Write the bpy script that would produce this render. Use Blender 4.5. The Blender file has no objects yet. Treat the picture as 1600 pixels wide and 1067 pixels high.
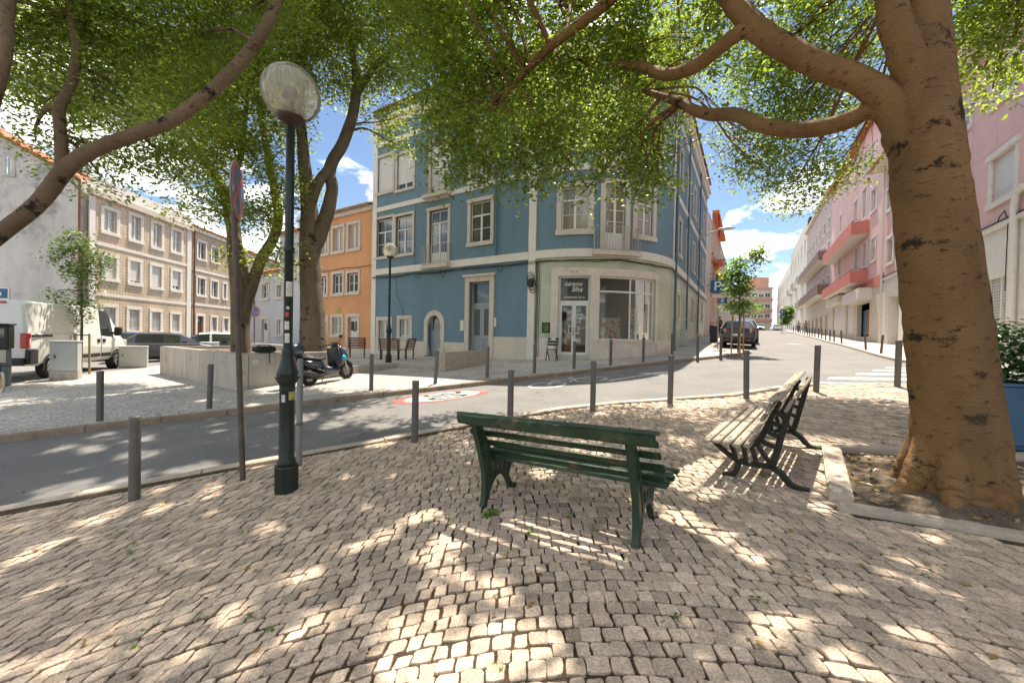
import bpy, bmesh, math, random
import numpy as np
from mathutils import Vector, Matrix
random.seed(7); RNG = np.random.default_rng(7)
rad = math.radians
SC = bpy.context.scene
COL = SC.collection
# ------------------------------------------------------------------ camera (metres, camera at the origin, +Y ahead)
F = 610.0                                   # focal length in photograph pixels (1600 wide)
cd = bpy.data.cameras.new('camera'); cam = bpy.data.objects.new('camera', cd); COL.objects.link(cam)
cd.sensor_width = 36; cd.sensor_fit = 'HORIZONTAL'; cd.lens = 36 * F / 1600
cd.clip_start = 0.05; cd.clip_end = 3000
CR = Matrix.Rotation(rad(90 - 0.65), 3, 'X') @ Matrix.Rotation(rad(1.1), 3, 'Z')
cam.matrix_world = CR.to_4x4()
SC.camera = cam
# ------------------------------------------------------------------ sky and sun
SUN_AZ, SUN_EL = rad(21), rad(67)           # azimuth measured from +Y towards +X
world = bpy.data.worlds.new('World'); SC.world = world; world.use_nodes = True
nt = world.node_tree; nt.nodes.clear()
def wn(t, **k):
    n = nt.nodes.new(t)
    for a, b in k.items(): setattr(n, a, b)
    return n
sky = wn('ShaderNodeTexSky', sky_type='NISHITA', sun_disc=False, sun_elevation=SUN_EL, sun_rotation=SUN_AZ,
         altitude=50, air_density=1.0, dust_density=0.25, ozone_density=1.6)
wtc = wn('ShaderNodeTexCoord'); wsep = wn('ShaderNodeSeparateXYZ'); nt.links.new(wtc.outputs['Generated'], wsep.inputs[0])
wadd = wn('ShaderNodeMath', operation='ADD'); wadd.inputs[1].default_value = 0.16; nt.links.new(wsep.outputs[2], wadd.inputs[0])
wmx = wn('ShaderNodeMath', operation='MAXIMUM'); wmx.inputs[1].default_value = 0.05; nt.links.new(wadd.outputs[0], wmx.inputs[0])
dx = wn('ShaderNodeMath', operation='DIVIDE'); dy = wn('ShaderNodeMath', operation='DIVIDE')
for n, i in ((dx, 0), (dy, 1)):
    nt.links.new(wsep.outputs[i], n.inputs[0]); nt.links.new(wmx.outputs[0], n.inputs[1])
wcmb = wn('ShaderNodeCombineXYZ'); nt.links.new(dx.outputs[0], wcmb.inputs[0]); nt.links.new(dy.outputs[0], wcmb.inputs[1])
cn = wn('ShaderNodeTexNoise'); cn.inputs['Scale'].default_value = 1.9; cn.inputs['Detail'].default_value = 9
cn.inputs['Roughness'].default_value = 0.56; cn.inputs['Distortion'].default_value = 0.25
wofs = wn('ShaderNodeVectorMath', operation='ADD'); wofs.inputs[1].default_value = (15.5, 8.5, 4.5)
nt.links.new(wcmb.outputs[0], wofs.inputs[0]); nt.links.new(wofs.outputs[0], cn.inputs['Vector'])
cr = wn('ShaderNodeValToRGB'); cr.color_ramp.elements[0].position = 0.50; cr.color_ramp.elements[1].position = 0.70
nt.links.new(cn.outputs['Fac'], cr.inputs['Fac'])
wmix = wn('ShaderNodeMixRGB'); wmix.inputs['Color2'].default_value = (29, 27.8, 25.8, 1)
nt.links.new(cr.outputs['Color'], wmix.inputs['Fac']); nt.links.new(sky.outputs[0], wmix.inputs['Color1'])
bg = wn('ShaderNodeBackground'); bg.inputs['Strength'].default_value = 0.062
nt.links.new(wmix.outputs[0], bg.inputs['Color'])
wo = wn('ShaderNodeOutputWorld'); nt.links.new(bg.outputs[0], wo.inputs[0])
sl = bpy.data.lights.new('sun', 'SUN'); sl.energy = 3.9; sl.angle = rad(0.53); sl.color = (1.0, 0.905, 0.77)
sun = bpy.data.objects.new('sun', sl); COL.objects.link(sun)
SDIR = Vector((math.sin(SUN_AZ) * math.cos(SUN_EL), math.cos(SUN_AZ) * math.cos(SUN_EL), math.sin(SUN_EL)))
sun.rotation_euler = (-SDIR).to_track_quat('-Z', 'Y').to_euler(); sun.location = SDIR * 60
vs = SC.view_settings; vs.view_transform = 'Standard'; vs.look = 'None'; vs.gamma = 1.0; vs.use_curve_mapping = False
vs.exposure = 1.46
SC.cycles.use_denoising = True
SC.cycles.max_bounces = 8; SC.cycles.diffuse_bounces = 4; SC.cycles.transmission_bounces = 6; SC.cycles.transparent_max_bounces = 12
SC.cycles.sample_clamp_indirect = 6.0
SC.cycles.caustics_reflective = False; SC.cycles.caustics_refractive = False
# ------------------------------------------------------------------ from the photograph to places
def ray(px, py):
    return CR @ Vector(((px - 800) / F, (533.5 - py) / F, -1.0))
def at(px, py, Y):
    d = ray(px, py); return d * (Y / d.y)
def project(p):
    q = CR.transposed() @ Vector(p); return (800 + F * q.x / -q.z, 533.5 - F * q.y / -q.z)
C30, S30 = math.cos(rad(30)), math.sin(rad(30))
def UV(u, v): return (C30 * u - S30 * v, S30 * u + C30 * v)      # road A: u along it, v across it
def toUV(x, y): return (C30 * x + S30 * y, -S30 * x + C30 * y)
D2 = (0.519, 0.855); N2 = (0.855, -0.519)                          # the street up the hill: s along, n across
def SN(s, n): return (D2[0] * s + N2[0] * n, D2[1] * s + N2[1] * n)
ctrl = []
for u in (-9, -6, -3, 0, 3, 6, 9, 12):
    for v in (-4, 1, 5.4):
        x, y = UV(u, v); ctrl.append((x, y, -1.72 + .087 * u))
for u in (-3, 0, 3, 6, 9, 12, 15, 18):
    x, y = UV(u, 9.8); ctrl.append((x, y, -1.48 + .058 * u))
for u in (4, 8):
    x, y = UV(u, 15); ctrl.append((x, y, -1.46 + .056 * u))
ctrl += [(-7.96, 22.1, -1.12), (.95, 16.5, -.92), (-15.2, 12.7, -1.62), (-16.6, 16.4, -1.64), (-12.8, 13.8, -1.58), (-7.15, 10.15, -1.56),
         (-10, 8, -1.70), (-24, 23, -1.65), (-24, 38, -1.5), (-31, 14, -1.75), (-14, 27, -1.35), (-20, 50, -1.3), (-2, 30, -.7)]
for s in (21, 30, 40, 55, 70):
    for n, z0, k, s0 in ((-3, -.48, .05, 19.2), (5.3, -.5, .042, 23.9), (10, -.45, .042, 23.9)):
        x, y = SN(s, n); ctrl.append((x, y, z0 + k * (s - s0)))
for s, z in ((85, 2.15), (100, 2.2), (130, 2.0)):
    for n in (-3, 6): x, y = SN(s, n); ctrl.append((x, y, z))
for p in ((-140, 60, -2), (-140, -60, -3), (0, -80, -2.5), (120, -60, 0), (150, 60, 2), (-60, 150, 0), (60, 190, 2), (160, 180, 2)): ctrl.append(p)
CT = np.array(ctrl, float)
def _U(r2): return np.where(r2 > 1e-9, .5 * r2 * np.log(np.maximum(r2, 1e-9)), 0.0)
_n = len(CT); _K = _U(((CT[:, None, :2] - CT[None, :, :2]) ** 2).sum(-1)) + np.eye(_n) * 2.0
_P = np.c_[np.ones(_n), CT[:, :2]]
_W = np.linalg.solve(np.block([[_K, _P], [_P.T, np.zeros((3, 3))]]), np.r_[CT[:, 2], 0, 0, 0])
def GN(xy):
    xy = np.asarray(xy, float).reshape(-1, 2); out = np.empty(len(xy))
    for i in range(0, len(xy), 20000):
        q = xy[i:i + 20000]; r2 = ((q[:, None, :] - CT[None, :, :2]) ** 2).sum(-1)
        out[i:i + 20000] = _U(r2) @ _W[:_n] + _W[_n] + q @ _W[_n + 1:]
    return np.clip(out, -9, 5)
def G(x, y): return float(GN([(x, y)])[0])
def gpt(px, py, dz=0.0):
    d = ray(px, py); lo, hi = .5, 200.0
    t = lo
    while t < hi:
        if d.z * t < G(d.x * t, d.y * t) + dz: break
        t *= 1.04
    a, b = t / 1.04, t
    for _ in range(30):
        m = (a + b) / 2
        if d.z * m < G(d.x * m, d.y * m) + dz: b = m
        else: a = m
    return d * b
# ------------------------------------------------------------------ objects
def tag(o, label=None, cat=None, group=None, kind=None):
    if label: o['label'] = label
    if cat: o['category'] = cat
    if group: o['group'] = group
    if kind: o['kind'] = kind
    return o
def thing(name, label, cat, loc=(0, 0, 0), rz=0, group=None):
    o = bpy.data.objects.new(name, None); COL.objects.link(o); o.location = loc; o.rotation_euler = (0, 0, rz)
    o.empty_display_size = .1
    return tag(o, label, cat, group)
def link(name, me, parent=None):
    o = bpy.data.objects.new(name, me); COL.objects.link(o)
    if parent is not None: o.parent = parent
    return o
def copy_tree(o, parent=None):
    c = o.copy(); COL.objects.link(c)
    if parent is not None: c.parent = parent
    for ch in list(o.children): copy_tree(ch, c)
    return c
class MB:
    """collects faces; map() may bend facade space (along, out, up) into the place"""
    def __init__(s, fmap=None, arc=None):
        s.v = []; s.f = []; s.m = []; s.uv = []; s.fmap = fmap; s.arc = arc; s.sm = []
    def face(s, pts, m=0, uv=None, smooth=False):
        i = len(s.v)
        s.v += [tuple(p) for p in pts]; s.f.append(tuple(range(i, i + len(pts)))); s.m.append(m)
        s.uv.append(uv if uv else [(p[0], p[2]) for p in pts]); s.sm.append(smooth)
    def mesh(s, vs, fs, m=0, smooth=False):
        i = len(s.v); s.v += [tuple(p) for p in vs]
        for f in fs:
            s.f.append(tuple(i + k for k in f)); s.m.append(m); s.uv.append([(vs[k][0], vs[k][2]) for k in f]); s.sm.append(smooth)
    def segs(s, a0, a1):
        if s.arc and a1 > s.arc[0] and a0 < s.arc[1]: return max(1, int(math.ceil((a1 - a0) / .3)))
        return 1
    def box(s, x0, x1, y0, y1, z0, z1, m=0, taper=None):
        n = s.segs(x0, x1)
        xs = [x0 + (x1 - x0) * i / n for i in range(n + 1)]
        vs = []
        for x in xs: vs += [(x, y0, z0), (x, y1, z0), (x, y1, z1), (x, y0, z1)]
        fs = [(0, 3, 2, 1), tuple(4 * n + k for k in (0, 1, 2, 3))]
        for i in range(n):
            b = 4 * i
            for k in range(4):
                l = (k + 1) % 4; fs.append((b + k, b + l, b + 4 + l, b + 4 + k))
        s.mesh(vs, fs, m)
    def bbox(s, x0, x1, y0, y1, z0, z1, b=.01, m=0):
        """box with chamfered edges"""
        X = (x0, x0 + b, x1 - b, x1); Y = (y0, y0 + b, y1 - b, y1); Z = (z0, z0 + b, z1 - b, z1)
        bm = bmesh.new(); r = bmesh.ops.create_cube(bm, size=1)
        for v in bm.verts: v.co = Vector(((x0 + x1) / 2 + v.co.x * (x1 - x0), (y0 + y1) / 2 + v.co.y * (y1 - y0), (z0 + z1) / 2 + v.co.z * (z1 - z0)))
        bmesh.ops.bevel(bm, geom=bm.edges[:], offset=b, segments=1, affect='EDGES')
        s.bm(bm, m)
    def bm(s, bm, m=0, mat=None, smooth=False):
        bm.verts.index_update()
        vs = [(mat @ v.co if mat else v.co)[:] for v in bm.verts]
        s.mesh(vs, [[v.index for v in f.verts] for f in bm.faces], m, smooth); bm.free()
    def prism(s, poly, z0, z1, m=0):
        n = len(poly); vs = [(x, y, z0) for x, y in poly] + [(x, y, z1) for x, y in poly]
        fs = [tuple(range(n - 1, -1, -1)), tuple(range(n, 2 * n))] + [(i, (i + 1) % n, n + (i + 1) % n, n + i) for i in range(n)]
        s.mesh(vs, fs, m)
    def lathe(s, prof, seg=16, m=0, c=(0, 0, 0), smooth=True, cap=True):
        vs = []; fs = []
        for r, z in prof:
            for k in range(seg):
                a = 2 * math.pi * k / seg; vs.append((c[0] + r * math.cos(a), c[1] + r * math.sin(a), c[2] + z))
        for i in range(len(prof) - 1):
            for k in range(seg):
                l = (k + 1) % seg; fs.append((i * seg + k, i * seg + l, (i + 1) * seg + l, (i + 1) * seg + k))
        s.mesh(vs, fs, m, smooth)
        if cap:
            s.face(list(reversed(vs[:seg])), m); s.face(vs[-seg:], m)
    def tube(s, pts, rs, seg=8, m=0, smooth=True, cap=True, squash=None):
        P = [Vector(p) for p in pts]
        if not hasattr(rs, '__len__'): rs = [rs] * len(P)
        up = None; vs = []
        for i, p in enumerate(P):
            t = (P[min(i + 1, len(P) - 1)] - P[max(i - 1, 0)]).normalized()
            if up is None:
                up = t.orthogonal().normalized()
            up = (up - t * up.dot(t)).normalized(); w = t.cross(up)
            for k in range(seg):
                a = 2 * math.pi * k / seg; vs.append((p + (up * math.cos(a) + w * math.sin(a)) * rs[i])[:])
        fs = []
        for i in range(len(P) - 1):
            for k in range(seg):
                l = (k + 1) % seg; fs.append((i * seg + k, i * seg + l, (i + 1) * seg + l, (i + 1) * seg + k))
        s.mesh(vs, fs, m, smooth)
        if cap: s.face(list(reversed(vs[:seg])), m); s.face(vs[-seg:], m)
    def bar(s, p, q, w, h, m=0, up=(0, 0, 1)):
        p, q, up = Vector(p), Vector(q), Vector(up); t = (q - p).normalized(); sd = t.cross(up).normalized() * (w / 2); u = sd.cross(t).normalized() * (h / 2)
        vs = [p - sd - u, p + sd - u, p + sd + u, p - sd + u, q - sd - u, q + sd - u, q + sd + u, q - sd + u]
        s.mesh([v[:] for v in vs], [(0, 3, 2, 1), (4, 5, 6, 7), (0, 1, 5, 4), (1, 2, 6, 5), (2, 3, 7, 6), (3, 0, 4, 7)], m)
    def build(s, name, mats, parent=None, xf=None):
        if not s.f: return None
        me = bpy.data.meshes.new(name)
        vs = [s.fmap(*p) for p in s.v] if s.fmap else s.v
        if xf is not None: vs = [(xf @ Vector(p))[:] for p in vs]
        me.from_pydata(vs, [], s.f)
        if not isinstance(mats, (list, tuple)): mats = [mats]
        for m in mats: me.materials.append(m)
        me.polygons.foreach_set('material_index', s.m); me.polygons.foreach_set('use_smooth', s.sm)
        ul = me.uv_layers.new(name='UVMap'); fl = [c for f in s.uv for p in f for c in p]
        ul.data.foreach_set('uv', fl)
        me.update()
        return link(name, me, parent)
def catmull(pts, n=6):
    P = [Vector(p) for p in pts]; P = [P[0] * 2 - P[1]] + P + [P[-1] * 2 - P[-2]]; out = []
    for i in range(1, len(P) - 2):
        for k in range(n):
            t = k / n; a, b, c, d = P[i - 1:i + 3]
            out.append(.5 * (2 * b + (c - a) * t + (2 * a - 5 * b + 4 * c - d) * t * t + (3 * b - a - 3 * c + d) * t ** 3))
    return out + [P[-2]]
def catr(r, n=6):
    out = []
    for i in range(len(r) - 1): out += [r[i] + (r[i + 1] - r[i]) * k / n for k in range(n)]
    return out + [r[-1]]
# ------------------------------------------------------------------ materials
MATS = {}
def M(name, col, rough=.75, var=.12, scale=4.0, bump=0.0, bscale=60.0, metal=0.0, col2=None, streak=0.0, spec=.4, tint=0.0, fine=0.0, dirt=None, coord='pos'):
    if name in MATS: return MATS[name]
    m = bpy.data.materials.new(name); m.use_nodes = True; t = m.node_tree; N = t.nodes; L = t.links
    b = N['Principled BSDF']; b.inputs['Roughness'].default_value = rough; b.inputs['Metallic'].default_value = metal
    b.inputs['Specular IOR Level'].default_value = spec
    g = N.new('ShaderNodeNewGeometry') if coord == 'pos' else N.new('ShaderNodeTexCoord')
    P = g.outputs['Position'] if coord == 'pos' else g.outputs['Object']
    col = tuple(col) + (1,); c2 = tuple(col2) + (1,) if col2 else tuple(max(0, c * (1 - 2.2 * var)) for c in col[:3]) + (1,)
    n1 = N.new('ShaderNodeTexNoise'); n1.inputs['Scale'].default_value = scale; n1.inputs['Detail'].default_value = 6; n1.inputs['Roughness'].default_value = .65
    if streak:
        mp = N.new('ShaderNodeMapping'); mp.inputs['Scale'].default_value = (1, 1, streak); L.new(P, mp.inputs['Vector']); L.new(mp.outputs[0], n1.inputs['Vector'])
    else: L.new(P, n1.inputs['Vector'])
    rp = N.new('ShaderNodeValToRGB'); rp.color_ramp.elements[0].position = .3; rp.color_ramp.elements[1].position = .7
    rp.color_ramp.elements[0].color = c2; rp.color_ramp.elements[1].color = col
    L.new(n1.outputs['Fac'], rp.inputs['Fac']); out = rp.outputs['Color']
    def mult(sock, fac, lo, hi):
        mr = N.new('ShaderNodeMapRange'); mr.inputs['From Min'].default_value = .25 if fac != 'attr' else 0; mr.inputs['From Max'].default_value = .75 if fac != 'attr' else 1
        mr.inputs['To Min'].default_value = lo; mr.inputs['To Max'].default_value = hi; L.new(sock, mr.inputs['Value'])
        mm = N.new('ShaderNodeMixRGB'); mm.blend_type = 'MULTIPLY'; mm.inputs['Fac'].default_value = 1; L.new(out, mm.inputs['Color1']); L.new(mr.outputs[0], mm.inputs['Color2']); return mm.outputs[0]
    if fine:
        n2 = N.new('ShaderNodeTexNoise'); n2.inputs['Scale'].default_value = bscale; n2.inputs['Detail'].default_value = 3; L.new(P, n2.inputs['Vector'])
        out = mult(n2.outputs['Fac'], 'n', 1 - fine, 1 + fine)
    if tint:
        at_ = N.new('ShaderNodeAttribute'); at_.attribute_name = 'tint'; out = mult(at_.outputs['Fac'], 'attr', 1 - tint, 1 + tint)
    if dirt:
        nd = N.new('ShaderNodeTexNoise'); nd.inputs['Scale'].default_value = dirt[1]; nd.inputs['Detail'].default_value = 8; nd.inputs['Roughness'].default_value = .7; L.new(P, nd.inputs['Vector'])
        r2 = N.new('ShaderNodeValToRGB'); r2.color_ramp.elements[0].position = dirt[2]; r2.color_ramp.elements[1].position = dirt[2] + .12
        L.new(nd.outputs['Fac'], r2.inputs['Fac'])
        mm = N.new('ShaderNodeMixRGB'); mm.inputs['Color2'].default_value = tuple(dirt[0]) + (1,); L.new(r2.outputs[0], mm.inputs['Fac']); L.new(out, mm.inputs['Color1']); out = mm.outputs[0]
    L.new(out, b.inputs['Base Color'])
    if bump:
        n3 = N.new('ShaderNodeTexNoise'); n3.inputs['Scale'].default_value = bscale; n3.inputs['Detail'].default_value = 5; L.new(P, n3.inputs['Vector'])
        bp = N.new('ShaderNodeBump'); bp.inputs['Strength'].default_value = bump; bp.inputs['Distance'].default_value = .02; L.new(n3.outputs['Fac'], bp.inputs['Height']); L.new(bp.outputs[0], b.inputs['Normal'])
    MATS[name] = m; m['out'] = 0
    return m
def tile_mat(name, col, joint, w, h, col2=None, rough=.35, offset=0.0, jw=.012, rot=0.0, bump=.3):
    """grid of small tiles in facade space (uv = metres along, metres up)"""
    m = bpy.data.materials.new(name); m.use_nodes = True; t = m.node_tree; N = t.nodes; L = t.links; b = N['Principled BSDF']
    b.inputs['Roughness'].default_value = rough
    uv = N.new('ShaderNodeUVMap'); mp = N.new('ShaderNodeMapping'); mp.inputs['Rotation'].default_value = (0, 0, rot); L.new(uv.outputs[0], mp.inputs['Vector'])
    br = N.new('ShaderNodeTexBrick'); br.offset = offset; br.inputs['Scale'].default_value = 1; br.inputs['Brick Width'].default_value = w; br.inputs['Row Height'].default_value = h
    br.inputs['Mortar Size'].default_value = jw; br.inputs['Mortar Smooth'].default_value = .2; br.inputs['Bias'].default_value = 0
    br.inputs['Color1'].default_value = tuple(col) + (1,); br.inputs['Color2'].default_value = tuple(col2 or [c * .8 for c in col]) + (1,); br.inputs['Mortar'].default_value = tuple(joint) + (1,)
    L.new(mp.outputs[0], br.inputs['Vector'])
    g = N.new('ShaderNodeNewGeometry'); n1 = N.new('ShaderNodeTexNoise'); n1.inputs['Scale'].default_value = .8; n1.inputs['Detail'].default_value = 6; L.new(g.outputs['Position'], n1.inputs['Vector'])
    mr = N.new('ShaderNodeMapRange'); mr.inputs['From Min'].default_value = .3; mr.inputs['From Max'].default_value = .7; mr.inputs['To Min'].default_value = .78; mr.inputs['To Max'].default_value = 1.08; L.new(n1.outputs['Fac'], mr.inputs['Value'])
    mm = N.new('ShaderNodeMixRGB'); mm.blend_type = 'MULTIPLY'; mm.inputs['Fac'].default_value = 1; L.new(br.outputs['Color'], mm.inputs['Color1']); L.new(mr.outputs[0], mm.inputs['Color2']); L.new(mm.outputs[0], b.inputs['Base Color'])
    bp = N.new('ShaderNodeBump'); bp.invert = True; bp.inputs['Strength'].default_value = bump; bp.inputs['Distance'].default_value = .01; L.new(br.outputs['Fac'], bp.inputs['Height']); L.new(bp.outputs[0], b.inputs['Normal'])
    MATS[name] = m; return m
def glass_mat(name, col=(.035, .04, .045), rough=.04, spec=1.0, trans=0.0):
    m = bpy.data.materials.new(name); m.use_nodes = True; t = m.node_tree; N = t.nodes; L = t.links; b = N['Principled BSDF']
    b.inputs['Base Color'].default_value = tuple(col) + (1,); b.inputs['Roughness'].default_value = rough; b.inputs['Specular IOR Level'].default_value = spec
    g = N.new('ShaderNodeNewGeometry'); n1 = N.new('ShaderNodeTexNoise'); n1.inputs['Scale'].default_value = 1.2; L.new(g.outputs['Position'], n1.inputs['Vector'])
    bp = N.new('ShaderNodeBump'); bp.inputs['Strength'].default_value = .05; bp.inputs['Distance'].default_value = .05; L.new(n1.outputs['Fac'], bp.inputs['Height']); L.new(bp.outputs[0], b.inputs['Normal'])
    if trans:
        tr = N.new('ShaderNodeBsdfTransparent'); mx = N.new('ShaderNodeMixShader'); fr = N.new('ShaderNodeFresnel'); fr.inputs['IOR'].default_value = 1.5
        gl = N.new('ShaderNodeBsdfGlossy'); gl.inputs['Roughness'].default_value = .02
        tr.inputs['Color'].default_value = (trans, trans, trans, 1)
        L.new(fr.outputs[0], mx.inputs['Fac']); L.new(tr.outputs[0], mx.inputs[1]); L.new(gl.outputs[0], mx.inputs[2]); L.new(mx.outputs[0], N['Material Output'].inputs['Surface'])
    MATS[name] = m; return m
def leaf_mat(name, dark, light, trans, tmix=.45):
    m = bpy.data.materials.new(name); m.use_nodes = True; t = m.node_tree; N = t.nodes; L = t.links; b = N['Principled BSDF']
    a = N.new('ShaderNodeAttribute'); a.attribute_name = 'tint'
    rp = N.new('ShaderNodeValToRGB'); rp.color_ramp.elements[0].color = tuple(dark) + (1,); rp.color_ramp.elements[1].color = (light[0] * 2.4, light[1] * 1.75, light[2] * 1.3, 1); e_ = rp.color_ramp.elements.new(.78); e_.color = tuple(light) + (1,); L.new(a.outputs['Fac'], rp.inputs['Fac'])
    b.inputs['Roughness'].default_value = .34; b.inputs['Specular IOR Level'].default_value = .6
    L.new(rp.outputs[0], b.inputs['Base Color'])
    r2 = N.new('ShaderNodeValToRGB'); r2.color_ramp.elements[0].color = tuple(c * .8 for c in trans) + (1,); r2.color_ramp.elements[1].color = tuple(min(1, c * 1.35) for c in trans) + (1,); L.new(a.outputs['Fac'], r2.inputs['Fac'])
    tr = N.new('ShaderNodeBsdfTranslucent'); L.new(r2.outputs[0], tr.inputs['Color'])
    mx = N.new('ShaderNodeMixShader'); mx.inputs['Fac'].default_value = tmix; L.new(b.outputs[0], mx.inputs[1]); L.new(tr.outputs[0], mx.inputs[2]); L.new(mx.outputs[0], N['Material Output'].inputs['Surface'])
    MATS[name] = m; return m
def text_mesh(txt, size, shear=0.0):
    """outline letters -> (verts, faces) in the xy plane, centred"""
    c = bpy.data.curves.new('t', 'FONT'); c.body = txt; c.size = size; c.align_x = 'CENTER'; c.align_y = 'CENTER'; c.shear = shear
    o = bpy.data.objects.new('t', c); COL.objects.link(o)
    me = bpy.data.meshes.new_from_object(o.evaluated_get(bpy.context.evaluated_depsgraph_get()))
    vs = [v.co[:] for v in me.vertices]; fs = [tuple(p.vertices) for p in me.polygons]
    bpy.data.objects.remove(o); bpy.data.curves.remove(c); bpy.data.meshes.remove(me)
    return vs, fs
# ================================================================== ground, road, pavements
m_asph = M('asphalt', (.225, .216, .205), .85, .14, .9, .6, 150, fine=.5, dirt=((.155, .15, .145), .45, .56))
m_bed = M('joint_soil', (.095, .062, .034), .95, .25, 9, .6, 120, fine=.3)
m_cob = M('cobble_stone', (.60, .465, .345), .62, .14, 14, .6, 75, tint=.34, fine=.34, dirt=((.22, .175, .13), 22, .585))
m_kerb = M('limestone_kerb', (.56, .47, .37), .7, .14, 6, .3, 90, fine=.14, tint=.1, dirt=((.33, .26, .19), 4, .58))
m_kerb2 = M('worn_kerb', (.34, .26, .185), .8, .2, 5, .4, 70, fine=.2, tint=.1)
m_earth = M('earth', (.20, .15, .10), .95, .3, 6, .8, 60, fine=.35)
m_conc = M('pale_concrete', (.50, .455, .39), .8, .14, 2.0, .3, 70, fine=.12, dirt=((.27, .23, .18), 2.6, .57), streak=.3)
m_paint = M('road_paint_white', (.66, .65, .62), .7, .12, 8, .3, 150, fine=.25, dirt=((.21, .205, .195), 6, .50))
m_red = M('road_paint_red', (.52, .085, .07), .7, .12, 8, .3, 150, fine=.25, dirt=((.21, .19, .18), 5, .495))
m_black = M('road_paint_black', (.03, .03, .032), .7, .1, 8)
# small white setts on the far pavement, too far to pick apart: pattern in the material
def sett_mat(name, col, joint, scale):
    m = bpy.data.materials.new(name); m.use_nodes = True; t = m.node_tree; N = t.nodes; L = t.links; b = N['Principled BSDF']; b.inputs['Roughness'].default_value = .7
    g = N.new('ShaderNodeNewGeometry'); v = N.new('ShaderNodeTexVoronoi'); v.feature = 'DISTANCE_TO_EDGE'; v.inputs['Scale'].default_value = scale; L.new(g.outputs['Position'], v.inputs['Vector'])
    v2 = N.new('ShaderNodeTexVoronoi'); v2.inputs['Scale'].default_value = scale; L.new(g.outputs['Position'], v2.inputs['Vector'])
    r = N.new('ShaderNodeValToRGB'); r.color_ramp.elements[0].position = .02; r.color_ramp.elements[1].position = .09; r.color_ramp.elements[0].color = tuple(joint) + (1,); r.color_ramp.elements[1].color = tuple(col) + (1,); L.new(v.outputs['Distance'], r.inputs['Fac'])
    s = N.new('ShaderNodeSeparateColor'); L.new(v2.outputs['Color'], s.inputs[0])
    mr = N.new('ShaderNodeMapRange'); mr.inputs['To Min'].default_value = .78; mr.inputs['To Max'].default_value = 1.12; L.new(s.outputs[0], mr.inputs['Value'])
    n1 = N.new('ShaderNodeTexNoise'); n1.inputs['Scale'].default_value = .7; n1.inputs['Detail'].default_value = 7; L.new(g.outputs['Position'], n1.inputs['Vector'])
    m2 = N.new('ShaderNodeMapRange'); m2.inputs['From Min'].default_value = .3; m2.inputs['From Max'].default_value = .7; m2.inputs['To Min'].default_value = .74; m2.inputs['To Max'].default_value = 1.05; L.new(n1.outputs['Fac'], m2.inputs['Value'])
    mu = N.new('ShaderNodeMath'); mu.operation = 'MULTIPLY'; L.new(mr.outputs[0], mu.inputs[0]); L.new(m2.outputs[0], mu.inputs[1])
    mm = N.new('ShaderNodeMixRGB'); mm.blend_type = 'MULTIPLY'; mm.inputs['Fac'].default_value = 1; L.new(r.outputs[0], mm.inputs['Color1']); L.new(mu.outputs[0], mm.inputs['Color2']); L.new(mm.outputs[0], b.inputs['Base Color'])
    bp = N.new('ShaderNodeBump'); bp.inputs['Strength'].default_value = .5; bp.inputs['Distance'].default_value = .01; L.new(r.outputs[0], bp.inputs['Height']); L.new(bp.outputs[0], b.inputs['Normal'])
    MATS[name] = m; return m
m_sett = sett_mat('white_setts', (.56, .52, .46), (.20, .17, .13), 13)
def grid_sheet(name, xs, ys, dz, mat, kind='structure', keep=None):
    X, Y = np.meshgrid(xs, ys, indexing='ij'); xy = np.c_[X.ravel(), Y.ravel()]; z = GN(xy) + dz
    nx, ny = len(xs), len(ys); vs = np.c_[xy, z]; fs = []
    for i in range(nx - 1):
        for j in range(ny - 1):
            if keep is None or keep((xs[i] + xs[i + 1]) / 2, (ys[j] + ys[j + 1]) / 2):
                fs.append((i * ny + j, (i + 1) * ny + j, (i + 1) * ny + j + 1, i * ny + j + 1))
    me = bpy.data.meshes.new(name); me.from_pydata(vs.tolist(), [], fs); me.materials.append(mat); me.polygons.foreach_set('use_smooth', [True] * len(fs))
    o = link(name, me); return tag(o, kind=kind)
def ruled(name, A, B, n, dz, mat, parent=None):
    """sheet between two polylines with the same number of points, laid on the ground"""
    A = np.array(A); B = np.array(B); m = len(A); T = np.linspace(0, 1, n + 1)
    P = (A[:, None, :] * (1 - T)[None, :, None] + B[:, None, :] * T[None, :, None]).reshape(-1, 2); z = GN(P) + dz
    fs = [(i * (n + 1) + j, (i + 1) * (n + 1) + j, (i + 1) * (n + 1) + j + 1, i * (n + 1) + j + 1) for i in range(m - 1) for j in range(n)]
    me = bpy.data.meshes.new(name); me.from_pydata(np.c_[P, z].tolist(), [], fs); me.materials.append(mat); me.polygons.foreach_set('use_smooth', [True] * len(fs))
    bm = bmesh.new(); bm.from_mesh(me); bmesh.ops.recalc_face_normals(bm, faces=bm.faces); bm.to_mesh(me); bm.free()
    if me.polygons[0].normal.z < 0: me.flip_normals()
    o = link(name, me, parent)
    if parent is None: tag(o, kind='structure')
    return o
grid_sheet('ground', list(np.linspace(-420, 420, 71)), list(np.linspace(-200, 640, 71)), -.45, m_earth)
grid_sheet('road', list(np.arange(-34, 62, .75)), list(np.arange(-6, 112, .75)), -.10, m_asph)
def resample(pts, ds):
    pts = [Vector((p[0], p[1], 0)) for p in pts]; P = catmull(pts, 12); out = [P[0]]; acc = 0
    for a, b in zip(P, P[1:]):
        seg = (b - a).length; 
        while acc + seg >= ds:
            a = a + (b - a).normalized() * (ds - acc); out.append(a); seg = (b - a).length; acc = 0
        acc += seg
    return [(p.x, p.y) for p in out]
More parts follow.
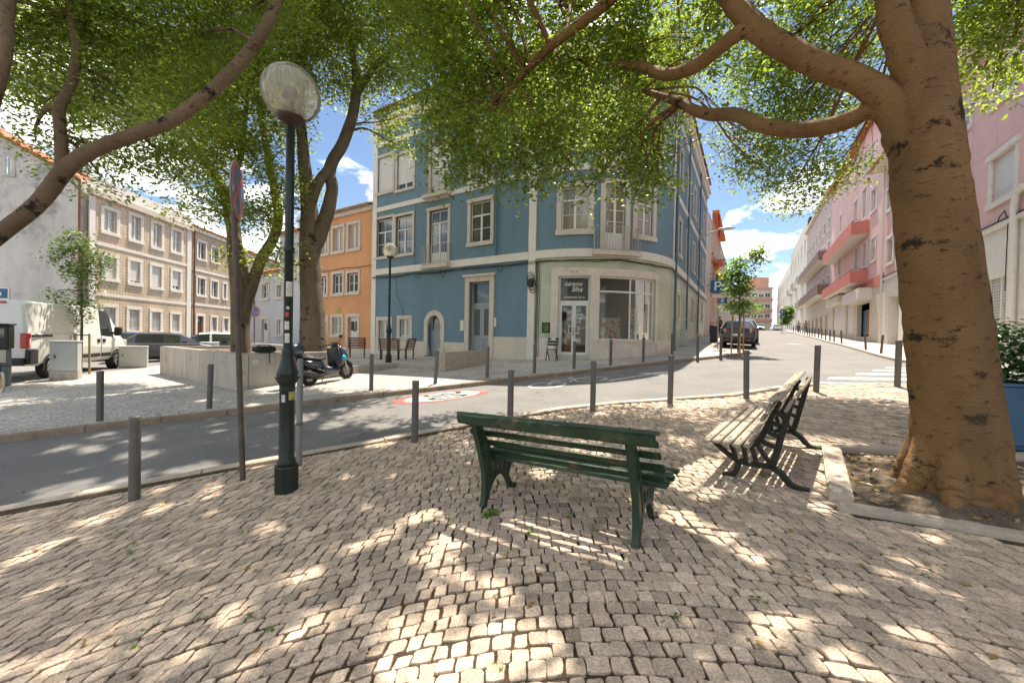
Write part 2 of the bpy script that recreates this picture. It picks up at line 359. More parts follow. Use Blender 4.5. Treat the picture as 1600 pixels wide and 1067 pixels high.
def kerb(parent, line, w, h0, h1, mat, ds=1.0, side=1, seed=1):
    """a row of kerb stones along a line; side gives where the width goes"""
    rnd = random.Random(seed); L = resample(line, ds)
    for (a, b) in zip(L, L[1:]):
        d = Vector((b[0] - a[0], b[1] - a[1])); t = d.normalized(); n = Vector((-t.y, t.x)) * side * w; g = t * .006; j = rnd.uniform(-.006, .006)
        q = [(a[0] + g.x, a[1] + g.y), (b[0] - g.x, b[1] - g.y)]; c = .012
        mb = MB(); e = [G(*q[0]), G(*q[1])]; vs = []
        nn = n.normalized()
        for (x, y), z in zip(q, e):
            vs += [(x, y, z + h0), (x, y, z + h1 - c + j), (x + nn.x * c, y + nn.y * c, z + h1 + j), (x + n.x - nn.x * c, y + n.y - nn.y * c, z + h1 + j), (x + n.x, y + n.y, z + h1 - c + j), (x + n.x, y + n.y, z + h0)]
        mb.mesh(vs, [(5, 4, 3, 2, 1, 0), (6, 7, 8, 9, 10, 11)] + [(k, (k + 1) % 6, 6 + (k + 1) % 6, 6 + k) for k in range(6)])
        o = mb.build('kerb_stone', mat, parent)
        at_ = o.data.attributes.new('tint', 'FLOAT', 'POINT'); at_.data.foreach_set('value', [rnd.random()] * len(o.data.vertices))
        bm = bmesh.new(); bm.from_mesh(o.data); bmesh.ops.recalc_face_normals(bm, faces=bm.faces); bm.to_mesh(o.data); bm.free()
NEAR = [UV(*p) for p in ((-13, 6.15), (-7, 6.15), (-1.5, 6.12), (1.6, 6.0), (4.4, 5.85), (5.6, 5.5), (6.6, 5.0), (7.7, 4.45), (9.2, 4.15), (10.3, 3.3), (11, 1.2), (11.6, -3))]
nearL = resample(NEAR, .35)
pav = ruled('near_pavement', nearL, [UV(max(-13, min(toUV(*p)[0], 11.6)), -4.5) for p in nearL], 34, -.014, m_bed)
kerb(pav, NEAR, .16, -.14, .004, m_kerb, 1.1, 1, 3)
FAR = [UV(-24, 9.5), UV(-12, 9.5), UV(-3, 9.5), UV(4, 9.5), UV(12, 9.5), UV(16.2, 9.5), SN(20.2, .0), SN(20.9, .15), SN(21.4, -.5), SN(21.6, -1.2), SN(22.4, -1.55), SN(30, -1.6), SN(60, -1.6), SN(95, -1.6)]
farL = resample(FAR, .5)
def backpt(p):
    u, v = toUV(*p); s = D2[0] * p[0] + D2[1] * p[1]
    if v < 9.7 and u < 16.5: return UV(u - 4 if u < 6 else 2 + (u - 6) * .6, 34 if u < 6 else 34 - (u - 6) * 1.2)
    return SN(s + 3, -5)
fpav = ruled('far_pavement', farL, [backpt(p) for p in farL], 40, 0, m_sett)
kerb(fpav, [p for p in FAR], .17, -.16, .01, m_kerb2, 1.0, 1, 5)
RIGHT = [SN(12, 6.6), SN(16, 6.2), SN(20, 5.3), SN(24, 5.1), SN(30, 5.2), SN(45, 5.2), SN(70, 5.1), SN(95, 5.0)]
rightL = resample(RIGHT, .6)
rpav = ruled('hill_pavement', rightL, [(p[0] + N2[0] * 4, p[1] + N2[1] * 4) for p in rightL], 6, 0, m_sett)
kerb(rpav, RIGHT, .15, -.14, .01, m_kerb, 1.2, -1, 6)
# asphalt where the van and the cars stand, beyond the far pavement
edge = [gpt(-140, 612), gpt(0, 603), gpt(75, 594), gpt(200, 577), gpt(240, 571), gpt(330, 560)]
ruled('side_street', [(p.x, p.y) for p in edge], [(-40, 10), (-36, 26), (-30, 34), (-24, 40), (-20, 44), (-15, 40)], 24, .006, m_asph)
# ------------------------------------------------------------------ tree pit and cobbles
PIT = [(3.75, 4.47), (2.83, 3.25), (5.0, 1.85), (6.0, 3.6)]
def inpoly(x, y, poly):
    c = False; n = len(poly)
    for i in range(n):
        x1, y1 = poly[i]; x2, y2 = poly[(i + 1) % n]
        if (y1 > y) != (y2 > y) and x < (x2 - x1) * (y - y1) / (y2 - y1) + x1: c = not c
    return c
def wrow(x):
    k = .115; lim = 2.4; a = abs(x - .25)
    return k * a * a if a < lim else k * lim * lim + 2 * k * lim * (a - lim)
KU = [toUV(*p) for p in nearL]
def kerbv(u):
    for (u0, v0), (u1, v1) in zip(KU, KU[1:]):
        if u0 <= u <= u1: return v0 + (v1 - v0) * (u - u0) / (u1 - u0)
    return 6.1 if u < 0 else -9
rc = random.Random(11); stones = []; g = .55; PITX = [(3.72, 4.62), (2.68, 3.22), (4.95, 1.70), (6.2, 3.6)]
while g < 12.0:
    h = rc.uniform(.088, .110); x = -8.2 + rc.uniform(0, .1)
    ph1, ph2 = rc.uniform(0, 6), rc.uniform(0, 6)
    while x < 9.6:
        w = rc.uniform(.080, .122)
        if rc.random() < .06: w *= 1.3
        y = g - wrow(x) + rc.uniform(-.004, .004) + .022 * math.sin(x * 1.7 + ph1 * .15) 
        u, v = toUV(x, y)
        if y > .75 and v < kerbv(u) - .20 and abs(x) < 1.5 * y + .6 and not inpoly(x + w / 2, y + h / 2, PITX):
            stones.append((x, y, w, h, g))
        x += w
    g += h
N_ST = len(stones)
def near_key(s): return s[1] + (0 if abs(s[0]) < 1.32 * s[1] and s[1] > 1.8 else 100)
order = sorted(range(N_ST), key=lambda i: near_key(stones[i])); own = set(order[:300])
allz = GN([(s[0] + s[2] / 2, s[1] + s[3] / 2) for s in stones])
gx = (GN([(s[0] + 1, s[1]) for s in stones]) - GN([(s[0], s[1]) for s in stones])); gy = (GN([(s[0], s[1] + 1) for s in stones]) - GN([(s[0], s[1]) for s in stones]))
BV, BF, BT = [], [], []
for i, (x, y, w, h, g0) in enumerate(stones):
    far = y > 5.2; gap = rc.uniform(.004, .0065); j = .0085
    sl = (wrow(x + w) - wrow(x))
    cs = [(x + gap, y + gap), (x + w - gap, y - sl + gap), (x + w - gap, y - sl + h - gap), (x + gap, y + h - gap)]
    cs = [(a + rc.uniform(-j, j), b + rc.uniform(-j, j)) for a, b in cs]
    cx, cy = sum(c[0] for c in cs) / 4, sum(c[1] for c in cs) / 4
    top = rc.uniform(-.004, .006); tx, ty = rc.uniform(-.025, .025), rc.uniform(-.025, .025)
    zf = lambda a, b, d: allz[i] + (a - cx) * (gx[i] + tx) + (b - cy) * (gy[i] + ty) + top + d
    if far: ring = cs
    else:
        ring = []
        for k in range(4):
            p, c, n = cs[k - 1], cs[k], cs[(k + 1) % 4]; f = rc.uniform(.04, .16); e = rc.uniform(.04, .16)
            ring += [(c[0] + (p[0] - c[0]) * f, c[1] + (p[1] - c[1]) * f), (c[0] + (n[0] - c[0]) * e, c[1] + (n[1] - c[1]) * e), ((c[0] + n[0]) / 2 + rc.uniform(-.005, .005), (c[1] + n[1]) / 2 + rc.uniform(-.005, .005))]
    n = len(ring); ins = .955
    tp = [(cx + (a - cx) * ins, cy + (b - cy) * ins) for a, b in ring]
    vs = [(a, b, zf(a, b, 0)) for a, b in tp] + [(a, b, zf(a, b, -.0045)) for a, b in ring] + [(a, b, zf(a, b, -.05)) for a, b in ring]
    if not far: vs.append((cx, cy, zf(cx, cy, rc.uniform(-.001, .002))))
    fs = ([(k, (k + 1) % n, 3 * n) for k in range(n)] if not far else [tuple(range(n))]) + [(n + k, n + (k + 1) % n, (k + 1) % n, k) for k in range(n)] + [(2 * n + k, 2 * n + (k + 1) % n, n + (k + 1) % n, n + k) for k in range(n)]
    tn = min(1, max(0, rc.gauss(.5, .24)))
    if i in own:
        me = bpy.data.meshes.new('cobblestone'); me.from_pydata(vs, [], fs); me.materials.append(m_cob)
        me.polygons.foreach_set('use_smooth', [False] * len(fs))
        me.attributes.new('tint', 'FLOAT', 'POINT').data.foreach_set('value', [tn] * len(vs)); link('cobblestone', me, pav)
    else:
        b = len(BV); BV += vs; BF += [tuple(b + k for k in f) for f in fs]; BT += [tn] * len(vs)
me = bpy.data.meshes.new('cobblestones'); me.from_pydata(BV, [], BF); me.materials.append(m_cob)
me.attributes.new('tint', 'FLOAT', 'POINT').data.foreach_set('value', BT)
tag(link('cobblestones', me, pav), kind='stuff')
# earth in the pit, its stone edging
X, Y = np.meshgrid(np.linspace(0, 1, 26), np.linspace(0, 1, 26), indexing='ij')
A, B, C_, D = [np.array(p) for p in PIT]
Pp = (A * (1 - X[..., None]) + D * X[..., None]) * (1 - Y[..., None]) + (B * (1 - X[..., None]) + C_ * X[..., None]) * Y[..., None]; Pp = Pp.reshape(-1, 2)
rr = np.hypot(Pp[:, 0] - 3.86, Pp[:, 1] - 3.3)
zz = GN(Pp) - .01 + .10 * np.exp(-(rr / .75) ** 2) + RNG.normal(0, .008, len(Pp))
me = bpy.data.meshes.new('earth'); me.from_pydata(np.c_[Pp, zz].tolist(), [], [(i * 26 + j, i * 26 + j + 1, (i + 1) * 26 + j + 1, (i + 1) * 26 + j) for i in range(25) for j in range(25)])
me.materials.append(m_earth); me.polygons.foreach_set('use_smooth', [True] * 625)
if me.polygons[0].normal.z < 0: me.flip_normals()
pit = link('tree_pit_earth', me); tag(pit, kind='structure')
def edging(p, q, w, hgt, name, cuts=1):
    p, q = Vector(p), Vector(q); t = (q - p).normalized(); n = Vector((-t.y, t.x)) * w
    for c in range(cuts):
        a = p + (q - p) * (c / cuts) + t * .006; b = p + (q - p) * ((c + 1) / cuts) - t * .006
        bm = bmesh.new(); vs = []
        for base, off in ((-.1, 0), (hgt, 1)):
            for P_ in (a, b, b + n, a + n): vs.append(bm.verts.new((P_.x, P_.y, G(P_.x, P_.y) + base)))
        for f in ((0, 1, 2, 3), (4, 5, 6, 7), (0, 1, 5, 4), (1, 2, 6, 5), (2, 3, 7, 6), (3, 0, 4, 7)): bm.faces.new([vs[k] for k in f])
        bmesh.ops.recalc_face_normals(bm, faces=bm.faces); bmesh.ops.bevel(bm, geom=bm.edges[:], offset=.014, segments=2, affect='EDGES')
        mb = MB(); mb.bm(bm); mb.build(name, m_kerb, pit)
edging((3.62, 4.52), (2.76, 3.36), -.0 + .17, .075, 'edging_stone')
edging((2.72, 3.22), (5.0, 1.72), .13, .035, 'edging_stone', 2)
edging((3.80, 4.62), (6.1, 3.78), -.14, .05, 'edging_stone', 2)
# ------------------------------------------------------------------ paint on the road
def on_road(x, y, dz=.004): return (x, y, G(x, y) - .10 + dz)
def strip(mb, pts, w, m=0, dz=.005):
    P = [Vector((p[0], p[1])) for p in pts]; L, R = [], []
    for i, p in enumerate(P):
        t = (P[min(i + 1, len(P) - 1)] - P[max(0, i - 1)]).normalized(); n = Vector((-t.y, t.x)) * w / 2; L.append(p + n); R.append(p - n)
    for i in range(len(P) - 1): mb.face([on_road(*R[i], dz), on_road(*R[i + 1], dz), on_road(*L[i + 1], dz), on_road(*L[i], dz)], m)
def paint(name, mb, mats, label):
    o = mb.build(name, mats); return tag(o, label, 'road marking')
p0, p1 = gpt(612, 629, -.1), gpt(764, 610, -.1); ax = Vector((p1.x - p0.x, p1.y - p0.y)); cen = Vector(((p0.x + p1.x) / 2, (p0.y + p1.y) / 2)); a_ = ax.length / 2; ax.normalize(); bx = Vector((-ax.y, ax.x)); b_ = .50
def ell(r, k, n=40): th = 2 * math.pi * k / n; return cen + ax * (a_ * r * math.cos(th)) + bx * (b_ * r * math.sin(th))
mb = MB()
for k in range(40):
    mb.face([on_road(*ell(.78, k)), on_road(*ell(1, k)), on_road(*ell(1, k + 1)), on_road(*ell(.78, k + 1))], 1)
    mb.face([on_road(*cen, .004), on_road(*ell(.78, k), .004), on_road(*ell(.78, k + 1), .004)], 0)
vs, fs = text_mesh('30', 1.0)
mb.mesh([on_road(*(cen + bx * (-v[0] * .72) + ax * (v[1] * a_ * 1.15)), .009) for v in vs], fs, 2)
paint('speed_roundel', mb, [m_paint, m_red, m_black], 'red ringed white 30 speed roundel painted on the road before the scooter')
bc = gpt(890, 597, -.1); bc = Vector((bc.x, bc.y)); dU = Vector((C30, S30)); dV = Vector((-S30, C30)); mb = MB()
def bk(u, v): return bc + dU * u + dV * v
for c in (-.75, .75): strip(mb, [bk(c + .52 * math.cos(2 * math.pi * k / 20), .36 * math.sin(2 * math.pi * k / 20)) for k in range(21)], .09)
for pl in ([(-.75, 0), (-.2, .38), (.5, .36), (.75, 0)], [(-.2, .38), (0, 0), (-.75, 0)], [(0, 0), (.5, .36)], [(.5, .36), (.42, .6), (.66, .66)], [(-.3, .5), (0, .5)]):
    strip(mb, [bk(*p) for p in pl], .08, 0, .007)
paint('bicycle_symbol', mb, [m_paint], 'white bicycle symbol painted on the road in front of the shop')
mb = MB(); ac = gpt(1003, 587, -.1); ac = Vector((ac.x, ac.y))
strip(mb, [ac - dU * 1.3, ac + dU * .3], .16); mb.face([on_road(*(ac + dU * .3 + dV * .45), .005), on_road(*(ac + dU * .3 - dV * .45), .005), on_road(*(ac + dU * 1.3), .005)])
paint('lane_arrow', mb, [m_paint], 'white arrow painted on the sunlit road right of the bicycle symbol')
for k, q in enumerate(([(1275, 597), (1432, 600), (1432, 606), (1270, 602)], [(1296, 589), (1436, 591), (1438, 595), (1292, 592.5)], [(1340, 582.5), (1440, 584), (1440, 587.5), (1336, 585.5)], [(1366, 577.5), (1440, 579), (1440, 581.5), (1362, 580)], [(1385, 573.6), (1440, 574.6), (1440, 576.6), (1382, 575.6)])):
    g4 = [gpt(*p, -.096) for p in q]; mb = MB(); n = 8
    for i in range(n):
        l0, l1 = g4[3].lerp(g4[2], i / n), g4[3].lerp(g4[2], (i + 1) / n); h0, h1 = g4[0].lerp(g4[1], i / n), g4[0].lerp(g4[1], (i + 1) / n)
        mb.face([on_road(l0.x, l0.y), on_road(l1.x, l1.y), on_road(h1.x, h1.y), on_road(h0.x, h0.y)])
    o = paint('zebra_stripe', mb, [m_paint], '%s white zebra crossing stripe counted from the benches' % ('first', 'second', 'third', 'fourth', 'fifth')[k]); o['group'] = 'zebra crossing stripes'
mb = MB(); c = gpt(1240, 537.5, -.1)
mb.mesh([on_road(c.x + .5 * math.cos(k * .3142), c.y + .5 * math.sin(k * .3142), .006) for k in range(20)], [tuple(range(20))])
tag(mb.build('manhole_cover', M('pale_iron', (.42, .41, .39), .5, .1, 8)), 'pale round manhole cover in the sunlit road up the hill', 'manhole cover')
# ------------------------------------------------------------------ raised plaza: concrete terrace, bench platform, parapet
def ground_prism(name, poly, top, mat, parent=None, low=-2.4, bev=.02):
    bm = bmesh.new(); vs = [bm.verts.new((x, y, low)) for x, y in poly] + [bm.verts.new((x, y, t)) for (x, y), t in zip(poly, top if hasattr(top, '__len__') else [top] * len(poly))]; n = len(poly)
    bm.faces.new(vs[:n]); bm.faces.new(vs[n:]); 
    for i in range(n): bm.faces.new((vs[i], vs[(i + 1) % n], vs[n + (i + 1) % n], vs[n + i]))
    bmesh.ops.recalc_face_normals(bm, faces=bm.faces)
    if bev: bmesh.ops.bevel(bm, geom=[e for e in bm.edges if all(v.co.z > low + .01 for v in e.verts)], offset=bev, segments=2, affect='EDGES')
    mb = MB(); mb.bm(bm); return mb.build(name, mat, parent)
DW = (-.82, .572); DP = (.572, .82)                       # along the retaining wall, into the plaza
TC = gpt(371, 610); TC = (TC.x, TC.y); TZ = TC[1] * (519.5 - 553.5) / F
def TP(a, b): return (TC[0] + DW[0] * a + DP[0] * b, TC[1] + DW[1] * a + DP[1] * b)
ter = thing('retaining_wall', 'pale concrete retaining wall of slabs around the tree terrace by the scooter', 'wall', (TC[0], TC[1], TZ - .96))
def child_abs(o): o.matrix_parent_inverse = Matrix.Translation(o.parent.location).inverted(); return o
LW = 6.75
n = 12
for i in range(n):                                         # the long face: upright concrete slabs
    a0, a1 = LW * i / n + .006, LW * (i + 1) / n - .006
    bpy.context.view_layer.update()
    child_abs(ground_prism('slab', [TP(a0, random.uniform(0, .008)), TP(a1, random.uniform(0, .008)), TP(a1, .25), TP(a0, .25)], TZ, m_conc, ter))
for i in range(4):
    b0, b1 = .26 + 2.65 * i / 4 + .004, .26 + 2.65 * (i + 1) / 4 - .004
    child_abs(ground_prism('slab', [TP(0, b0), TP(0, b1), TP(.25, b1), TP(.25, b0)], TZ - .002, m_conc, ter))
child_abs(ground_prism('back_wall', [TP(.26, 2.92), TP(LW, 2.92), TP(LW, 3.2), TP(.0, 3.2), TP(0, 2.92)], TZ + .10, m_conc, ter))
child_abs(ground_prism('end_wall', [TP(LW - .25, .26), TP(LW, .26), TP(LW, 2.91), TP(LW - .25, 2.91)], TZ - .004, m_conc, ter))
child_abs(ground_prism('terrace_bed', [TP(.255, .255), TP(LW - .255, .255), TP(LW - .255, 2.91), TP(.255, 2.91)], TZ - .10, m_earth, ter, bev=0))
PLZ = -1.10
plat = ground_prism('bench_platform', [(-2.55, 13.5), (-4.4, 14.9), (-5.25, 13.45), (-5.75, 12.95), (-7.2, 14.2), (-9.3, 15.5), (-14.4, 22.6), (-8.3, 22.2), (-1.0, 17.6), (-.9, 15.6)], PLZ, m_sett, low=-2.2, bev=0)
tag(plat, kind='structure')
kerb_line = [(-2.55, 13.5), (-4.4, 14.9), (-5.25, 13.45), (-5.75, 12.95)]
for a, b in zip(kerb_line, kerb_line[1:]):
    L_ = math.dist(a, b); t = ((b[0] - a[0]) / L_, (b[1] - a[1]) / L_); n = (t[1], -t[0]); k = max(1, round(L_ / .75))
    for i in range(k):
        p = (a[0] + t[0] * (L_ * i / k + .005), a[1] + t[1] * (L_ * i / k + .005)); q = (a[0] + t[0] * (L_ * (i + 1) / k - .005), a[1] + t[1] * (L_ * (i + 1) / k - .005))
        ground_prism('edge_block', [(p[0] - n[0] * .03, p[1] - n[1] * .03), (q[0] - n[0] * .03, q[1] - n[1] * .03), (q[0] + n[0] * .22, q[1] + n[1] * .22), (p[0] + n[0] * .22, p[1] + n[1] * .22)], PLZ + .012, m_conc, plat, -2.0)
pw = gpt(695, 580); pe = gpt(759, 568.7)
d = Vector((pe.x - pw.x, pe.y - pw.y)); L_ = d.length; d.normalize(); nn = Vector((-d.y, d.x)) * .32
par = thing('parapet_wall', 'low pale stone parapet wall in front of the grey double door', 'wall', (pw.x, pw.y, pw.z))
bpy.context.view_layer.update()
for i in range(3):
    a = Vector((pw.x, pw.y)) + d * (L_ * i / 3 + (.003 if i else 0)); b = Vector((pw.x, pw.y)) + d * (L_ * (i + 1) / 3 - .003)
    child_abs(ground_prism('slab', [tuple(a), tuple(b), tuple(b + nn), tuple(a + nn)], -.56, m_kerb, par, -1.9))
# ================================================================== buildings
m_blue = M('blue_plaster', (.165, .262, .325), .85, .10, .8, .3, 120, fine=.06, streak=.2, dirt=((.125, .20, .25), .9, .60))
m_trim = M('stone_trim', (.62, .55, .46), .7, .08, 3, .2, 80, fine=.08)
m_white = M('white_trim', (.74, .70, .63), .7, .06, 3, .1, 80)
m_plinth = M('cream_plinth', (.66, .59, .48), .8, .08, 1.6, .2, 90, fine=.05, dirt=((.42, .36, .28), 2.0, .66))
m_marble = M('pink_marble', (.72, .63, .55), .45, .10, 2.5, .05, 60, fine=.06)
m_gtile = tile_mat('green_wall_tile', (.62, .64, .49), (.34, .38, .28), .14, .07, (.52, .56, .42), .3, .5, .010)
m_btile = tile_mat('beige_wall_tile', (.66, .50, .33), (.34, .27, .2), .20, .20, (.58, .44, .29), .35, 0, .016)
m_orange = M('orange_plaster', (.70, .35, .165), .85, .10, .8, .3, 100, fine=.06, dirt=((.52, .26, .13), 1.2, .6), streak=.4)
m_grey = M('grey_plaster', (.50, .51, .53), .85, .06, .8, .2, 100)
m_pink = M('pink_plaster', (.76, .49, .455), .8, .07, .7, .12, 100, fine=.03)
m_coral = M('coral_plaster', (.60, .20, .155), .8, .06, .8, .12, 100)
m_stained = M('stained_render', (.60, .585, .56), .9, .16, .6, .4, 60, fine=.12, dirt=((.24, .235, .23), .6, .52), streak=.45)
m_pale = M('pale_render', (.62, .58, .52), .85, .07, .6, .2, 80)
m_peach = M('peach_render', (.60, .36, .26), .85, .07, .6, .2, 80)
m_dark = M('dark_inside', (.02, .02, .022), .9, .1, 3)
m_sash = M('white_sash', (.72, .70, .66), .5, .04, 6)
m_dsash = M('dark_sash', (.10, .075, .055), .5, .1, 6)
m_greydoor = M('grey_door_paint', (.30, .325, .35), .5, .06, 4)
m_brown = M('brown_wood', (.25, .095, .04), .55, .2, 8, streak=.2)
m_shut = M('roller_shutter', (.66, .64, .60), .6, .04, 6)
m_iron = M('pale_iron_rail', (.45, .42, .38), .5, .1, 10)
m_biron = M('black_iron', (.03, .03, .032), .45, .1, 10, metal=.3)
m_cable = M('black_cable', (.035, .032, .03), .7, .1, 10)
m_rooft = M('roof_tile', (.50, .17, .085), .8, .22, 3, .3, 40, fine=.2)
m_bpipe = M('blue_pipe', (.08, .16, .22), .5, .08, 4)
m_rust = M('rusty_pipe', (.25, .10, .06), .7, .2, 6)
g_dark = glass_mat('window_glass', (.05, .06, .065)); g_curt = glass_mat('curtained_glass', (.34, .33, .30), .15, .9)
g_warm = glass_mat('warm_glass', (.20, .17, .10), .1, .9); g_shop = glass_mat('shop_glass', trans=.92)
STONE_BR = M('brown_stone', (.27, .175, .145), .85, .18, 2.5, .3, 60, dirt=((.10, .08, .075), 2.0, .56))
class Fac:
    def __init__(s, mapf, a0, a1, arc=None):
        s.map, s.a0, s.a1, s.arc = mapf, a0, a1, arc; s.open = []
    def mb(s): return MB(s.map, s.arc)
    def pix(s, px, py):
        d = ray(px, py); best = None; n = 1500; pa = None
        A = [s.a0 - 6 + (s.a1 - s.a0 + 12) * i / n for i in range(n + 1)]
        for a in A:
            p = s.map(a, 0, 0); f = d.x * p[1] - d.y * p[0]
            if pa is not None and f * pa[1] <= 0 and d.x * p[0] + d.y * p[1] > 0:
                k = pa[1] / (pa[1] - f) if pa[1] != f else 0; aa = pa[0] + (a - pa[0]) * k; q = s.map(aa, 0, 0); t = math.hypot(q[0], q[1]) / math.hypot(d.x, d.y)
                if best is None or t < best[1]: best = (aa, t)
            pa = (a, f)
        if best is None: raise ValueError('no hit %s %s' % (px, py))
        return best[0], d.z * best[1]
    def rect(s, x0, x1, yt, yb):
        ym = (yt + yb) / 2; xm = (x0 + x1) / 2; a, b = s.pix(x0, ym)[0], s.pix(x1, ym)[0]
        return min(a, b), max(a, b), s.pix(xm, yb)[1], s.pix(xm, yt)[1]
    def base(s, a): p = s.map(a, 0, 0); return G(p[0], p[1])
    def wall(s, parent, a0, a1, z0, z1, mat, name='wall', depth=.2, dd=0.0, extra=()):
        ops = [o for o in s.open if o[1] > a0 and o[0] < a1 and o[3] > z0 and o[2] < z1]
        ca = sorted(set([a0, a1] + [min(max(o[k], a0), a1) for o in ops for k in (0, 1)])); cz = sorted(set([z0, z1] + [min(max(o[k], z0), z1) for o in ops for k in (2, 3)]))
        if s.arc:
            k0, k1 = max(a0, s.arc[0]), min(a1, s.arc[1])
            if k1 > k0: ca = sorted(set(ca + list(np.linspace(k0, k1, max(2, int((k1 - k0) / .3) + 1)))))
        mb = s.mb()
        for i in range(len(ca) - 1):
            for j in range(len(cz) - 1):
                am, zm = (ca[i] + ca[i + 1]) / 2, (cz[j] + cz[j + 1]) / 2
                if any(o[0] < am < o[1] and o[2] < zm < o[3] for o in ops): continue
                mb.face([(ca[i], dd, cz[j]), (ca[i + 1], dd, cz[j]), (ca[i + 1], dd, cz[j + 1]), (ca[i], dd, cz[j + 1])])
        for o in ops:
            e = [max(o[0], a0), min(o[1], a1), max(o[2], z0), min(o[3], z1)]; n = mb.segs(e[0], e[1]); xs = np.linspace(e[0], e[1], n + 1)
            for x in (e[0], e[1]): mb.face([(x, dd, e[2]), (x, -depth, e[2]), (x, -depth, e[3]), (x, dd, e[3])])
            for p, q in zip(xs, xs[1:]):
                for z in (e[2], e[3]): mb.face([(p, dd, z), (q, dd, z), (q, -depth, z), (p, -depth, z)])
        return mb.build(name, mat, parent)
    def band(s, parent, a0, a1, z, h, proud, mat, name='band'):
        mb = s.mb(); mb.box(a0, a1, -.01, proud, z, z + h); return mb.build(name, mat, parent)
    def window(s, parent, r, sw=.16, trim=None, cols=2, transom=.0, sash=None, glass=None, shutter=0.0, sill=.05, rows=1, proud=.04, inset=True, dark=None, name='window', shmat=None, door=0.0, lintel=.0):
        trim = trim or m_trim; sash = sash or m_sash; glass = glass or g_dark
        a0, a1, z0, z1 = r
        if inset: a0, a1, z0, z1 = a0 + sw, a1 - sw, z0 + sw, z1 - sw
        s.open.append((a0, a1, z0, z1))
        mb = s.mb(); e = .003
        mb.box(a0 - sw, a0 + e, -.02, proud, z0 - e, z1 + e); mb.box(a1 - e, a1 + sw, -.02, proud, z0 - e, z1 + e)
        mb.box(a0 - sw - lintel, a1 + sw + lintel, -.02, proud + .012 + lintel, z1 + e, z1 + sw); mb.box(a0 - sw - .02, a1 + sw + .02, -.02, proud + sill, z0 - sw, z0 - e)
        w = mb.build(name, trim, parent)
        f = .05; mb = s.mb(); y0, y1 = -.15, -.09
        if dark is not None:
            mb.box(a0 + e, a0 + .05, y0 - .01, y1 + .03, z0, z1 - e, 1); mb.box(a1 - .05, a1 - e, y0 - .01, y1 + .03, z0, z1 - e, 1); mb.box(a0 + .05, a1 - .05, y0 - .01, y1 + .03, z1 - .05, z1 - e, 1)
            b0, b1, c1 = a0 + .05, a1 - .05, z1 - .05
        else: b0, b1, c1 = a0 + e, a1 - e, z1 - e
        mb.box(b0, b0 + f, y0, y1, z0 + e, c1); mb.box(b1 - f, b1, y0, y1, z0 + e, c1); mb.box(b0 + f, b1 - f, y0, y1, z0 + e, z0 + f + .02); mb.box(b0 + f, b1 - f, y0, y1, c1 - f, c1)
        zt = c1 - f
        if transom:
            zt = c1 - (c1 - z0) * transom; mb.box(b0 + f, b1 - f, y0, y1 + .01, zt - .035, zt + .035)
            if dark is not None: mb.box(b0, b1, y0, y1 + .02, zt + .036, zt + .075, 1)
            for k in range(1, cols): x = b0 + (b1 - b0) * k / cols; mb.box(x - .015, x + .015, y0 + .01, y1 - .01, zt + .035, c1 - f)
        for k in range(1, cols): x = b0 + (b1 - b0) * k / cols; mb.box(x - .05, x + .05, y0, y1 + .005, z0 + f, zt - (.035 if transom else 0))
        zb = z0 + f
        if door:
            zb = z0 + (zt - z0) * door; mb.box(b0 + f, b1 - f, y0 + .01, y1 - .012, z0 + f, zb)
        for k in range(1, rows):
            z = zb + (zt - zb) * k / rows
            for c in range(cols): x0, x1 = b0 + (b1 - b0) * c / cols + .05, b0 + (b1 - b0) * (c + 1) / cols - .05; mb.box(x0, x1, y0 + .01, y1 - .01, z - .014, z + .014)
        mb.build('sash', [sash, dark or sash], w)
        mb = s.mb(); mb.box(a0 + e, a1 - e, -.135, -.12, z0 + e, z1 - e); mb.build('glass', glass, w)
        if shutter:
            mb = s.mb(); zs = z1 - (z1 - z0) * shutter; n = max(3, int((z1 - zs) / .09)); hh = (z1 - zs) / n
            for k in range(n): mb.box(a0 + .02, a1 - .02, -.085, -.06 + .0, zs + hh * k + .006, zs + hh * (k + 1))
            mb.box(a0 + .02, a1 - .02, -.088, -.075, zs, z1); mb.build('shutter', shmat or m_shut, w)
        return w
    def railing(s, parent, a0, a1, z, h=.95, out=.32, step=.11, mat=None, slab=True, name='balcony'):
        mb = s.mb(); mat = mat or m_iron
        if slab: mb.box(a0 - .06, a1 + .06, -.01, out + .06, z - .16, z, 1)
        zt = z + h; r = .011
        for zz in (z + .06, zt): mb.box(a0, a1, out - r, out + r, zz - r, zz + r); mb.box(a0 - r, a0 + r, 0, out, zz - r, zz + r); mb.box(a1 - r, a1 + r, 0, out, zz - r, zz + r)
        n = int((a1 - a0) / step)
        for k in range(n + 1): x = a0 + (a1 - a0) * k / n; mb.box(x - .007, x + .007, out - .007, out + .007, z + .06, zt)
        for x in (a0, a1):
            for y in (out * .33, out * .66): mb.box(x - .007, x + .007, y - .007, y + .007, z + .06, zt)
        return mb.build(name, [mat, m_trim], parent)
def straight(P0, e, n):
    return lambda a, d, z: (P0[0] + e[0] * a + n[0] * d, P0[1] + e[1] * a + n[1] * d, z)
def building(name, label): return thing(name, label, 'building')
def prism_obj(name, poly, z0, z1, mat, parent):
    mb = MB(); mb.prism(poly, z0, z1); return mb.build(name, mat, parent)
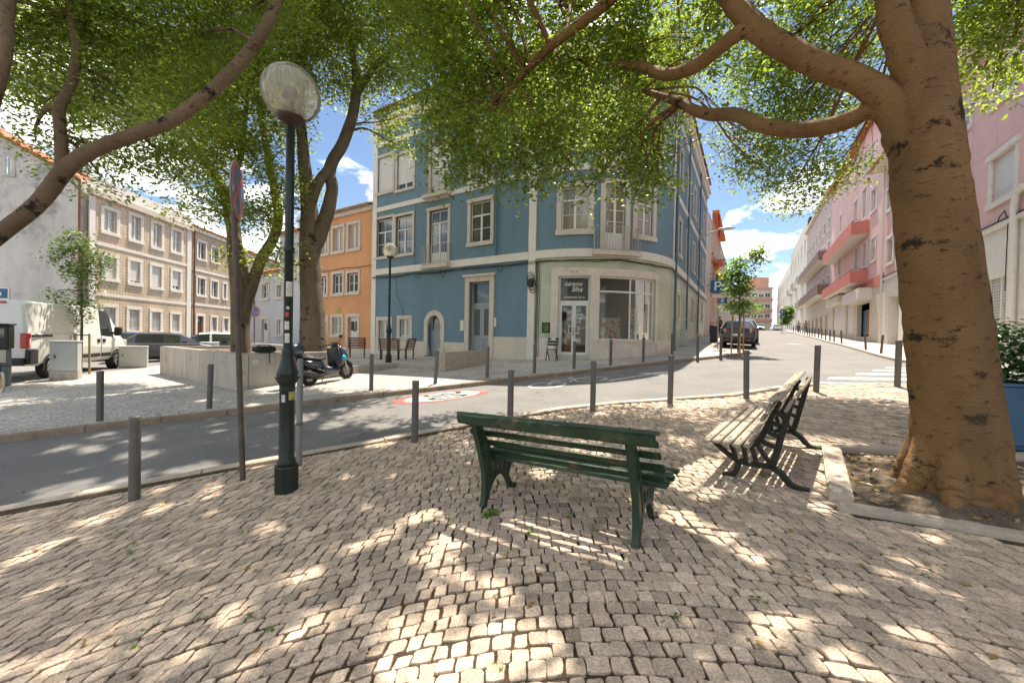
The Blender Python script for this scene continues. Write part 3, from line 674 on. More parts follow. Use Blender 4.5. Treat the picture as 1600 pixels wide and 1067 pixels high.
# ------------------------------------------------------------------ blue corner building
PL = (-7.96, 22.1); L1 = 10.5; RC = 4.6; E1 = (.847, -.532); PH0 = math.atan2(E1[1], E1[0]); TH = math.atan2(D2[1], D2[0]) - PH0
LA = RC * TH; SS = (PL[0] + E1[0] * L1, PL[1] + E1[1] * L1); CC = (SS[0] - math.sin(PH0) * RC, SS[1] + math.cos(PH0) * RC); L2 = 15.5
EE = (CC[0] + RC * math.sin(PH0 + TH), CC[1] - RC * math.cos(PH0 + TH))
def bluemap(a, d, z):
    if a < L1: return (PL[0] + E1[0] * a + math.sin(PH0) * d, PL[1] + E1[1] * a - math.cos(PH0) * d, z)
    if a < L1 + LA:
        p = PH0 + (a - L1) / RC; return (CC[0] + (RC + d) * math.sin(p), CC[1] - (RC + d) * math.cos(p), z)
    b = a - L1 - LA; return (EE[0] + D2[0] * b + N2[0] * d, EE[1] + D2[1] * b + N2[1] * d, z)
BF_ = Fac(bluemap, 0, L1 + LA + L2, (L1, L1 + LA)); bb = building('corner_building', 'blue plastered corner building with white bands and a rounded shop front'); AT = L1 + LA + L2
ZB1, ZB2, ZB3, ZTOP = 3.30, 6.80, 10.35, 12.3
pairs = [((585, 615.8, 338, 405), dict(dark=m_dsash)), ((615.8, 647.5, 333, 401), dict(dark=m_dsash))]
for r, k in pairs: BF_.window(bb, BF_.rect(*r), sw=.13, cols=2, transom=.33, rows=2, **k)
BF_.window(bb, BF_.rect(667.5, 703.5, 323, 417), sw=.15, cols=2, transom=.22, rows=3, dark=m_dsash, door=.28, lintel=.03)
BF_.window(bb, BF_.rect(730.8, 771.8, 309, 384), sw=.17, cols=2, transom=.33, rows=2, lintel=.02)
BF_.window(bb, BF_.rect(588, 616.8, 241, 304), sw=.14, shutter=1.0); BF_.window(bb, BF_.rect(618, 649, 236, 299), sw=.14, shutter=.84)
BF_.window(bb, BF_.rect(670, 704, 217, 312), sw=.15, shutter=.97, lintel=.02); BF_.window(bb, BF_.rect(733, 772, 190, 285), sw=.17, shutter=.4)
r_ = BF_.rect(667.5, 703.5, 323, 417); BF_.railing(bb, r_[0] - .05, r_[1] + .05, ZB1 + .18); r_ = BF_.rect(670, 704, 217, 312); BF_.railing(bb, r_[0] - .05, r_[1] + .05, ZB2 + .18)
c1 = BF_.rect(870, 928, 284, 367); BF_.window(bb, c1, sw=.2, cols=2, transom=.3, rows=2, glass=g_warm)
c2 = BF_.rect(938, 984, 280, 397); BF_.window(bb, c2, sw=.2, cols=2, transom=.22, rows=3, door=.33, glass=g_warm); c3 = BF_.rect(989, 1025, 290, 376); BF_.window(bb, c3, sw=.2, cols=2, transom=.3, rows=2, glass=g_curt)
BF_.railing(bb, c2[0] - .25, c2[1] + .3, ZB1 + .2, .98, .30)
for c in (c1, c2, c3): BF_.window(bb, (c[0], c[1], c[2] + 3.5, c[3] + 3.5), sw=.2, cols=2, transom=.3, shutter=.3)
BF_.railing(bb, c2[0] - .25, c2[1] + .3, ZB2 + .2, .98, .30)
aR = L1 + LA
for k in range(5):                                        # side street windows
    a = aR + 1.4 + 2.85 * k
    for f, zb in ((0, 4.15), (1, 7.6)): BF_.window(bb, (a, a + 1.2, zb - (.75 if k == 1 else 0), zb + 2.0), sw=.15, cols=2, transom=.28, glass=(g_curt, g_dark)[(k + f) % 2], shutter=(0, .5, 0, .3, 0)[k] * f)
    zg = .95 + .14 * k
    BF_.window(bb, (a, a + 1.2, (zg if k != 3 else -.05 + .14 * k), zg + 1.45), sw=.15, cols=2, trim=m_trim, shutter=(0, 1, .0, 0, 1)[k], shmat=m_trim)
# ground floor, left part
for r in ((588, 613, 495, 535), (620.6, 644.4, 493, 532)): BF_.window(bb, BF_.rect(*r), sw=.2, cols=2, glass=g_curt, sill=.02)
ga = BF_.rect(663, 694.6, 485, 556)                       # arched door
am, hw = (ga[0] + ga[1]) / 2, (ga[1] - ga[0]) / 2; zsp = ga[3] - hw; zb0 = ga[2]; ti = .25
BF_.open.append((am - hw + ti, am + hw - ti, zb0, ga[3] - ti))
mb = BF_.mb()
for k in range(16):
    t0, t1 = math.pi * k / 16, math.pi * (k + 1) / 16; ri, ro = hw - ti, hw
    q = [(am - ri * math.cos(t0), zsp + ri * math.sin(t0)), (am - ro * math.cos(t0), zsp + ro * math.sin(t0)), (am - ro * math.cos(t1), zsp + ro * math.sin(t1)), (am - ri * math.cos(t1), zsp + ri * math.sin(t1))]
    mb.face([(x, .05, z) for x, z in q]); mb.face([(q[0][0], .05, q[0][1]), (q[3][0], .05, q[3][1]), (q[3][0], -.2, q[3][1]), (q[0][0], -.2, q[0][1])]); mb.face([(q[1][0], .05, q[1][1]), (q[2][0], .05, q[2][1]), (q[2][0], -.0, q[2][1]), (q[1][0], -.0, q[1][1])])
    # spandrel between the arch and the square opening
    zt = ga[3] - ti + .01
    mb.face([(q[0][0], .002, q[0][1]), (q[3][0], .002, q[3][1]), (q[3][0], .002, zt), (q[0][0], .002, zt)], 1)
for s_ in (-1, 1): mb.box(am + (s_ * hw if s_ < 0 else hw - ti), am + (s_ * (hw - ti) if s_ < 0 else hw), -.2, .05, zb0, zsp)
for s_ in (-1, 1): mb.box(am + (-hw - .04 if s_ < 0 else hw - ti - .02), am + (-hw + ti + .02 if s_ < 0 else hw + .04), -.1, .09, zb0, zb0 + .42)
dr = mb.build('arched_door', [m_trim, m_blue], bb)
mb = BF_.mb(); mb.box(am - hw + ti, am + hw - ti, -.26, -.21, zb0, ga[3] - ti); mb.box(am - .3, am + .3, -.21, -.195, zb0 + 1.3, zb0 + 2.0, 1); mb.box(am - .1, am + .14, -.21, -.19, zb0 + .85, zb0 + .97); mb.build('leaf', [m_greydoor, g_dark], dr)
gd = BF_.rect(727, 772, 432, 559); sw = .24; a0, a1, z0, z1 = gd[0] + sw, gd[1] - sw, gd[2], gd[3] - sw      # tall double door
BF_.open.append((a0, a1, z0, z1)); mb = BF_.mb()
mb.box(gd[0], a0, -.28, .07, z0, z1); mb.box(a1, gd[1], -.28, .07, z0, z1); mb.box(gd[0], gd[1], -.02, .075, z1, gd[3]); mb.box(gd[0] - .09, gd[1] + .09, -.02, .16, gd[3], gd[3] + .1)
dd_ = mb.build('double_door', m_trim, bb); zt = z0 + (z1 - z0) * .70
mb = BF_.mb(); mb.box(a0, a1, -.3, -.2, zt - .06, zt + .08); mb.box(a0, a0 + .07, -.3, -.2, zt, z1); mb.box(a1 - .07, a1, -.3, -.2, zt, z1); mb.box(a0 + .07, a1 - .07, -.3, -.2, z1 - .07, z1); mb.build('transom_frame', m_greydoor, dd_)
mb = BF_.mb(); mb.box(a0 + .07, a1 - .07, -.29, -.27, zt + .08, z1 - .07); mb.build('transom_glass', g_dark, dd_)
am = (a0 + a1) / 2
for x0, x1 in ((a0, am - .006), (am + .006, a1)):
    mb = BF_.mb(); f = .11; zp = z0 + (zt - z0) * .42; zq = zt - .2
    mb.box(x0, x0 + f, -.29, -.22, z0, zt - .06); mb.box(x1 - f, x1, -.29, -.22, z0, zt - .06); mb.box(x0 + f, x1 - f, -.29, -.22, zq, zt - .06); mb.box(x0 + f, x1 - f, -.29, -.22, zp - .15, zp); mb.box(x0 + f, x1 - f, -.29, -.22, z0, z0 + .15)
    mb.box(x0 + f, x1 - f, -.28, -.25, z0 + .15, zp - .15); mb.box(x0 + f + .06, x1 - f - .06, -.28, -.235, z0 + .22, zp - .22)
    lf = mb.build('door_leaf', m_greydoor, dd_); mb = BF_.mb(); mb.box(x0 + f, x1 - f, -.285, -.275, zp, zq, 1); w_ = x1 - x0 - 2 * f; n = 12; hz = zq - zp
    for k in range(-n, n + 1):
        for sg in (1, -1):
            pts = []
            st = hz / n
            xa, za = x0 + f, zp + k * st; xb, zb = x1 - f, zp + k * st + sg * w_
            if sg < 0: za, zb = za + w_, zb + w_
            def clip(x, z):
                return z
            def cut(x_, z_, X_, Z_):
                t0, t1 = 0.0, 1.0; dz_ = Z_ - z_
                for lim, sn in ((zp, 1), (zq, -1)):
                    if dz_ == 0: continue
                    t = (lim - z_) / dz_
                    if sn * dz_ > 0: t0 = max(t0, t)
                    else: t1 = min(t1, t)
                return (t0, t1) if t1 - t0 > .02 else None
            c = cut(xa, za, xb, zb)
            if c:
                p = [(xa + (xb - xa) * t, za + (zb - za) * t) for t in c]; o = .012
                mb.face([(p[0][0], -.262, p[0][1] - o), (p[1][0], -.262, p[1][1] - o), (p[1][0], -.262, p[1][1] + o), (p[0][0], -.262, p[0][1] + o)])
    mb.build('lattice', [m_greydoor, m_dark], lf)
# shop front
aP = BF_.pix(836, 480)[0]; aQ = L1 + LA + .05; shopz = BF_.pix(890, 556)[1] - .02
D0, D1 = BF_.pix(861, 480)[0], BF_.pix(925, 480)[0]; W0, W1 = BF_.pix(935, 480)[0], BF_.pix(1023, 480)[0]; zhead = BF_.pix(930, 419)[1]; zg1 = BF_.pix(900, 431)[1]; zsill = BF_.pix(960, 532)[1]
ZP = BF_.pix(850, 528)[1]
d0, d1 = BF_.pix(872, 480)[0], BF_.pix(922, 480)[0]
BF_.open += [(d0, d1, shopz + .06, zg1), (W0, W1, zsill, zg1)]
def blue_wall(a, b, z, y, m, nm='wall', dd=0.0): return BF_.wall(bb, a, b, z, y, m, nm, .2, dd)
blue_wall(0, aP, ZB1, ZTOP, m_blue); blue_wall(aP, AT, ZB1, ZTOP, m_blue)
blue_wall(0, aP, -1.6, ZB1, m_blue); blue_wall(aP, aQ, -1.4, ZB1, m_gtile, 'tiled_wall'); blue_wall(aQ, AT, -1.2, ZB1, m_gtile, 'tiled_wall')
def plinth(a0, a1, zt, mat=m_plinth, z0=-1.6, pr=.035):
    segs = [(a0, a1)]
    for o in sorted(BF_.open):
        if o[2] < zt - .1:
            new = []
            for p, q in segs:
                lo, hi = o[0] - .2, o[1] + .2
                if hi <= p or lo >= q: new.append((p, q))
                else:
                    if lo > p: new.append((p, lo))
                    if hi < q: new.append((hi, q))
            segs = new
    for p, q in segs: BF_.band(bb, p, q, z0, zt - z0, pr, mat, 'plinth')
plinth(.3, gd[0], -.31); plinth(gd[1], aP - .33, 0.0)
BF_.band(bb, 0, .36, -1.6, ZTOP + 1.4, .06, m_white, 'corner_strip'); BF_.band(bb, aP - .34, aP, -1.5, ZTOP + 1.3, .07, m_white, 'pilaster')
BF_.band(bb, aQ + .02, aQ + .2, ZB1 + .35, ZTOP - 3.7, .05, m_white, 'pilaster')
for z, h, p in ((ZB1, .33, .08), (ZB2, .24, .06), (ZB3, .25, .07), (ZB3 + .95, .3, .14), (ZB3 + 1.25, .18, .28)):
    for q0, q1 in ((.36, aP - .35), (aP, AT)): BF_.band(bb, q0, q1, z, h, p, m_white)
# marble of the shop
mb = BF_.mb(); mb.box(aP + .02, D0 - .01, -.02, .03, -1.4, ZP); mb.box(D1 + .21, W1 + .12, -.02, .045, -1.3, zsill - .06); mb.box(W0 - .1, W1 + .06, -.02, .10, zsill - .06, zsill)
mb.box(D0, d0, -.02, .055, -1.3, zg1); mb.box(d1, W0, -.02, .05, -1.2, zg1); mb.box(D0, d1, -.02, .055, zg1, zhead + .02); mb.box(d1, W1 + .16, -.02, .05, zg1, zhead); mb.box(W1, W1 + .16, -.02, .05, zsill, zg1); mb.box(W1 + .17, aQ - .1, -.02, .03, -1.2, ZP - .02)
sf = mb.build('shop_front', m_marble, bb); mb = BF_.mb()
for k in range(5): x = W0 + (W1 - W0) * k / 4; mb.box(x - .006, x + .006, .044, .048, -1.2, zsill - .06)
mb.build('marble_joints', m_trim, sf)
zdh = BF_.pix(897, 473)[1]; fr = .07; am = (d0 + d1) / 2; mb = BF_.mb(); y0, y1 = -.16, -.09
mb.box(d0, d0 + fr, y0, y1, shopz, zg1); mb.box(d1 - fr, d1, y0, y1, shopz, zg1); mb.box(d0 + fr, d1 - fr, y0, y1, zg1 - fr, zg1); mb.box(d0 + fr, d1 - fr, y0, y1, zdh - .04, zdh + .09)
sfr = mb.build('shop_door_frame', m_sash, bb)
for x0, x1 in ((d0 + fr, am - .004), (am + .004, d1 - fr)):
    mb = BF_.mb(); f = .075
    mb.box(x0, x0 + f, y0 + .01, y1 + .008, shopz + .02, zdh - .04); mb.box(x1 - f, x1, y0 + .01, y1 + .008, shopz + .02, zdh - .04); mb.box(x0 + f, x1 - f, y0 + .01, y1 + .008, shopz + .02, shopz + .17); mb.box(x0 + f, x1 - f, y0 + .01, y1 + .008, zdh - .115, zdh - .04)
    lf = mb.build('door_leaf', m_sash, sfr); mb = BF_.mb(); mb.box(x0 + f, x1 - f, -.13, -.122, shopz + .17, zdh - .115); mb.build('door_glass', g_shop, lf)
    mb = BF_.mb(); hx = x1 - .02 if x0 < am - .2 else x0 + .02; hx += -.09 if x0 < am - .2 else .09
    mb.box(hx - .1, hx + .1, -.02, .0, shopz + .93, shopz + .96); mb.box(hx - .1, hx + .1, -.02, .0, shopz + 1.2, shopz + 1.23); mb.box(hx - .1, hx - .075, -.085, .0, shopz + .93, shopz + 1.23); mb.box(hx + .075, hx + .1, -.085, 0, shopz + .93, shopz + 1.23); mb.build('pull_handle', m_sash, lf)
mb = BF_.mb(); mb.box(d0 + fr, d1 - fr, -.13, -.122, zdh + .09, zg1 - fr); tg = mb.build('transom_pane', glass_mat('sign_glass', (.045, .042, .036), .15, .5), sfr)
def lettering(parent, txt, a, z, size, mat, d, shear=0.0, name='lettering', sx=1.0):
    vs, fs = text_mesh(txt, size, shear); mb = BF_.mb(); mb.mesh([(a + v[0] * sx, d, z + v[1]) for v in vs], fs); return mb.build(name, mat, parent)
m_ink = M('white_lettering', (.85, .84, .80), .6, .02, 4)
zt0, zt1 = zdh + .09, zg1 - fr; zc = (zt0 + zt1) / 2
lettering(tg, 'Adrienne', am - .06, zc + .22, .25, m_ink, -.117, .35, sx=.8); lettering(tg, 'Silva', am + .10, zc - .0, .30, m_ink, -.117, .35, sx=.85)
lettering(tg, 'ADRIENNE SILVA', am, zc - .33, .105, m_ink, -.117, sx=1.1); lettering(tg, 'atelier', am, zc - .49, .09, m_ink, -.117)
lettering(sfr, 'Adrienne', d1 - .5, shopz + 1.72, .16, m_ink, -.118, .35, sx=.7); lettering(sfr, 'Silva', d1 - .46, shopz + 1.57, .18, m_ink, -.118, .35, sx=.75)
m_num = M('carved_number', (.18, .16, .13), .8, .05, 5)
lettering(sf, '67 A', am, (zg1 + zhead) / 2, .15, m_num, .058, name='house_number'); lettering(dd_, '67', (gd[0] + gd[1]) / 2, gd[3] - .12, .14, m_num, .079, name='house_number'); lettering(dr, '69', (ga[0] + ga[1]) / 2, ga[3] - .13, .14, m_num, .054, name='house_number')
# shop window
mb = BF_.mb(); wm = BF_.pix(986, 480)[0]; zx = BF_.pix(985, 458)[1]
for x in (W0 + .03, wm, W1 - .03): mb.box(x - .035, x + .035, -.16, -.08, zsill, zg1)
for a, b in ((W0 + .065, wm - .035), (wm + .035, W1 - .065)):
    for z in (zsill, zx, zg1 - .07): mb.box(a, b, -.16, -.08, z, z + .07)
sw_ = mb.build('shop_window', m_sash, bb)
for a, b in ((W0 + .065, wm - .035), (wm + .035, W1 - .065)):
    for z, y in ((zsill + .07, zx), (zx + .07, zg1 - .07)): mb = BF_.mb(); mb.box(a, b, -.125, -.117, z, y); mb.build('pane', g_shop, sw_)
# roof, core above the shop, room behind the shop window
out_ = [BF_.map(a, -.22, 0)[:2] for a in [0, L1] + list(np.linspace(L1, L1 + LA, 14))[1:] + [AT]]
bk0 = (EE[0] + D2[0] * L2 - N2[0] * 9, EE[1] + D2[1] * L2 - N2[1] * 9); bk1 = (PL[0] + .532 * 9, PL[1] + .847 * 9)
prism_obj('core', out_ + [bk0, bk1], ZB1 + .05, ZTOP, m_dark, bb)
roof_out = [BF_.map(a, .3, 0)[:2] for a in [0, L1] + list(np.linspace(L1, L1 + LA, 14))[1:] + [AT]]
roof_in = [BF_.map(a, -2.6, 0)[:2] for a in [0, L1] + list(np.linspace(L1, L1 + LA, 14))[1:] + [AT]]
mb = MB(); n = len(roof_out)
for i in range(n - 1): mb.face([(*roof_out[i], ZTOP), (*roof_out[i + 1], ZTOP), (*roof_in[i + 1], ZTOP + 1.0), (*roof_in[i], ZTOP + 1.0)])
mb.face([(*p, ZTOP + 1.0) for p in roof_in] + [(*bk0, ZTOP + 1), (*bk1, ZTOP + 1)]); mb.build('roof', m_rooft, bb)
m_room = M('shop_room', (.66, .60, .52), .9, .1, 1.5); m_room2 = M('shop_floor', (.20, .12, .07), .6, .2, 5)
rm = [BF_.map(a, -.24, 0)[:2] for a in np.linspace(aP + .1, aQ - .2, 18)]; rk = [BF_.map(a, -3.4, 0)[:2] for a in np.linspace(aP + .1, aQ - .2, 18)]
mb = MB()
for i in range(17):
    mb.face([(*rm[i], shopz), (*rm[i + 1], shopz), (*rk[i + 1], shopz), (*rk[i], shopz)], 1); mb.face([(*rk[i], shopz), (*rk[i + 1], shopz), (*rk[i + 1], ZB1), (*rk[i], ZB1)])
for q, p in ((rm[0], rk[0]), (rm[-1], rk[-1])): mb.face([(*q, shopz), (*p, shopz), (*p, ZB1), (*q, ZB1)])
mb.build('shop_room', [m_room, m_room2], bb)
mb = BF_.mb(); mb.box(d1 + .1, d1 + .16, -3.2, -.25, shopz, ZB1 - .1); mb.box(d0 - .3, d0 - .24, -3.2, -.25, shopz, ZB1 - .1); mb.build('partition', M('warm_partition', (.55, .32, .15), .8, .3, 2.5), bb)
# side pipe, cables
aPipe = aQ + .38
for k in (0, 4.0, 9.6): mb = BF_.mb(); mb.tube([(aPipe + k, .1, -1.0), (aPipe + k, .1, ZTOP)], .06 if k == 0 else .05, 8); mb.build('downpipe', m_bpipe, bb)
mb = BF_.mb(); mb.tube([(aP - 2.0, .09, ZB1 + .35), (aP - 2.05, .09, ZB2), (aP - 2.0, .09, ZB3)], .045, 6); mb.build('downpipe', m_bpipe, bb)
rk_ = random.Random(5); mb = BF_.mb()
pts = [(a, .06, ZB1 - .08 - .05 * abs(math.sin(a * .9)) - rk_.uniform(0, .03)) for a in np.linspace(.1, AT, 70)]
mb.tube(pts, .022, 5); mb.tube([(a, .09, z - .05 + .03 * math.sin(a * 2.3)) for a, _, z in pts], .014, 5)
mb.tube([(2.0, .06, 3.1), (2.05, .05, 2.2), (2.5, .05, 1.4), (2.6, .05, .6)], .009, 4); mb.tube([(3.4, .06, ZB1), (3.35, .05, 4.6), (3.4, .05, 6.8)], .008, 4)
for k, x in enumerate((aP + .06, aP + .12, aP + .2)): mb.tube([(x, .05, ZB1 - .1), (x + .02, .045, 1.5), (x, .05, .2), (x + .01, .05, -.8)], .016 - .003 * k, 5)
for k in range(5): c = (aP - .18 + .03 * k, .12, 2.55 - .12 * k); mb.tube([(c[0] + .17 * math.cos(t), c[1] + .02 * math.sin(t * 3), c[2] + .2 * math.sin(t)) for t in np.linspace(0, 6.5, 16)], .014, 4)
for x in (3.5, 5.2, 8.6): mb.tube([(x, .08, ZB1 - .1), (x + .05, .1, ZB1 - .35), (x + .2, .08, ZB1 - .42), (x + .35, .08, ZB1 - .2)], .012, 4)
mb.box(aP - .3, aP - .06, .07, .2, 2.15, 2.45); mb.build('cables', m_cable, bb)
mb = BF_.mb(); mb.box(gd[0] - .27, gd[0] - .06, 0, .05, .55 - .3, .85 - .1); mb.box(gd[1] + .04, gd[1] + .14, .0, .06, .45, .85); mb.build('meter_box', m_white, bb)
# ------------------------------------------------------------------ generic rows of houses
def rows(fac, parent, a0, a1, floors, n, w, zs, hs, **k):
    for f in range(floors):
        for c in range(n):
            a = a0 + (a1 - a0) * (c + .5) / n; fac.window(parent, (a - w / 2, a + w / 2, zs[f], zs[f] + hs[f]), glass=random.choice((g_dark, g_curt, g_dark)), **k)
# orange and grey houses left of the corner building
HL = 14.4; hp0 = (PL[0] - E1[0] * HL, PL[1] - E1[1] * HL); HN = (-.532, -.847)
hf = Fac(straight(hp0, E1, HN), 0, HL); ao = HL - 7.3; ag = ao - 2.6
oh = building('orange_house', 'orange plastered three storey house beside the blue corner building')
for r in ((498, 515, 357, 401), (518, 539, 352, 397), (542, 564, 346, 393)): hf.window(oh, hf.rect(*r), sw=.17, cols=2, trim=m_trim, glass=g_curt)
for r in ((496, 513, 428, 465), (518, 538, 424, 463), (540, 563, 422, 461)): hf.window(oh, hf.rect(*r), sw=.17, cols=2, trim=m_trim, rows=2, dark=m_dsash)
def door(fac, parent, r, leaf, sw=.2, trim=None):
    a0, a1, z0, z1 = r; fac.open.append((a0 + sw, a1 - sw, z0, z1 - sw)); mb = fac.mb(); mb.box(a0, a0 + sw, -.02, .04, z0, z1 - sw); mb.box(a1 - sw, a1, -.02, .04, z0, z1 - sw); mb.box(a0, a1, -.02, .045, z1 - sw, z1)
    d = mb.build('door', trim or m_trim, parent); mb = fac.mb(); x0, x1 = a0 + sw, a1 - sw; mb.box(x0, x1, -.2, -.15, z0, z1 - sw); w_ = x1 - x0
    for q in (.1, .55): mb.box(x0 + w_ * q, x0 + w_ * (q + .35), -.15, -.13, z0 + .2, z0 + .8); mb.box(x0 + w_ * q, x0 + w_ * (q + .35), -.15, -.13, z0 + 1.0, z1 - sw - .25, 1)
    lf = mb.build('leaf', [leaf, g_dark], d); mb = fac.mb(); mb.box(x0 + w_ * .47, x0 + w_ * .52, -.15, -.09, z0 + .95, z0 + 1.05); mb.build('handle', m_biron, lf)
door(hf, oh, hf.rect(494, 513, 491.6, 541), m_sash); hf.window(oh, hf.rect(517, 537, 491, 527), sw=.17, cols=2, rows=2, glass=g_curt); door(hf, oh, hf.rect(540.6, 562, 490, 543), m_sash)
zo = hf.pix(570, 331)[1]
hf.wall(oh, ao, HL - .02, -1.8, zo, m_orange); hf.band(oh, ao, HL - .02, zo, .28, .14, m_trim, 'cornice'); hf.band(oh, ao, HL - .02, -1.8, .95, .02, m_plinth, 'plinth')
mb = hf.mb(); mb.box(*hf.rect(523, 531.5, 480, 489)[:2], 0, .03, *hf.rect(523, 531.5, 480, 489)[2:]); mb.build('plaque', M('yellow_tile_plaque', (.62, .52, .16), .4, .3, 9), oh)
mb = hf.mb(); mb.tube([(a, .05, hf.pix(530, 421)[1] - .03 * math.sin(a * 2)) for a in np.linspace(ao, HL, 16)], .018, 4); mb.build('cable', m_cable, oh)
def back(fac, a, d): p = fac.map(a, d, 0); return (p[0], p[1])
def tile_roof(fac, parent, a0, a1, z, out, run, rise, mat=None, step=.24, name='roof'):
    mb = fac.mb(); mb.face([(a0, out, z), (a1, out, z), (a1, -run, z + rise), (a0, -run, z + rise)]); mb.face([(a0, out, z), (a1, out, z), (a1, out, z - .06), (a0, out, z - .06)]); mb.face([(a0, out, z - .06), (a1, out, z - .06), (a1, 0, z - .06), (a0, 0, z - .06)])
    r = mb.build(name, mat or m_rooft, parent); mb = fac.mb(); n = int((a1 - a0) / step)
    for k in range(n):
        x = a0 + (k + .5) * step; mb.tube([(x, out + .03, z + .01), (x, -run, z + rise + .02)], step * .36, 6)
    o = mb.build('ridge_tiles', mat or m_rooft, r); o['kind'] = 'stuff'; return r
prism_obj('core', [back(hf, ao, -.22), back(hf, HL - .02, -.22), back(hf, HL - .02, -8), back(hf, ao, -8)], -1.8, zo + .2, m_dark, oh); tile_roof(hf, oh, ao, HL - .03, zo + .3, .3, 4, 1.5, M('old_roof_tile', (.36, .27, .20), .9, .2, 3))
gh = building('grey_house', 'pale grey two storey house with red roof left of the orange house')
for r in ((408, 421, 441, 470), (431, 443, 442, 468)): hf.window(gh, hf.rect(*r), sw=.17, cols=2, rows=2)
door(hf, gh, hf.rect(407, 421, 495, 536), m_sash); hf.window(gh, hf.rect(431, 443, 496, 526), sw=.17, cols=2, shutter=1)
zl = hf.pix(420, 426)[1]; zh = hf.pix(458, 362)[1]
hf.wall(gh, 0, ag, -1.8, zl, m_grey); hf.wall(gh, ag, ao, -1.8, zh, m_grey, dd=.012); tile_roof(hf, gh, 0, ag, zl, .25, 3, 1.1); tile_roof(hf, gh, ag, ao, zh, .25, 4, 1.5)
prism_obj('core', [back(hf, 0, -.22), back(hf, ao, -.22), back(hf, ao, -7), back(hf, 0, -7)], -1.8, zl, m_grey, gh); prism_obj('upper_core', [back(hf, ag, -.02), back(hf, ao, -.02), back(hf, ao, -7), back(hf, ag, -7)], zl, zh, m_grey, gh)
# ------------------------------------------------------------------ beige tiled houses
bp0 = (-24.4, 23.0); be = (-.098, .995); bn = (.995, .098); tf = Fac(straight(bp0, be, bn), -.8, 30)
bt = building('beige_tiled_house', 'beige tiled three storey house with white rolling shutters behind the van')
for r in ((157, 187, 324, 368), (200, 224, 334, 380), (235, 256, 346, 391), (266, 286, 357, 398)): tf.window(bt, tf.rect(*r), sw=.2, cols=2, rows=2, trim=m_white, glass=g_curt)
for k, r in enumerate(((157, 186, 397, 440), (198.6, 222.6, 404, 447), (233, 255.5, 412, 453), (265.7, 284.6, 420, 457))): tf.window(bt, tf.rect(*r), sw=.2, trim=m_white, shutter=(.95, .9, .95, .8)[k])
for r in ((155.6, 184.7, 475, 521), (197, 221.4, 479, 521), (233, 254, 483, 521.5), (265, 283, 487, 521.5)):
    w_ = tf.window(bt, tf.rect(*r), sw=.2, cols=2, trim=m_white, glass=g_curt); a0, a1, z0, z1 = tf.open[-1]; mb = tf.mb()
    for k in range(9): x = a0 + (a1 - a0) * (k + .5) / 9; mb.tube([(x + .02 * math.sin(t * 6), -.04, z0 + (z1 - z0) * t) for t in np.linspace(0, 1, 8)], .012, 4)
    for t in (.12, .5, .88): mb.box(a0, a1, -.05, -.03, z0 + (z1 - z0) * t - .01, z0 + (z1 - z0) * t + .01)
    mb.build('grille', m_sash, w_)
ab = tf.pix(298, 430)[0]; ac = tf.pix(372, 440)[0]; zr = tf.pix(200, 325)[1]; zb1 = tf.pix(157, 381)[1]; zb2 = tf.pix(142, 458)[1]
tf.wall(bt, -.6, ab, -2.2, zr, m_btile)
for z in (zb1, zb2): tf.band(bt, -.6, ab, z - .1, .17, .04, m_white)
tf.band(bt, -.6, ab, zr, .35, .22, m_trim, 'cornice'); tf.band(bt, ab - .45, ab, -2.2, zr + 2.2, .05, m_white, 'pilaster'); tf.band(bt, -.6, -.25, -2.2, zr + 2.2, .05, m_white, 'pilaster'); tf.band(bt, -.6, ab, -2.2, 1.0, .03, m_trim, 'plinth')
prism_obj('core', [back(tf, -.6, -.22), back(tf, ab, -.22), back(tf, ab, -9), back(tf, -.6, -9)], -2.2, zr + .1, m_pale, bt); tf.band(bt, -.6, ab, zr + .35, .75, -.3 + .32, m_white, 'roof_parapet'); tile_roof(tf, bt, ab - 3.6, ab, zr + 1.0, -.3, 5, 1.9)
b2 = building('second_tiled_house', 'darker beige tiled house with brown door right of the rusty pipe')
for r in ((307, 323, 376, 408), (329, 343, 385, 412), (306, 322, 432, 464), (328, 341.6, 437, 467), (347, 355, 441, 469), (328, 340, 493, 520), (347, 358, 495, 520)): tf.window(b2, tf.rect(*r), sw=.15, cols=2, rows=2, trim=m_white)
door(tf, b2, tf.rect(305, 320, 490, 524), m_brown, .2, m_white)
zr2 = tf.pix(330, 371)[1]; m_bt2 = tile_mat('tan_wall_tile', (.50, .36, .23), (.28, .21, .14), .2, .2, (.44, .33, .22), .4, 0, .016)
tf.wall(b2, ab, ac, -2.2, zr2, m_bt2)
for px, py in ((330, 427), (330, 478)): tf.band(b2, ab, ac, tf.pix(px, py)[1] - .1, .16, .04, m_white)
tf.band(b2, ab, ac, zr2, .3, .2, m_white, 'cornice'); tile_roof(tf, b2, ab, ac, zr2 + .3, .25, 5, 2); prism_obj('core', [back(tf, ab, -.22), back(tf, ac, -.22), back(tf, ac, -9), back(tf, ab, -9)], -2.2, zr2 + .1, m_pale, b2)
mb = tf.mb(); mb.tube([(ab + .25, .1, -1.6), (ab + .25, .1, zr2)], .06, 6); mb.build('downpipe', m_rust, b2)
b3 = building('far_tiled_house', 'small beige house end seen between the trees left of the grey house')
tf.window(b3, tf.rect(375, 384.6, 403, 424), sw=.15, cols=2, trim=m_white); tf.window(b3, tf.rect(375, 384, 452, 474), sw=.15, cols=2, trim=m_white); tf.window(b3, tf.rect(388, 394, 500, 520), sw=.15, cols=2, trim=m_white); zr3 = tf.pix(380, 392)[1]; ae = ac + 9
tf.wall(b3, ac, ae, -2.2, zr3, m_pale); tile_roof(tf, b3, ac, ae, zr3, .3, 5, 2); tf.band(b3, ac, ae, zr3 - .3, .3, .15, m_white, 'cornice')
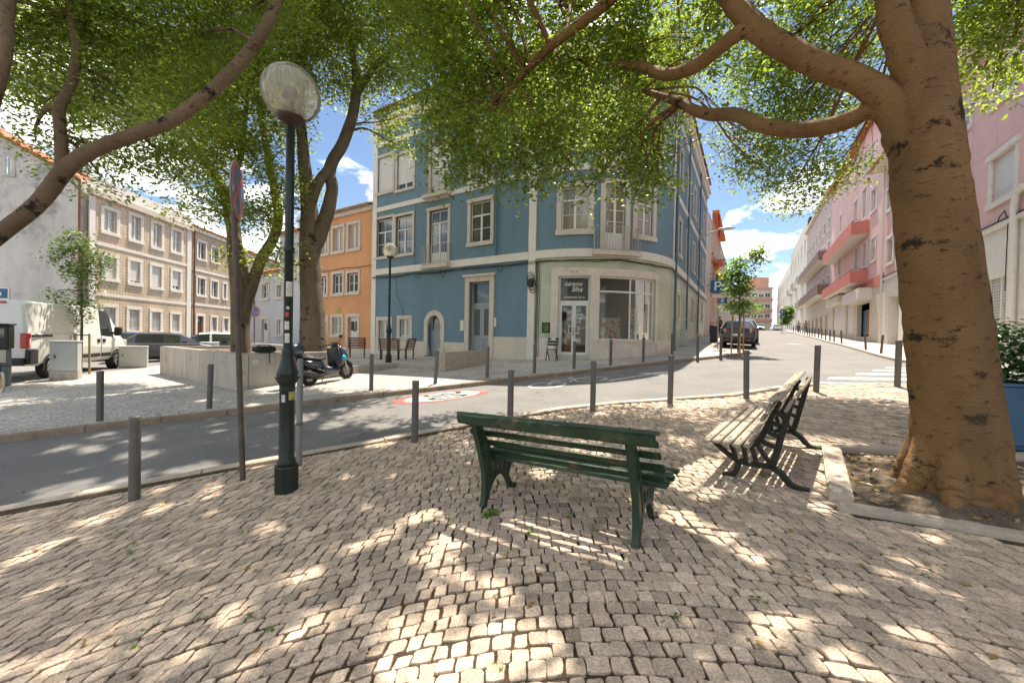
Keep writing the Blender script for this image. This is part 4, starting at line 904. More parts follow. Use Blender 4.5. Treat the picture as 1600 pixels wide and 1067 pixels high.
# grey gable at the far left
gw = building('grey_gable', 'stained grey rendered gable wall behind the white van'); q0 = Vector((-24.45, 22.0)); qd = Vector((-.955, -.297))
gf = Fac(straight(q0, qd, (.297 * 1, -.955)), 0, 12)
aw = gf.pix(6, 258)[0]; w_ = gf.window(gw, gf.rect(5, 24, 242, 276), sw=.12, cols=2, rows=2, trim=m_stained)
mb = gf.mb(); o = gf.open[-1]; zL = gf.pix(129, 281)[1]; a5, z5 = gf.pix(5, 213); sl_ = (z5 - zL) / a5; zf_ = lambda a: zL + sl_ * a
cuts = [0, o[0], o[1], 14]
for x0, x1 in zip(cuts, cuts[1:]):
    if x0 == o[0]: mb.face([(x0, 0, -2.3), (x1, 0, -2.3), (x1, 0, o[2]), (x0, 0, o[2])]); mb.face([(x0, 0, o[3]), (x1, 0, o[3]), (x1, 0, zf_(x1)), (x0, 0, zf_(x0))])
    else: mb.face([(x0, 0, -2.3), (x1, 0, -2.3), (x1, 0, zf_(x1)), (x0, 0, zf_(x0))])
mb.face([(0, 0, -2.3), (0, 0, zL), (0, -6, zL), (0, -6, -2.3)]); mb.build('wall', m_stained, gw)
mb = gf.mb(); mb.face([(0, .1, zL + .05), (14, .1, zf_(14) + .05), (14, -8, zf_(14) + .05), (0, -8, zL + .05)]); mb.face([(0, .1, zL + .05), (14, .1, zf_(14) + .05), (14, .1, zf_(14) - .1), (0, .1, zL - .1)])
for k in range(40): a = k * .35; mb.box(a, a + .2, .02, .16, zf_(a) + .03, zf_(a) + .16)
mb.build('roof', m_rooft, gw)
mb = gf.mb(); mb.tube([(-.08, .1, -1.6), (-.08, .1, zL)], .06, 6); mb.build('downpipe', m_rust, gw)
r = gf.rect(-30, 15.5, 449, 473); mb = gf.mb(); mb.box(r[0], r[1], .01, .06, r[2], r[3]); mb.box(r[0] + .05, r[1] - .05, .06, .066, r[2] + .25, r[3] - .05, 1); mb.box(r[0] + .3, r[0] + .8, .067, .07, r[2] + .4, r[3] - .25, 2); mb.box(r[0] + .1, r[0] + .7, .06, .067, r[2] + .06, r[2] + .18, 3)
tag(mb.build('wall_poster', [m_white, M('poster_blue', (.03, .13, .30), .4, .3, 3), m_white, M('poster_green', (.07, .25, .10), .4, .1, 3)]), 'blue advertising poster on the stained grey gable wall', 'poster')
# ------------------------------------------------------------------ pink terrace on the right of the hill street
NR = 7.9; rp0 = SN(190, NR); rf = Fac(straight(rp0, (-D2[0], -D2[1]), (-N2[0], -N2[1])), 0, 182)
def ra(px): return rf.pix(px, 450)[0]
r1 = building('pink_house', 'pink rendered house with white ground floor behind the big tree trunk'); A1 = ra(1381); A1e = 183
for r in ((1546, 1592, 230, 317), (1550, 1592, 92, 157), (1490, 1520, 166, 213), (1490, 1517, 262, 322), (1386, 1399, 290, 329), (1386, 1397, 368, 414)):
    rf.window(r1, rf.rect(*r), sw=.2, trim=m_white, cols=2, rows=2 if r[2] < 200 else 1, shutter=1 if r[2] == 230 else 0, lintel=.05, glass=g_curt)
zl = rf.pix(1526, 373)[1]; ze = rf.pix(1525, 100)[1]
rf.open.append(rf.rect(1387, 1404, 461, 540)); o = rf.open[-1]
mb = rf.mb(); mb.box(o[0], o[1], -.5, -.45, o[2] - .5, o[3]); mb.build('recess', m_trim, r1)
g_ = rf.rect(1541, 1581, 433, 520); rf.open.append(g_); mb = rf.mb()
nx = 14; nz = 18
for k in range(nx + 1): x = g_[0] + (g_[1] - g_[0]) * k / nx; mb.box(x - .012, x + .012, -.1, -.08, g_[2], g_[3])
for k in range(nz + 1): z = g_[2] + (g_[3] - g_[2]) * k / nz; mb.box(g_[0], g_[1], -.1, -.08, z - .012, z + .012)
for k in (0, .5, 1): x = g_[0] + (g_[1] - g_[0]) * k; mb.box(x - .05, x + .05, -.12, -.06, g_[2], g_[3])
gd_ = mb.build('grid_gate', m_sash, r1); mb = rf.mb(); mb.box(g_[0], g_[1], -.16, -.14, g_[2], g_[3]); mb.build('gate_glass', glass_mat('gate_glass', (.25, .25, .24), .2, .5), gd_)
rf.wall(r1, A1, A1e, zl, ze, m_pink); rf.wall(r1, A1, A1e, -1.4, zl, m_white, depth=.45); rf.band(r1, A1, A1e, zl, .16, .12, m_white); rf.band(r1, A1, A1e, zl + .16, .03, .14, m_cable, 'drip_edge')
mb = rf.mb()
for z in np.arange(zl + 1.4, ze, 1.75): mb.box(A1, A1e, 0, .003, z - .012, z + .012)
for a in np.arange(A1 + .9, A1e, 1.9): mb.box(a - .01, a + .01, 0, .004, zl + .2, ze)
mb.build('render_joints', M('pink_joint', (.62, .39, .37), .8, .05, 3), r1)
tile_roof(rf, r1, A1, A1e, ze + .12, .95, 5, 2.2, None, .3); mb = rf.mb(); mb.box(A1, A1e, 0, .9, ze, ze + .05); mb.build('eave', m_white, r1)
prism_obj('core', [back(rf, A1, -.5), back(rf, A1e, -.5), back(rf, A1e, -10), back(rf, A1, -10)], -1.4, ze, m_dark, r1)
for px in (1382, 1591):
    a = rf.pix(px, 420)[0]; mb = rf.mb(); mb.tube([(a, .14, -.6), (a, .14, ze if px < 1500 else zl + .5)], .07 if px < 1500 else .11, 8)
    if px > 1500: mb.tube([(a, .14, zl + .5), (a + .15, .14, zl + .9), (a + .5, .14, zl + 1.0)], .11, 8)
    mb.build('downpipe', m_white, r1)
mb = rf.mb(); a = rf.pix(1575, 370)[0]; mb.tube([(a - .6, .06, zl + .1), (a - .3, .12, zl + .35), (a, .1, zl + .5), (a + .1, .05, zl + .1), (a + .05, .05, 2)], .02, 4); mb.tube([(A1, .08, zl + .22), (A1e, .08, zl + .22)], .025, 4); mb.build('cable', m_cable, r1)
def balcony(fac, parent, a0, a1, z, h, out, mat, under, name='balcony'):
    """slab and solid parapet, splayed outwards at the ends"""
    mb = fac.mb(); sp = .35
    P = [(a0, 0), (a0 + sp, out), (a1 - sp, out), (a1, 0)]; Pi = [(a0 + .12, 0), (a0 + sp + .06, out - .1), (a1 - sp - .06, out - .1), (a1 - .12, 0)]
    for (p, q), (pi, qi) in zip(zip(P, P[1:]), zip(Pi, Pi[1:])):
        mb.face([(*p, z), (*q, z), (*q, z + h), (*p, z + h)]); mb.face([(*pi, z), (*qi, z), (*qi, z + h), (*pi, z + h)]); mb.face([(*p, z + h), (*q, z + h), (*qi, z + h), (*pi, z + h)])
    mb.face([(*p, z) for p in P], 1); mb.face([(*p, z + .15) for p in P], 1); b = mb.build(name, [mat, under], parent)
    mb = fac.mb(); mb.tube([(*Pi[0], z + h + .12), (*Pi[1], z + h + .12), (*Pi[2], z + h + .12), (*Pi[3], z + h + .12)], .022, 5); 
    for p in Pi[1:3]: mb.tube([(*p, z + h), (*p, z + h + .12)], .018, 4)
    mb.build('handrail', m_biron, b); return b
r2 = building('coral_balcony_house', 'pink rendered house with coral balconies on the hill'); A2 = ra(1297)
for r in ((1335.6, 1343, 254, 292), (1322.5, 1328, 275, 303), (1350, 1357, 239, 272), (1347, 1355, 293, 344), (1334, 1341, 312, 350), (1361, 1371, 292, 332), (1361, 1369, 370, 410), (1348, 1354.5, 378, 420), (1335, 1341, 386, 424), (1312, 1316, 335, 365), (1310, 1314, 400, 432), (1361, 1369, 222, 258)):
    rf.window(r2, rf.rect(*r), sw=.15, trim=m_white, cols=2, glass=g_curt, shutter=random.choice((0, 0, .4, 1)))
zt2 = rf.pix(1345, 225)[1]; zs2 = rf.pix(1358, 452)[1]
shop = rf.rect(1339, 1358, 474, 526); rf.open += [shop, rf.rect(1301, 1320, 478, 522), rf.rect(1322, 1333, 470, 522)]
mb = rf.mb(); o = rf.open[-3]; mb.box(o[0], o[1], -.9, -.85, o[2], o[3]); 
for k, c in enumerate(((0, .3, 1), (.32, .45, 2), (.5, .62, 3), (.66, .95, 1))): mb.box(o[0] + (o[1] - o[0]) * c[0], o[0] + (o[1] - o[0]) * c[1], -.5, -.4, o[2] + .2, o[3] - .5, c[2])
mb.build('shop_display', [m_dark, M('toy_blue', (.1, .3, .55), .5, .4, 3), M('toy_orange', (.75, .2, .05), .5, .4, 3), M('toy_purple', (.4, .08, .4), .5, .4, 3)], r2)
for o in rf.open[-2:]: mb = rf.mb(); mb.box(o[0], o[1], -.18, -.12, o[2], o[3]); mb.build('roller_door', m_shut, r2)
rf.wall(r2, A2, A1, zs2, zt2, m_pink); rf.wall(r2, A2, A1, -.8, zs2, m_trim, depth=.3)
o = shop; mb = rf.mb(); mb.box(o[0] - 1.5, o[1] + .6, 0, .8, o[3] + .15, o[3] + 1.0); mb.build('shop_fascia', m_white, r2)
mb = rf.mb(); o = rf.open[-2]; mb.box(o[0] - .3, o[1] + .3, 0, .6, o[3] + .1, o[3] + .8); mb.build('shop_fascia', m_white, r2)
prism_obj('core', [back(rf, A2, -.95), back(rf, A1, -.95), back(rf, A1, -10), back(rf, A2, -10)], -.8, zt2, m_dark, r2); tile_roof(rf, r2, A2, A1, zt2, .5, 5, 2)
ba1 = rf.pix(1359, 343)[0]; ba0 = ba1 - 15
zbt = rf.pix(1359, 343)[1]; balcony(rf, r2, ba0, ba1, zbt - 1.05, 1.05, 1.05, m_coral, m_white); zbt = rf.pix(1358, 420.6)[1]; balcony(rf, r2, ba0, ba1, zbt - .98, .98, 1.05, m_coral, m_white)
rf.band(r2, A2, A1, zs2, .7, .05, m_coral)
r3 = building('brown_balcony_house', 'grey pink house with brown stone balconies farther up the hill'); A3 = ra(1259); zt3 = rf.pix(1274, 344)[1]
zb = [rf.pix(1290, y)[1] for y in (399, 449)]
for z in zb: balcony(rf, r3, A3 + .8, A2 - .3, z - 1.1, 1.1, 1.1, STONE_BR, m_white)
rows(rf, r3, A3, A2, 3, 7, 1.5, [zb[1] - .9, zb[0] - .9, zb[0] + 2.6], [2.3, 2.3, 1.7], sw=.15, trim=m_white); rows(rf, r3, A3, A2, 1, 6, 2.2, [1.2], [2.4], sw=.2, trim=m_trim, cols=1)
rf.wall(r3, A3, A2, -.3, zb[1] - 1.3, m_trim); rf.wall(r3, A3, A2, zb[1] - 1.3, zt3, M('greypink_render', (.56, .45, .42), .85, .1, .7, .2, 60)); prism_obj('core', [back(rf, A3, -.22), back(rf, A2, -.22), back(rf, A2, -10), back(rf, A3, -10)], -.3, zt3, m_dark, r3)
rf.band(r3, A3, A2, zt3, .4, .4, m_trim, 'cornice')
r4 = building('iron_balcony_house', 'pale house with iron balconies before the end of the hill street'); A4 = ra(1234); zt4 = rf.pix(1247, 375)[1]
h4 = (zt4 - 1.6) / 4; rows(rf, r4, A4, A3, 4, 6, 1.5, [1.4 + h4 * k for k in range(4)], [2.4] * 4, sw=.18, trim=m_white)
for k in (1, 2):
    for c in range(3): a = A4 + (A3 - A4) * (c + .5) / 3; rf.railing(r4, a - 1.6, a + 1.6, 1.3 + h4 * k, 1.0, .8, .35, m_biron)
rf.wall(r4, A4, A3, -.3, zt4, m_pale); prism_obj('core', [back(rf, A4, -.22), back(rf, A3, -.22), back(rf, A3, -10), back(rf, A4, -10)], -.3, zt4 + .5, m_dark, r4)
r5 = building('far_white_house', 'pale long apartment house at the far end of the hill street'); A5 = 30.0; zt5 = rf.pix(1228, 425)[1]
h5 = (zt5 - 1.8) / 4; rows(rf, r5, A5, A4, 4, 9, 1.7, [1.8 + h5 * k for k in range(4)], [2.2] * 4, sw=.18, trim=m_white)
rf.wall(r5, A5, A4, -.3, zt5, m_white); prism_obj('core', [back(rf, A5, -.22), back(rf, A4, -.22), back(rf, A4, -10), back(rf, A5, -10)], -.3, zt5 + .3, m_dark, r5)
# house closing the street
e0 = at(1150, 500, 128); ef = Fac(straight((e0.x, e0.y), (.98, -.2), (-.2, -.98)), 0, 14); eb = building('end_house', 'peach banded apartment house closing the far end of the street')
zte = ef.pix(1185, 452)[1]; A_ = 10.5
for k in range(3):
    z = ef.pix(1185, (497, 482, 465)[k])[1]
    for c in range(5): a = .6 + c * 1.95; ef.window(eb, (a, a + 1.6, z, z + 1.5), sw=.12, trim=m_white, cols=2, shutter=.3 * (c % 2))
    ef.band(eb, 0, A_, z - 1.15, .9, .5, m_peach, 'balcony')
ef.wall(eb, 0, A_, 0, zte, m_pale); ef.band(eb, 0, A_, zte, .6, .5, m_peach, 'cornice'); prism_obj('core', [back(ef, 0, -.22), back(ef, A_, -.22), back(ef, A_, -9), back(ef, 0, -9)], 0, zte + .4, m_peach, eb)
tw = at(1188, 440, 134); mb = MB(); mb.box(tw.x - 3, tw.x + 3, tw.y, tw.y + 5, 5, tw.z + 1.5); mb.build('roof_house', m_peach, eb)
# ------------------------------------------------------------------ left side of the hill street beyond the blue house
lp0 = (EE[0] + D2[0] * L2, EE[1] + D2[1] * L2); lf_ = Fac(straight(lp0, D2, N2), 0, 75)
l1 = building('pale_side_house', 'narrow pale house between the blue house and the orange eaves'); B1 = 5.0; z = lf_.pix(1103, 318)[1]
rows(lf_, l1, 0, B1, 3, 2, 1.1, [1.6, 4.6, 7.8], [2, 2.1, 2], sw=.15, trim=m_white); lf_.wall(l1, 0, B1, -.4, z, m_pale); prism_obj('core', [back(lf_, 0, -.22), back(lf_, B1, -.22), back(lf_, B1, -9), back(lf_, 0, -9)], -.4, z, m_dark, l1); lf_.railing(l1, 1.2, 4, 4.5, 1, .7, .2, m_biron)
l2 = building('orange_eaves_house', 'peach house with bright orange eaves up the hill street'); B2 = 17.0; z2 = z + .9
rows(lf_, l2, B1, B2, 3, 5, 1.2, [1.9, 5.0, 8.2], [2.1, 2.1, 2], sw=.15, trim=m_white); lf_.wall(l2, B1, B2, 0, z2, m_peach); prism_obj('core', [back(lf_, B1, -.22), back(lf_, B2, -.22), back(lf_, B2, -9), back(lf_, B1, -9)], 0, z2, m_dark, l2)
m_or = M('orange_board', (.72, .20, .04), .6, .06, 3)
mb = lf_.mb(); mb.box(B1, B2, 0, .55, z2, z2 + .25); mb.box(B1 + 2, B2, 0, .45, 7.0, 7.3); mb.build('eaves', m_or, l2)
mb = lf_.mb(); mb.box(B1 + .3, B1 + 3.6, 0, .9, 4.6, 4.75); mb.box(B1 + .3, B1 + 3.6, .85, .9, 4.75, 5.6); mb.box(B1 + .2, B1 + 3.8, 0, 1.1, 7.3, 7.4); bl = mb.build('balcony', m_coral, l2)
l3 = building('far_left_house', 'pale grey house beyond the orange eaves on the hill street'); B3 = 52.0
rows(lf_, l3, B2, B3, 3, 9, 1.4, [2.6, 5.6, 8.6], [2, 2, 1.9], sw=.15, trim=m_white); lf_.wall(l3, B2, B3, 0, 11.6, m_pale); prism_obj('core', [back(lf_, B2, -.22), back(lf_, B3, -.22), back(lf_, B3, -9), back(lf_, B2, -9)], 0, 11.8, m_grey, l3)
# washing and flags on the pale side house
mb = lf_.mb()
for a, z_, w_, h_ in ((1.0, 9.4, .35, .8), (1.7, 8.6, .3, .7)): 
    for k in range(6): mb.face([(a + w_ * k / 6, .8 + .05 * math.sin(k * 1.7), z_), (a + w_ * (k + 1) / 6, .8 + .05 * math.sin((k + 1) * 1.7), z_), (a + w_ * (k + 1) / 6, .8 + .09 * math.sin((k + 1) * 1.7), z_ + h_), (a + w_ * k / 6, .8 + .09 * math.sin(k * 1.7), z_ + h_)])
o = mb.build('hanging_flag', M('red_cloth', (.55, .03, .06), .8, .15, 4)); sd = o.modifiers.new('t', 'SOLIDIFY'); sd.thickness = .01
tag(o, 'red cloths hanging from the pale house beside the blue building', 'flag')
# bracket street lamps
def bracket(label, foot, head, armlen):
    t = thing('bracket_lamp', label, 'street lamp', foot[:], 0); f = Vector(foot); h = Vector(head); d = h - f; mb = MB()
    mb.tube([(0, 0, 0), (d * .9)[:], d[:]], .035, 8); mb.tube([(0, 0, -.45), (d * .25 - Vector((0, 0, .1)))[:], (d * .45)[:]], .02, 6); mb.build('arm', m_iron, t)
    u = Vector((d.x, d.y, 0)).normalized(); s = Vector((-u.y, u.x, 0)); mb = MB(); prof = [(-.15, .05, .07), (0, .09, .10), (.3, .14, .12), (.62, .13, .09), (.75, .06, .04)]; vs = []
    for l, w, hh in prof:
        for a in range(10): q = math.pi * a / 9; vs.append((d + u * l + s * (w * math.cos(q)) + Vector((0, 0, hh * math.sin(q))))[:])
    fs = [(i * 10 + k, i * 10 + k + 1, (i + 1) * 10 + k + 1, (i + 1) * 10 + k) for i in range(4) for k in range(9)]; mb.mesh(vs, fs, 0, True); mb.build('housing', M('lamp_grey', (.42, .43, .44), .4, .05, 5), t)
    mb = MB(); vs = []
    for l, w, hh in prof[1:]:
        for a in range(10): q = math.pi * a / 9; vs.append((d + u * l + s * (w * .95 * math.cos(q)) - Vector((0, 0, hh * .8 * math.sin(q))))[:])
    mb.mesh(vs, [(i * 10 + k, i * 10 + k + 1, (i + 1) * 10 + k + 1, (i + 1) * 10 + k) for i in range(3) for k in range(9)], 0, True); mb.build('lens', glass_mat('lamp_lens', (.7, .7, .68), .1, .6), t)
a, z = rf.pix(1606, 149); f_ = rf.map(a, 0, z); h_ = rf.map(a, 1.35, z + .05); bracket('grey bracket street lamp on the pink house right of the trunk', f_, h_, 1.3)
a, z = BF_.pix(1084, 372); f_ = BF_.map(a, 0, z); h_ = BF_.map(a, 1.5, z + .35); bracket('grey bracket street lamp on the side of the blue building', f_, h_, 1.5)
# ================================================================== trees
def bark_mat(name, col, col2, spot, bands=()):
    m = bpy.data.materials.new(name); m.use_nodes = True; t = m.node_tree; N = t.nodes; L = t.links; b = N['Principled BSDF']; b.inputs['Roughness'].default_value = .8; b.inputs['Specular IOR Level'].default_value = .25
    g = N.new('ShaderNodeNewGeometry'); P = g.outputs['Position']
    def noise(sc, det, zs=1, rough=.6, xy=1):
        mp = N.new('ShaderNodeMapping'); mp.inputs['Scale'].default_value = (xy, xy, zs); L.new(P, mp.inputs['Vector']); n = N.new('ShaderNodeTexNoise'); n.inputs['Scale'].default_value = sc; n.inputs['Detail'].default_value = det; n.inputs['Roughness'].default_value = rough; L.new(mp.outputs[0], n.inputs['Vector']); return n.outputs['Fac']
    def ramp(f, p0, p1, c0, c1):
        r = N.new('ShaderNodeValToRGB'); r.color_ramp.elements[0].position = p0; r.color_ramp.elements[1].position = p1; r.color_ramp.elements[0].color = tuple(c0) + (1,); r.color_ramp.elements[1].color = tuple(c1) + (1,); L.new(f, r.inputs['Fac']); return r.outputs[0]
    base = ramp(noise(2.2, 7, .5), .32, .68, col2, col)
    def mixin(c, fac, col):
        m_ = N.new('ShaderNodeMixRGB'); L.new(fac, m_.inputs['Fac']); L.new(c, m_.inputs['Color1']); m_.inputs['Color2'].default_value = tuple(col) + (1,); return m_.outputs[0]
    base = mixin(base, ramp(noise(9, 5, 2.6, .7), .585, .65, (0, 0, 0), (.75, .75, .75)), spot)      # lenticels, dark scabs
    base = mixin(base, ramp(noise(2.6, 8, 1.2, .72), .585, .63, (0, 0, 0), (.95, .95, .95)), [c * .6 for c in spot])
    ln = noise(26, 3, 4.5, .6, .35); base = mixin(base, ramp(ln, .60, .70, (0, 0, 0), (.35, .35, .35)), [c * 1.6 for c in spot])
    base = mixin(base, ramp(noise(1.3, 5, .4), .54, .70, (0, 0, 0), (.6, .6, .6)), (.17, .115, .065))
    if bands:                                            # rough dark scars across the trunk
        sp = N.new('ShaderNodeSeparateXYZ'); L.new(P, sp.inputs[0])
        for zc, wd, amt in bands:
            mm = N.new('ShaderNodeMath'); mm.operation = 'SUBTRACT'; L.new(sp.outputs[2], mm.inputs[0]); mm.inputs[1].default_value = zc
            m2 = N.new('ShaderNodeMath'); m2.operation = 'ABSOLUTE'; L.new(mm.outputs[0], m2.inputs[0])
            m3 = N.new('ShaderNodeMapRange'); m3.inputs['From Min'].default_value = 0; m3.inputs['From Max'].default_value = wd; m3.inputs['To Min'].default_value = amt; m3.inputs['To Max'].default_value = 0; L.new(m2.outputs[0], m3.inputs['Value'])
            m4 = N.new('ShaderNodeMath'); m4.operation = 'ADD'; L.new(m3.outputs[0], m4.inputs[0]); L.new(noise(5.0, 10, 1.6, .78), m4.inputs[1])
            base = mixin(base, ramp(m4.outputs[0], .66, .72, (0, 0, 0), (.96, .96, .96)), [c * .8 for c in spot])
    L.new(base, b.inputs['Base Color'])
    bp = N.new('ShaderNodeBump'); bp.inputs['Strength'].default_value = .9; bp.inputs['Distance'].default_value = .04
    a = N.new('ShaderNodeMath'); a.operation = 'ADD'; L.new(noise(9, 6, 2.6, .7), a.inputs[0]); L.new(noise(40, 4, 3), a.inputs[1]); L.new(a.outputs[0], bp.inputs['Height']); L.new(bp.outputs[0], b.inputs['Normal'])
    MATS[name] = m; return m
m_bark = bark_mat('smooth_bark', (.36, .205, .085), (.22, .12, .05), (.045, .028, .015), ((.84, .22, .15), (.05, .2, .155), (1.45, .1, .13), (-.45, .25, .07), (-1.05, .3, .10)))
m_bark3 = bark_mat('limb_bark', (.31, .215, .135), (.20, .135, .085), (.045, .032, .022))
m_bark2 = bark_mat('grey_bark', (.24, .185, .125), (.15, .115, .08), (.045, .035, .025))
m_leaf = leaf_mat('leaf', (.032, .066, .012), (.145, .21, .033), (.40, .52, .05), .5)
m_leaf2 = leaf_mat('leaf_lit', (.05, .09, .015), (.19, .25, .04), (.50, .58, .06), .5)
m_leaf3 = leaf_mat('leaf_fresh', (.05, .12, .02), (.15, .25, .05), (.30, .48, .08), .45)
m_leaf4 = leaf_mat('leaf_dark', (.022, .05, .012), (.08, .13, .028), (.16, .24, .035), .4)
m_hedge = leaf_mat('hedge_leaf', (.012, .05, .014), (.05, .14, .03), (.08, .20, .03), .25)
# openings in the crowns: where the sun comes through to the ground (x, y, radius)
GAPS = []
for px, py, r in ((700, 905, .2), (760, 925, .2), (690, 960, .22), (640, 990, .2), (775, 1000, .26), (720, 1045, .3), (610, 1015, .12), (830, 1005, .16), (865, 1035, .16), (600, 840, .16), (655, 805, .2), (560, 855, .1), (690, 865, .2),
        (720, 830, .3), (790, 835, .32), (860, 845, .32), (930, 855, .3), (985, 835, .2), (900, 725, .25), (850, 740, .2), (940, 705, .2), (1015, 785, .25), (1050, 815, .25), (1085, 755, .35), (1120, 835, .2), (1165, 872, .16), (1115, 735, .4), (1240, 705, .4), (1185, 760, .35), (1300, 690, .3), (1290, 740, .2), (1210, 735, .3), (1060, 690, .2),
        (1250, 965, .14), (1190, 985, .12), (1335, 930, .14), (1410, 885, .2), (1450, 1000, .14), (1510, 940, .12), (1330, 1040, .14), (70, 855, .2), (170, 805, .2), (250, 795, .2), (320, 770, .2), (420, 830, .12), (545, 745, .12), (330, 800, .1), (360, 965, .12), (290, 1020, .1), (110, 750, .3), (195, 738, .2), (300, 722, .3), (410, 718, .3), (235, 700, .2), (600, 690, .3), (520, 655, .25), (600, 655, .25), (480, 640, .25), (150, 690, .2), (60, 930, .1), (480, 900, .12), (520, 960, .1), (450, 1000, .1), (1400, 760, .12), (1380, 720, .2)):
    q = gpt(px, py); GAPS.append((q.x, q.y, r))
rg_ = np.random.default_rng(77)
for _ in range(70): u, v = rg_.uniform(-9, 9), rg_.uniform(6.2, 14); x, y = UV(u, v); GAPS.append((x, y, rg_.uniform(.12, .30)))
for _ in range(90): x, y = rg_.uniform(-6, 7), rg_.uniform(1.2, 8); GAPS.append((x, y, rg_.uniform(.05, .13)))
GAPS = np.array(GAPS)
def open_gaps(P, rg):
    H = P[:, :2].copy(); z = np.full(len(P), -1.55)
    for _ in range(2):
        t = (P[:, 2] - z) / SDIR.z; H = P[:, :2] - np.array([SDIR.x, SDIR.y])[None] * t[:, None]; z = GN(H)
    keep = np.ones(len(P), bool)
    w = .16 * np.sin(H[:, 0] * 9 + 1.3 * np.sin(H[:, 1] * 7)) + .16 * np.sin(H[:, 1] * 11 + 2 * np.sin(H[:, 0] * 5)) + rg.normal(0, .07, len(P))
    for x, y, r in GAPS:
        d = np.hypot(H[:, 0] - x, (H[:, 1] - y)) / r; keep &= d > 1.0 + w
    return keep
def leaves(name, parent, centers, per, spread, size, mat, seed=1, droop=.35, aspect=.48, gaps=False):
    rg = np.random.default_rng(seed); C = np.repeat(np.asarray(centers, float), per, axis=0); n = len(C)
    if hasattr(spread, '__len__') and len(np.shape(spread)) == 1 and len(spread) == len(centers): S = np.repeat(np.asarray(spread), per)[:, None]
    else: S = spread
    off = rg.normal(0, 1, (n, 3)) * [1, 1, .72]; off /= np.maximum(1, np.linalg.norm(off, axis=1) / 1.9)[:, None]; P = C + off * S; cid = np.repeat(np.arange(len(centers)), per)
    if gaps:
        kp = open_gaps(P, rg); P = P[kp]; cid = cid[kp]; n = len(P)
    th = rg.uniform(0, 2 * np.pi, n); ax = np.c_[np.cos(th), np.sin(th), -np.abs(rg.normal(droop, .35, n))]; ax /= np.linalg.norm(ax, axis=1)[:, None]
    nr = np.c_[rg.normal(0, .55, n), rg.normal(0, .55, n), np.ones(n)]; sd = np.cross(ax, nr); sd /= np.linalg.norm(sd, axis=1)[:, None]; up = np.cross(sd, ax)
    l = size * rg.uniform(.65, 1.25, n)[:, None]; w = l * aspect * .5
    V = np.empty((n, 4, 3)); V[:, 0] = P; V[:, 1] = P + ax * l * .45 + sd * w + up * w * .35; V[:, 2] = P + ax * l; V[:, 3] = P + ax * l * .45 - sd * w + up * w * .35
    me = bpy.data.meshes.new(name); me.vertices.add(4 * n); me.vertices.foreach_set('co', V.ravel()); me.loops.add(6 * n); me.polygons.add(2 * n)
    b = (np.arange(n) * 4)[:, None]; idx = np.concatenate([b, b + 1, b + 2, b, b + 2, b + 3], axis=1).ravel()
    me.loops.foreach_set('vertex_index', idx.astype(np.int32)); me.polygons.foreach_set('loop_start', (np.arange(2 * n) * 3).astype(np.int32)); me.polygons.foreach_set('loop_total', np.full(2 * n, 3, np.int32))
    me.materials.append(mat); me.update(calc_edges=True)
    cl = rg.normal(.42, .17, len(centers))[cid]; t = np.clip(cl + rg.normal(0, .2, n), 0, 1)
    me.attributes.new('tint', 'FLOAT', 'POINT').data.foreach_set('value', np.repeat(t, 4))
    return link(name, me, parent)
def blob_clumps(blobs, dens, rg, shell=.55):
    out = []; own = []
    for i, (c, r) in enumerate(blobs):
        k = max(6, int(dens * r ** 2.3)); d = rg.normal(0, 1, (k, 3)); d /= np.linalg.norm(d, axis=1)[:, None]; rad_ = r * (shell + (1 - shell) * rg.random(k)) * rg.uniform(.75, 1.08, k)
        rad_[: k // 4] *= rg.random(k // 4)
        out.append(np.array(c) + d * rad_[:, None] * [1, 1, .8]); own += [i] * k
    return np.concatenate(out), own
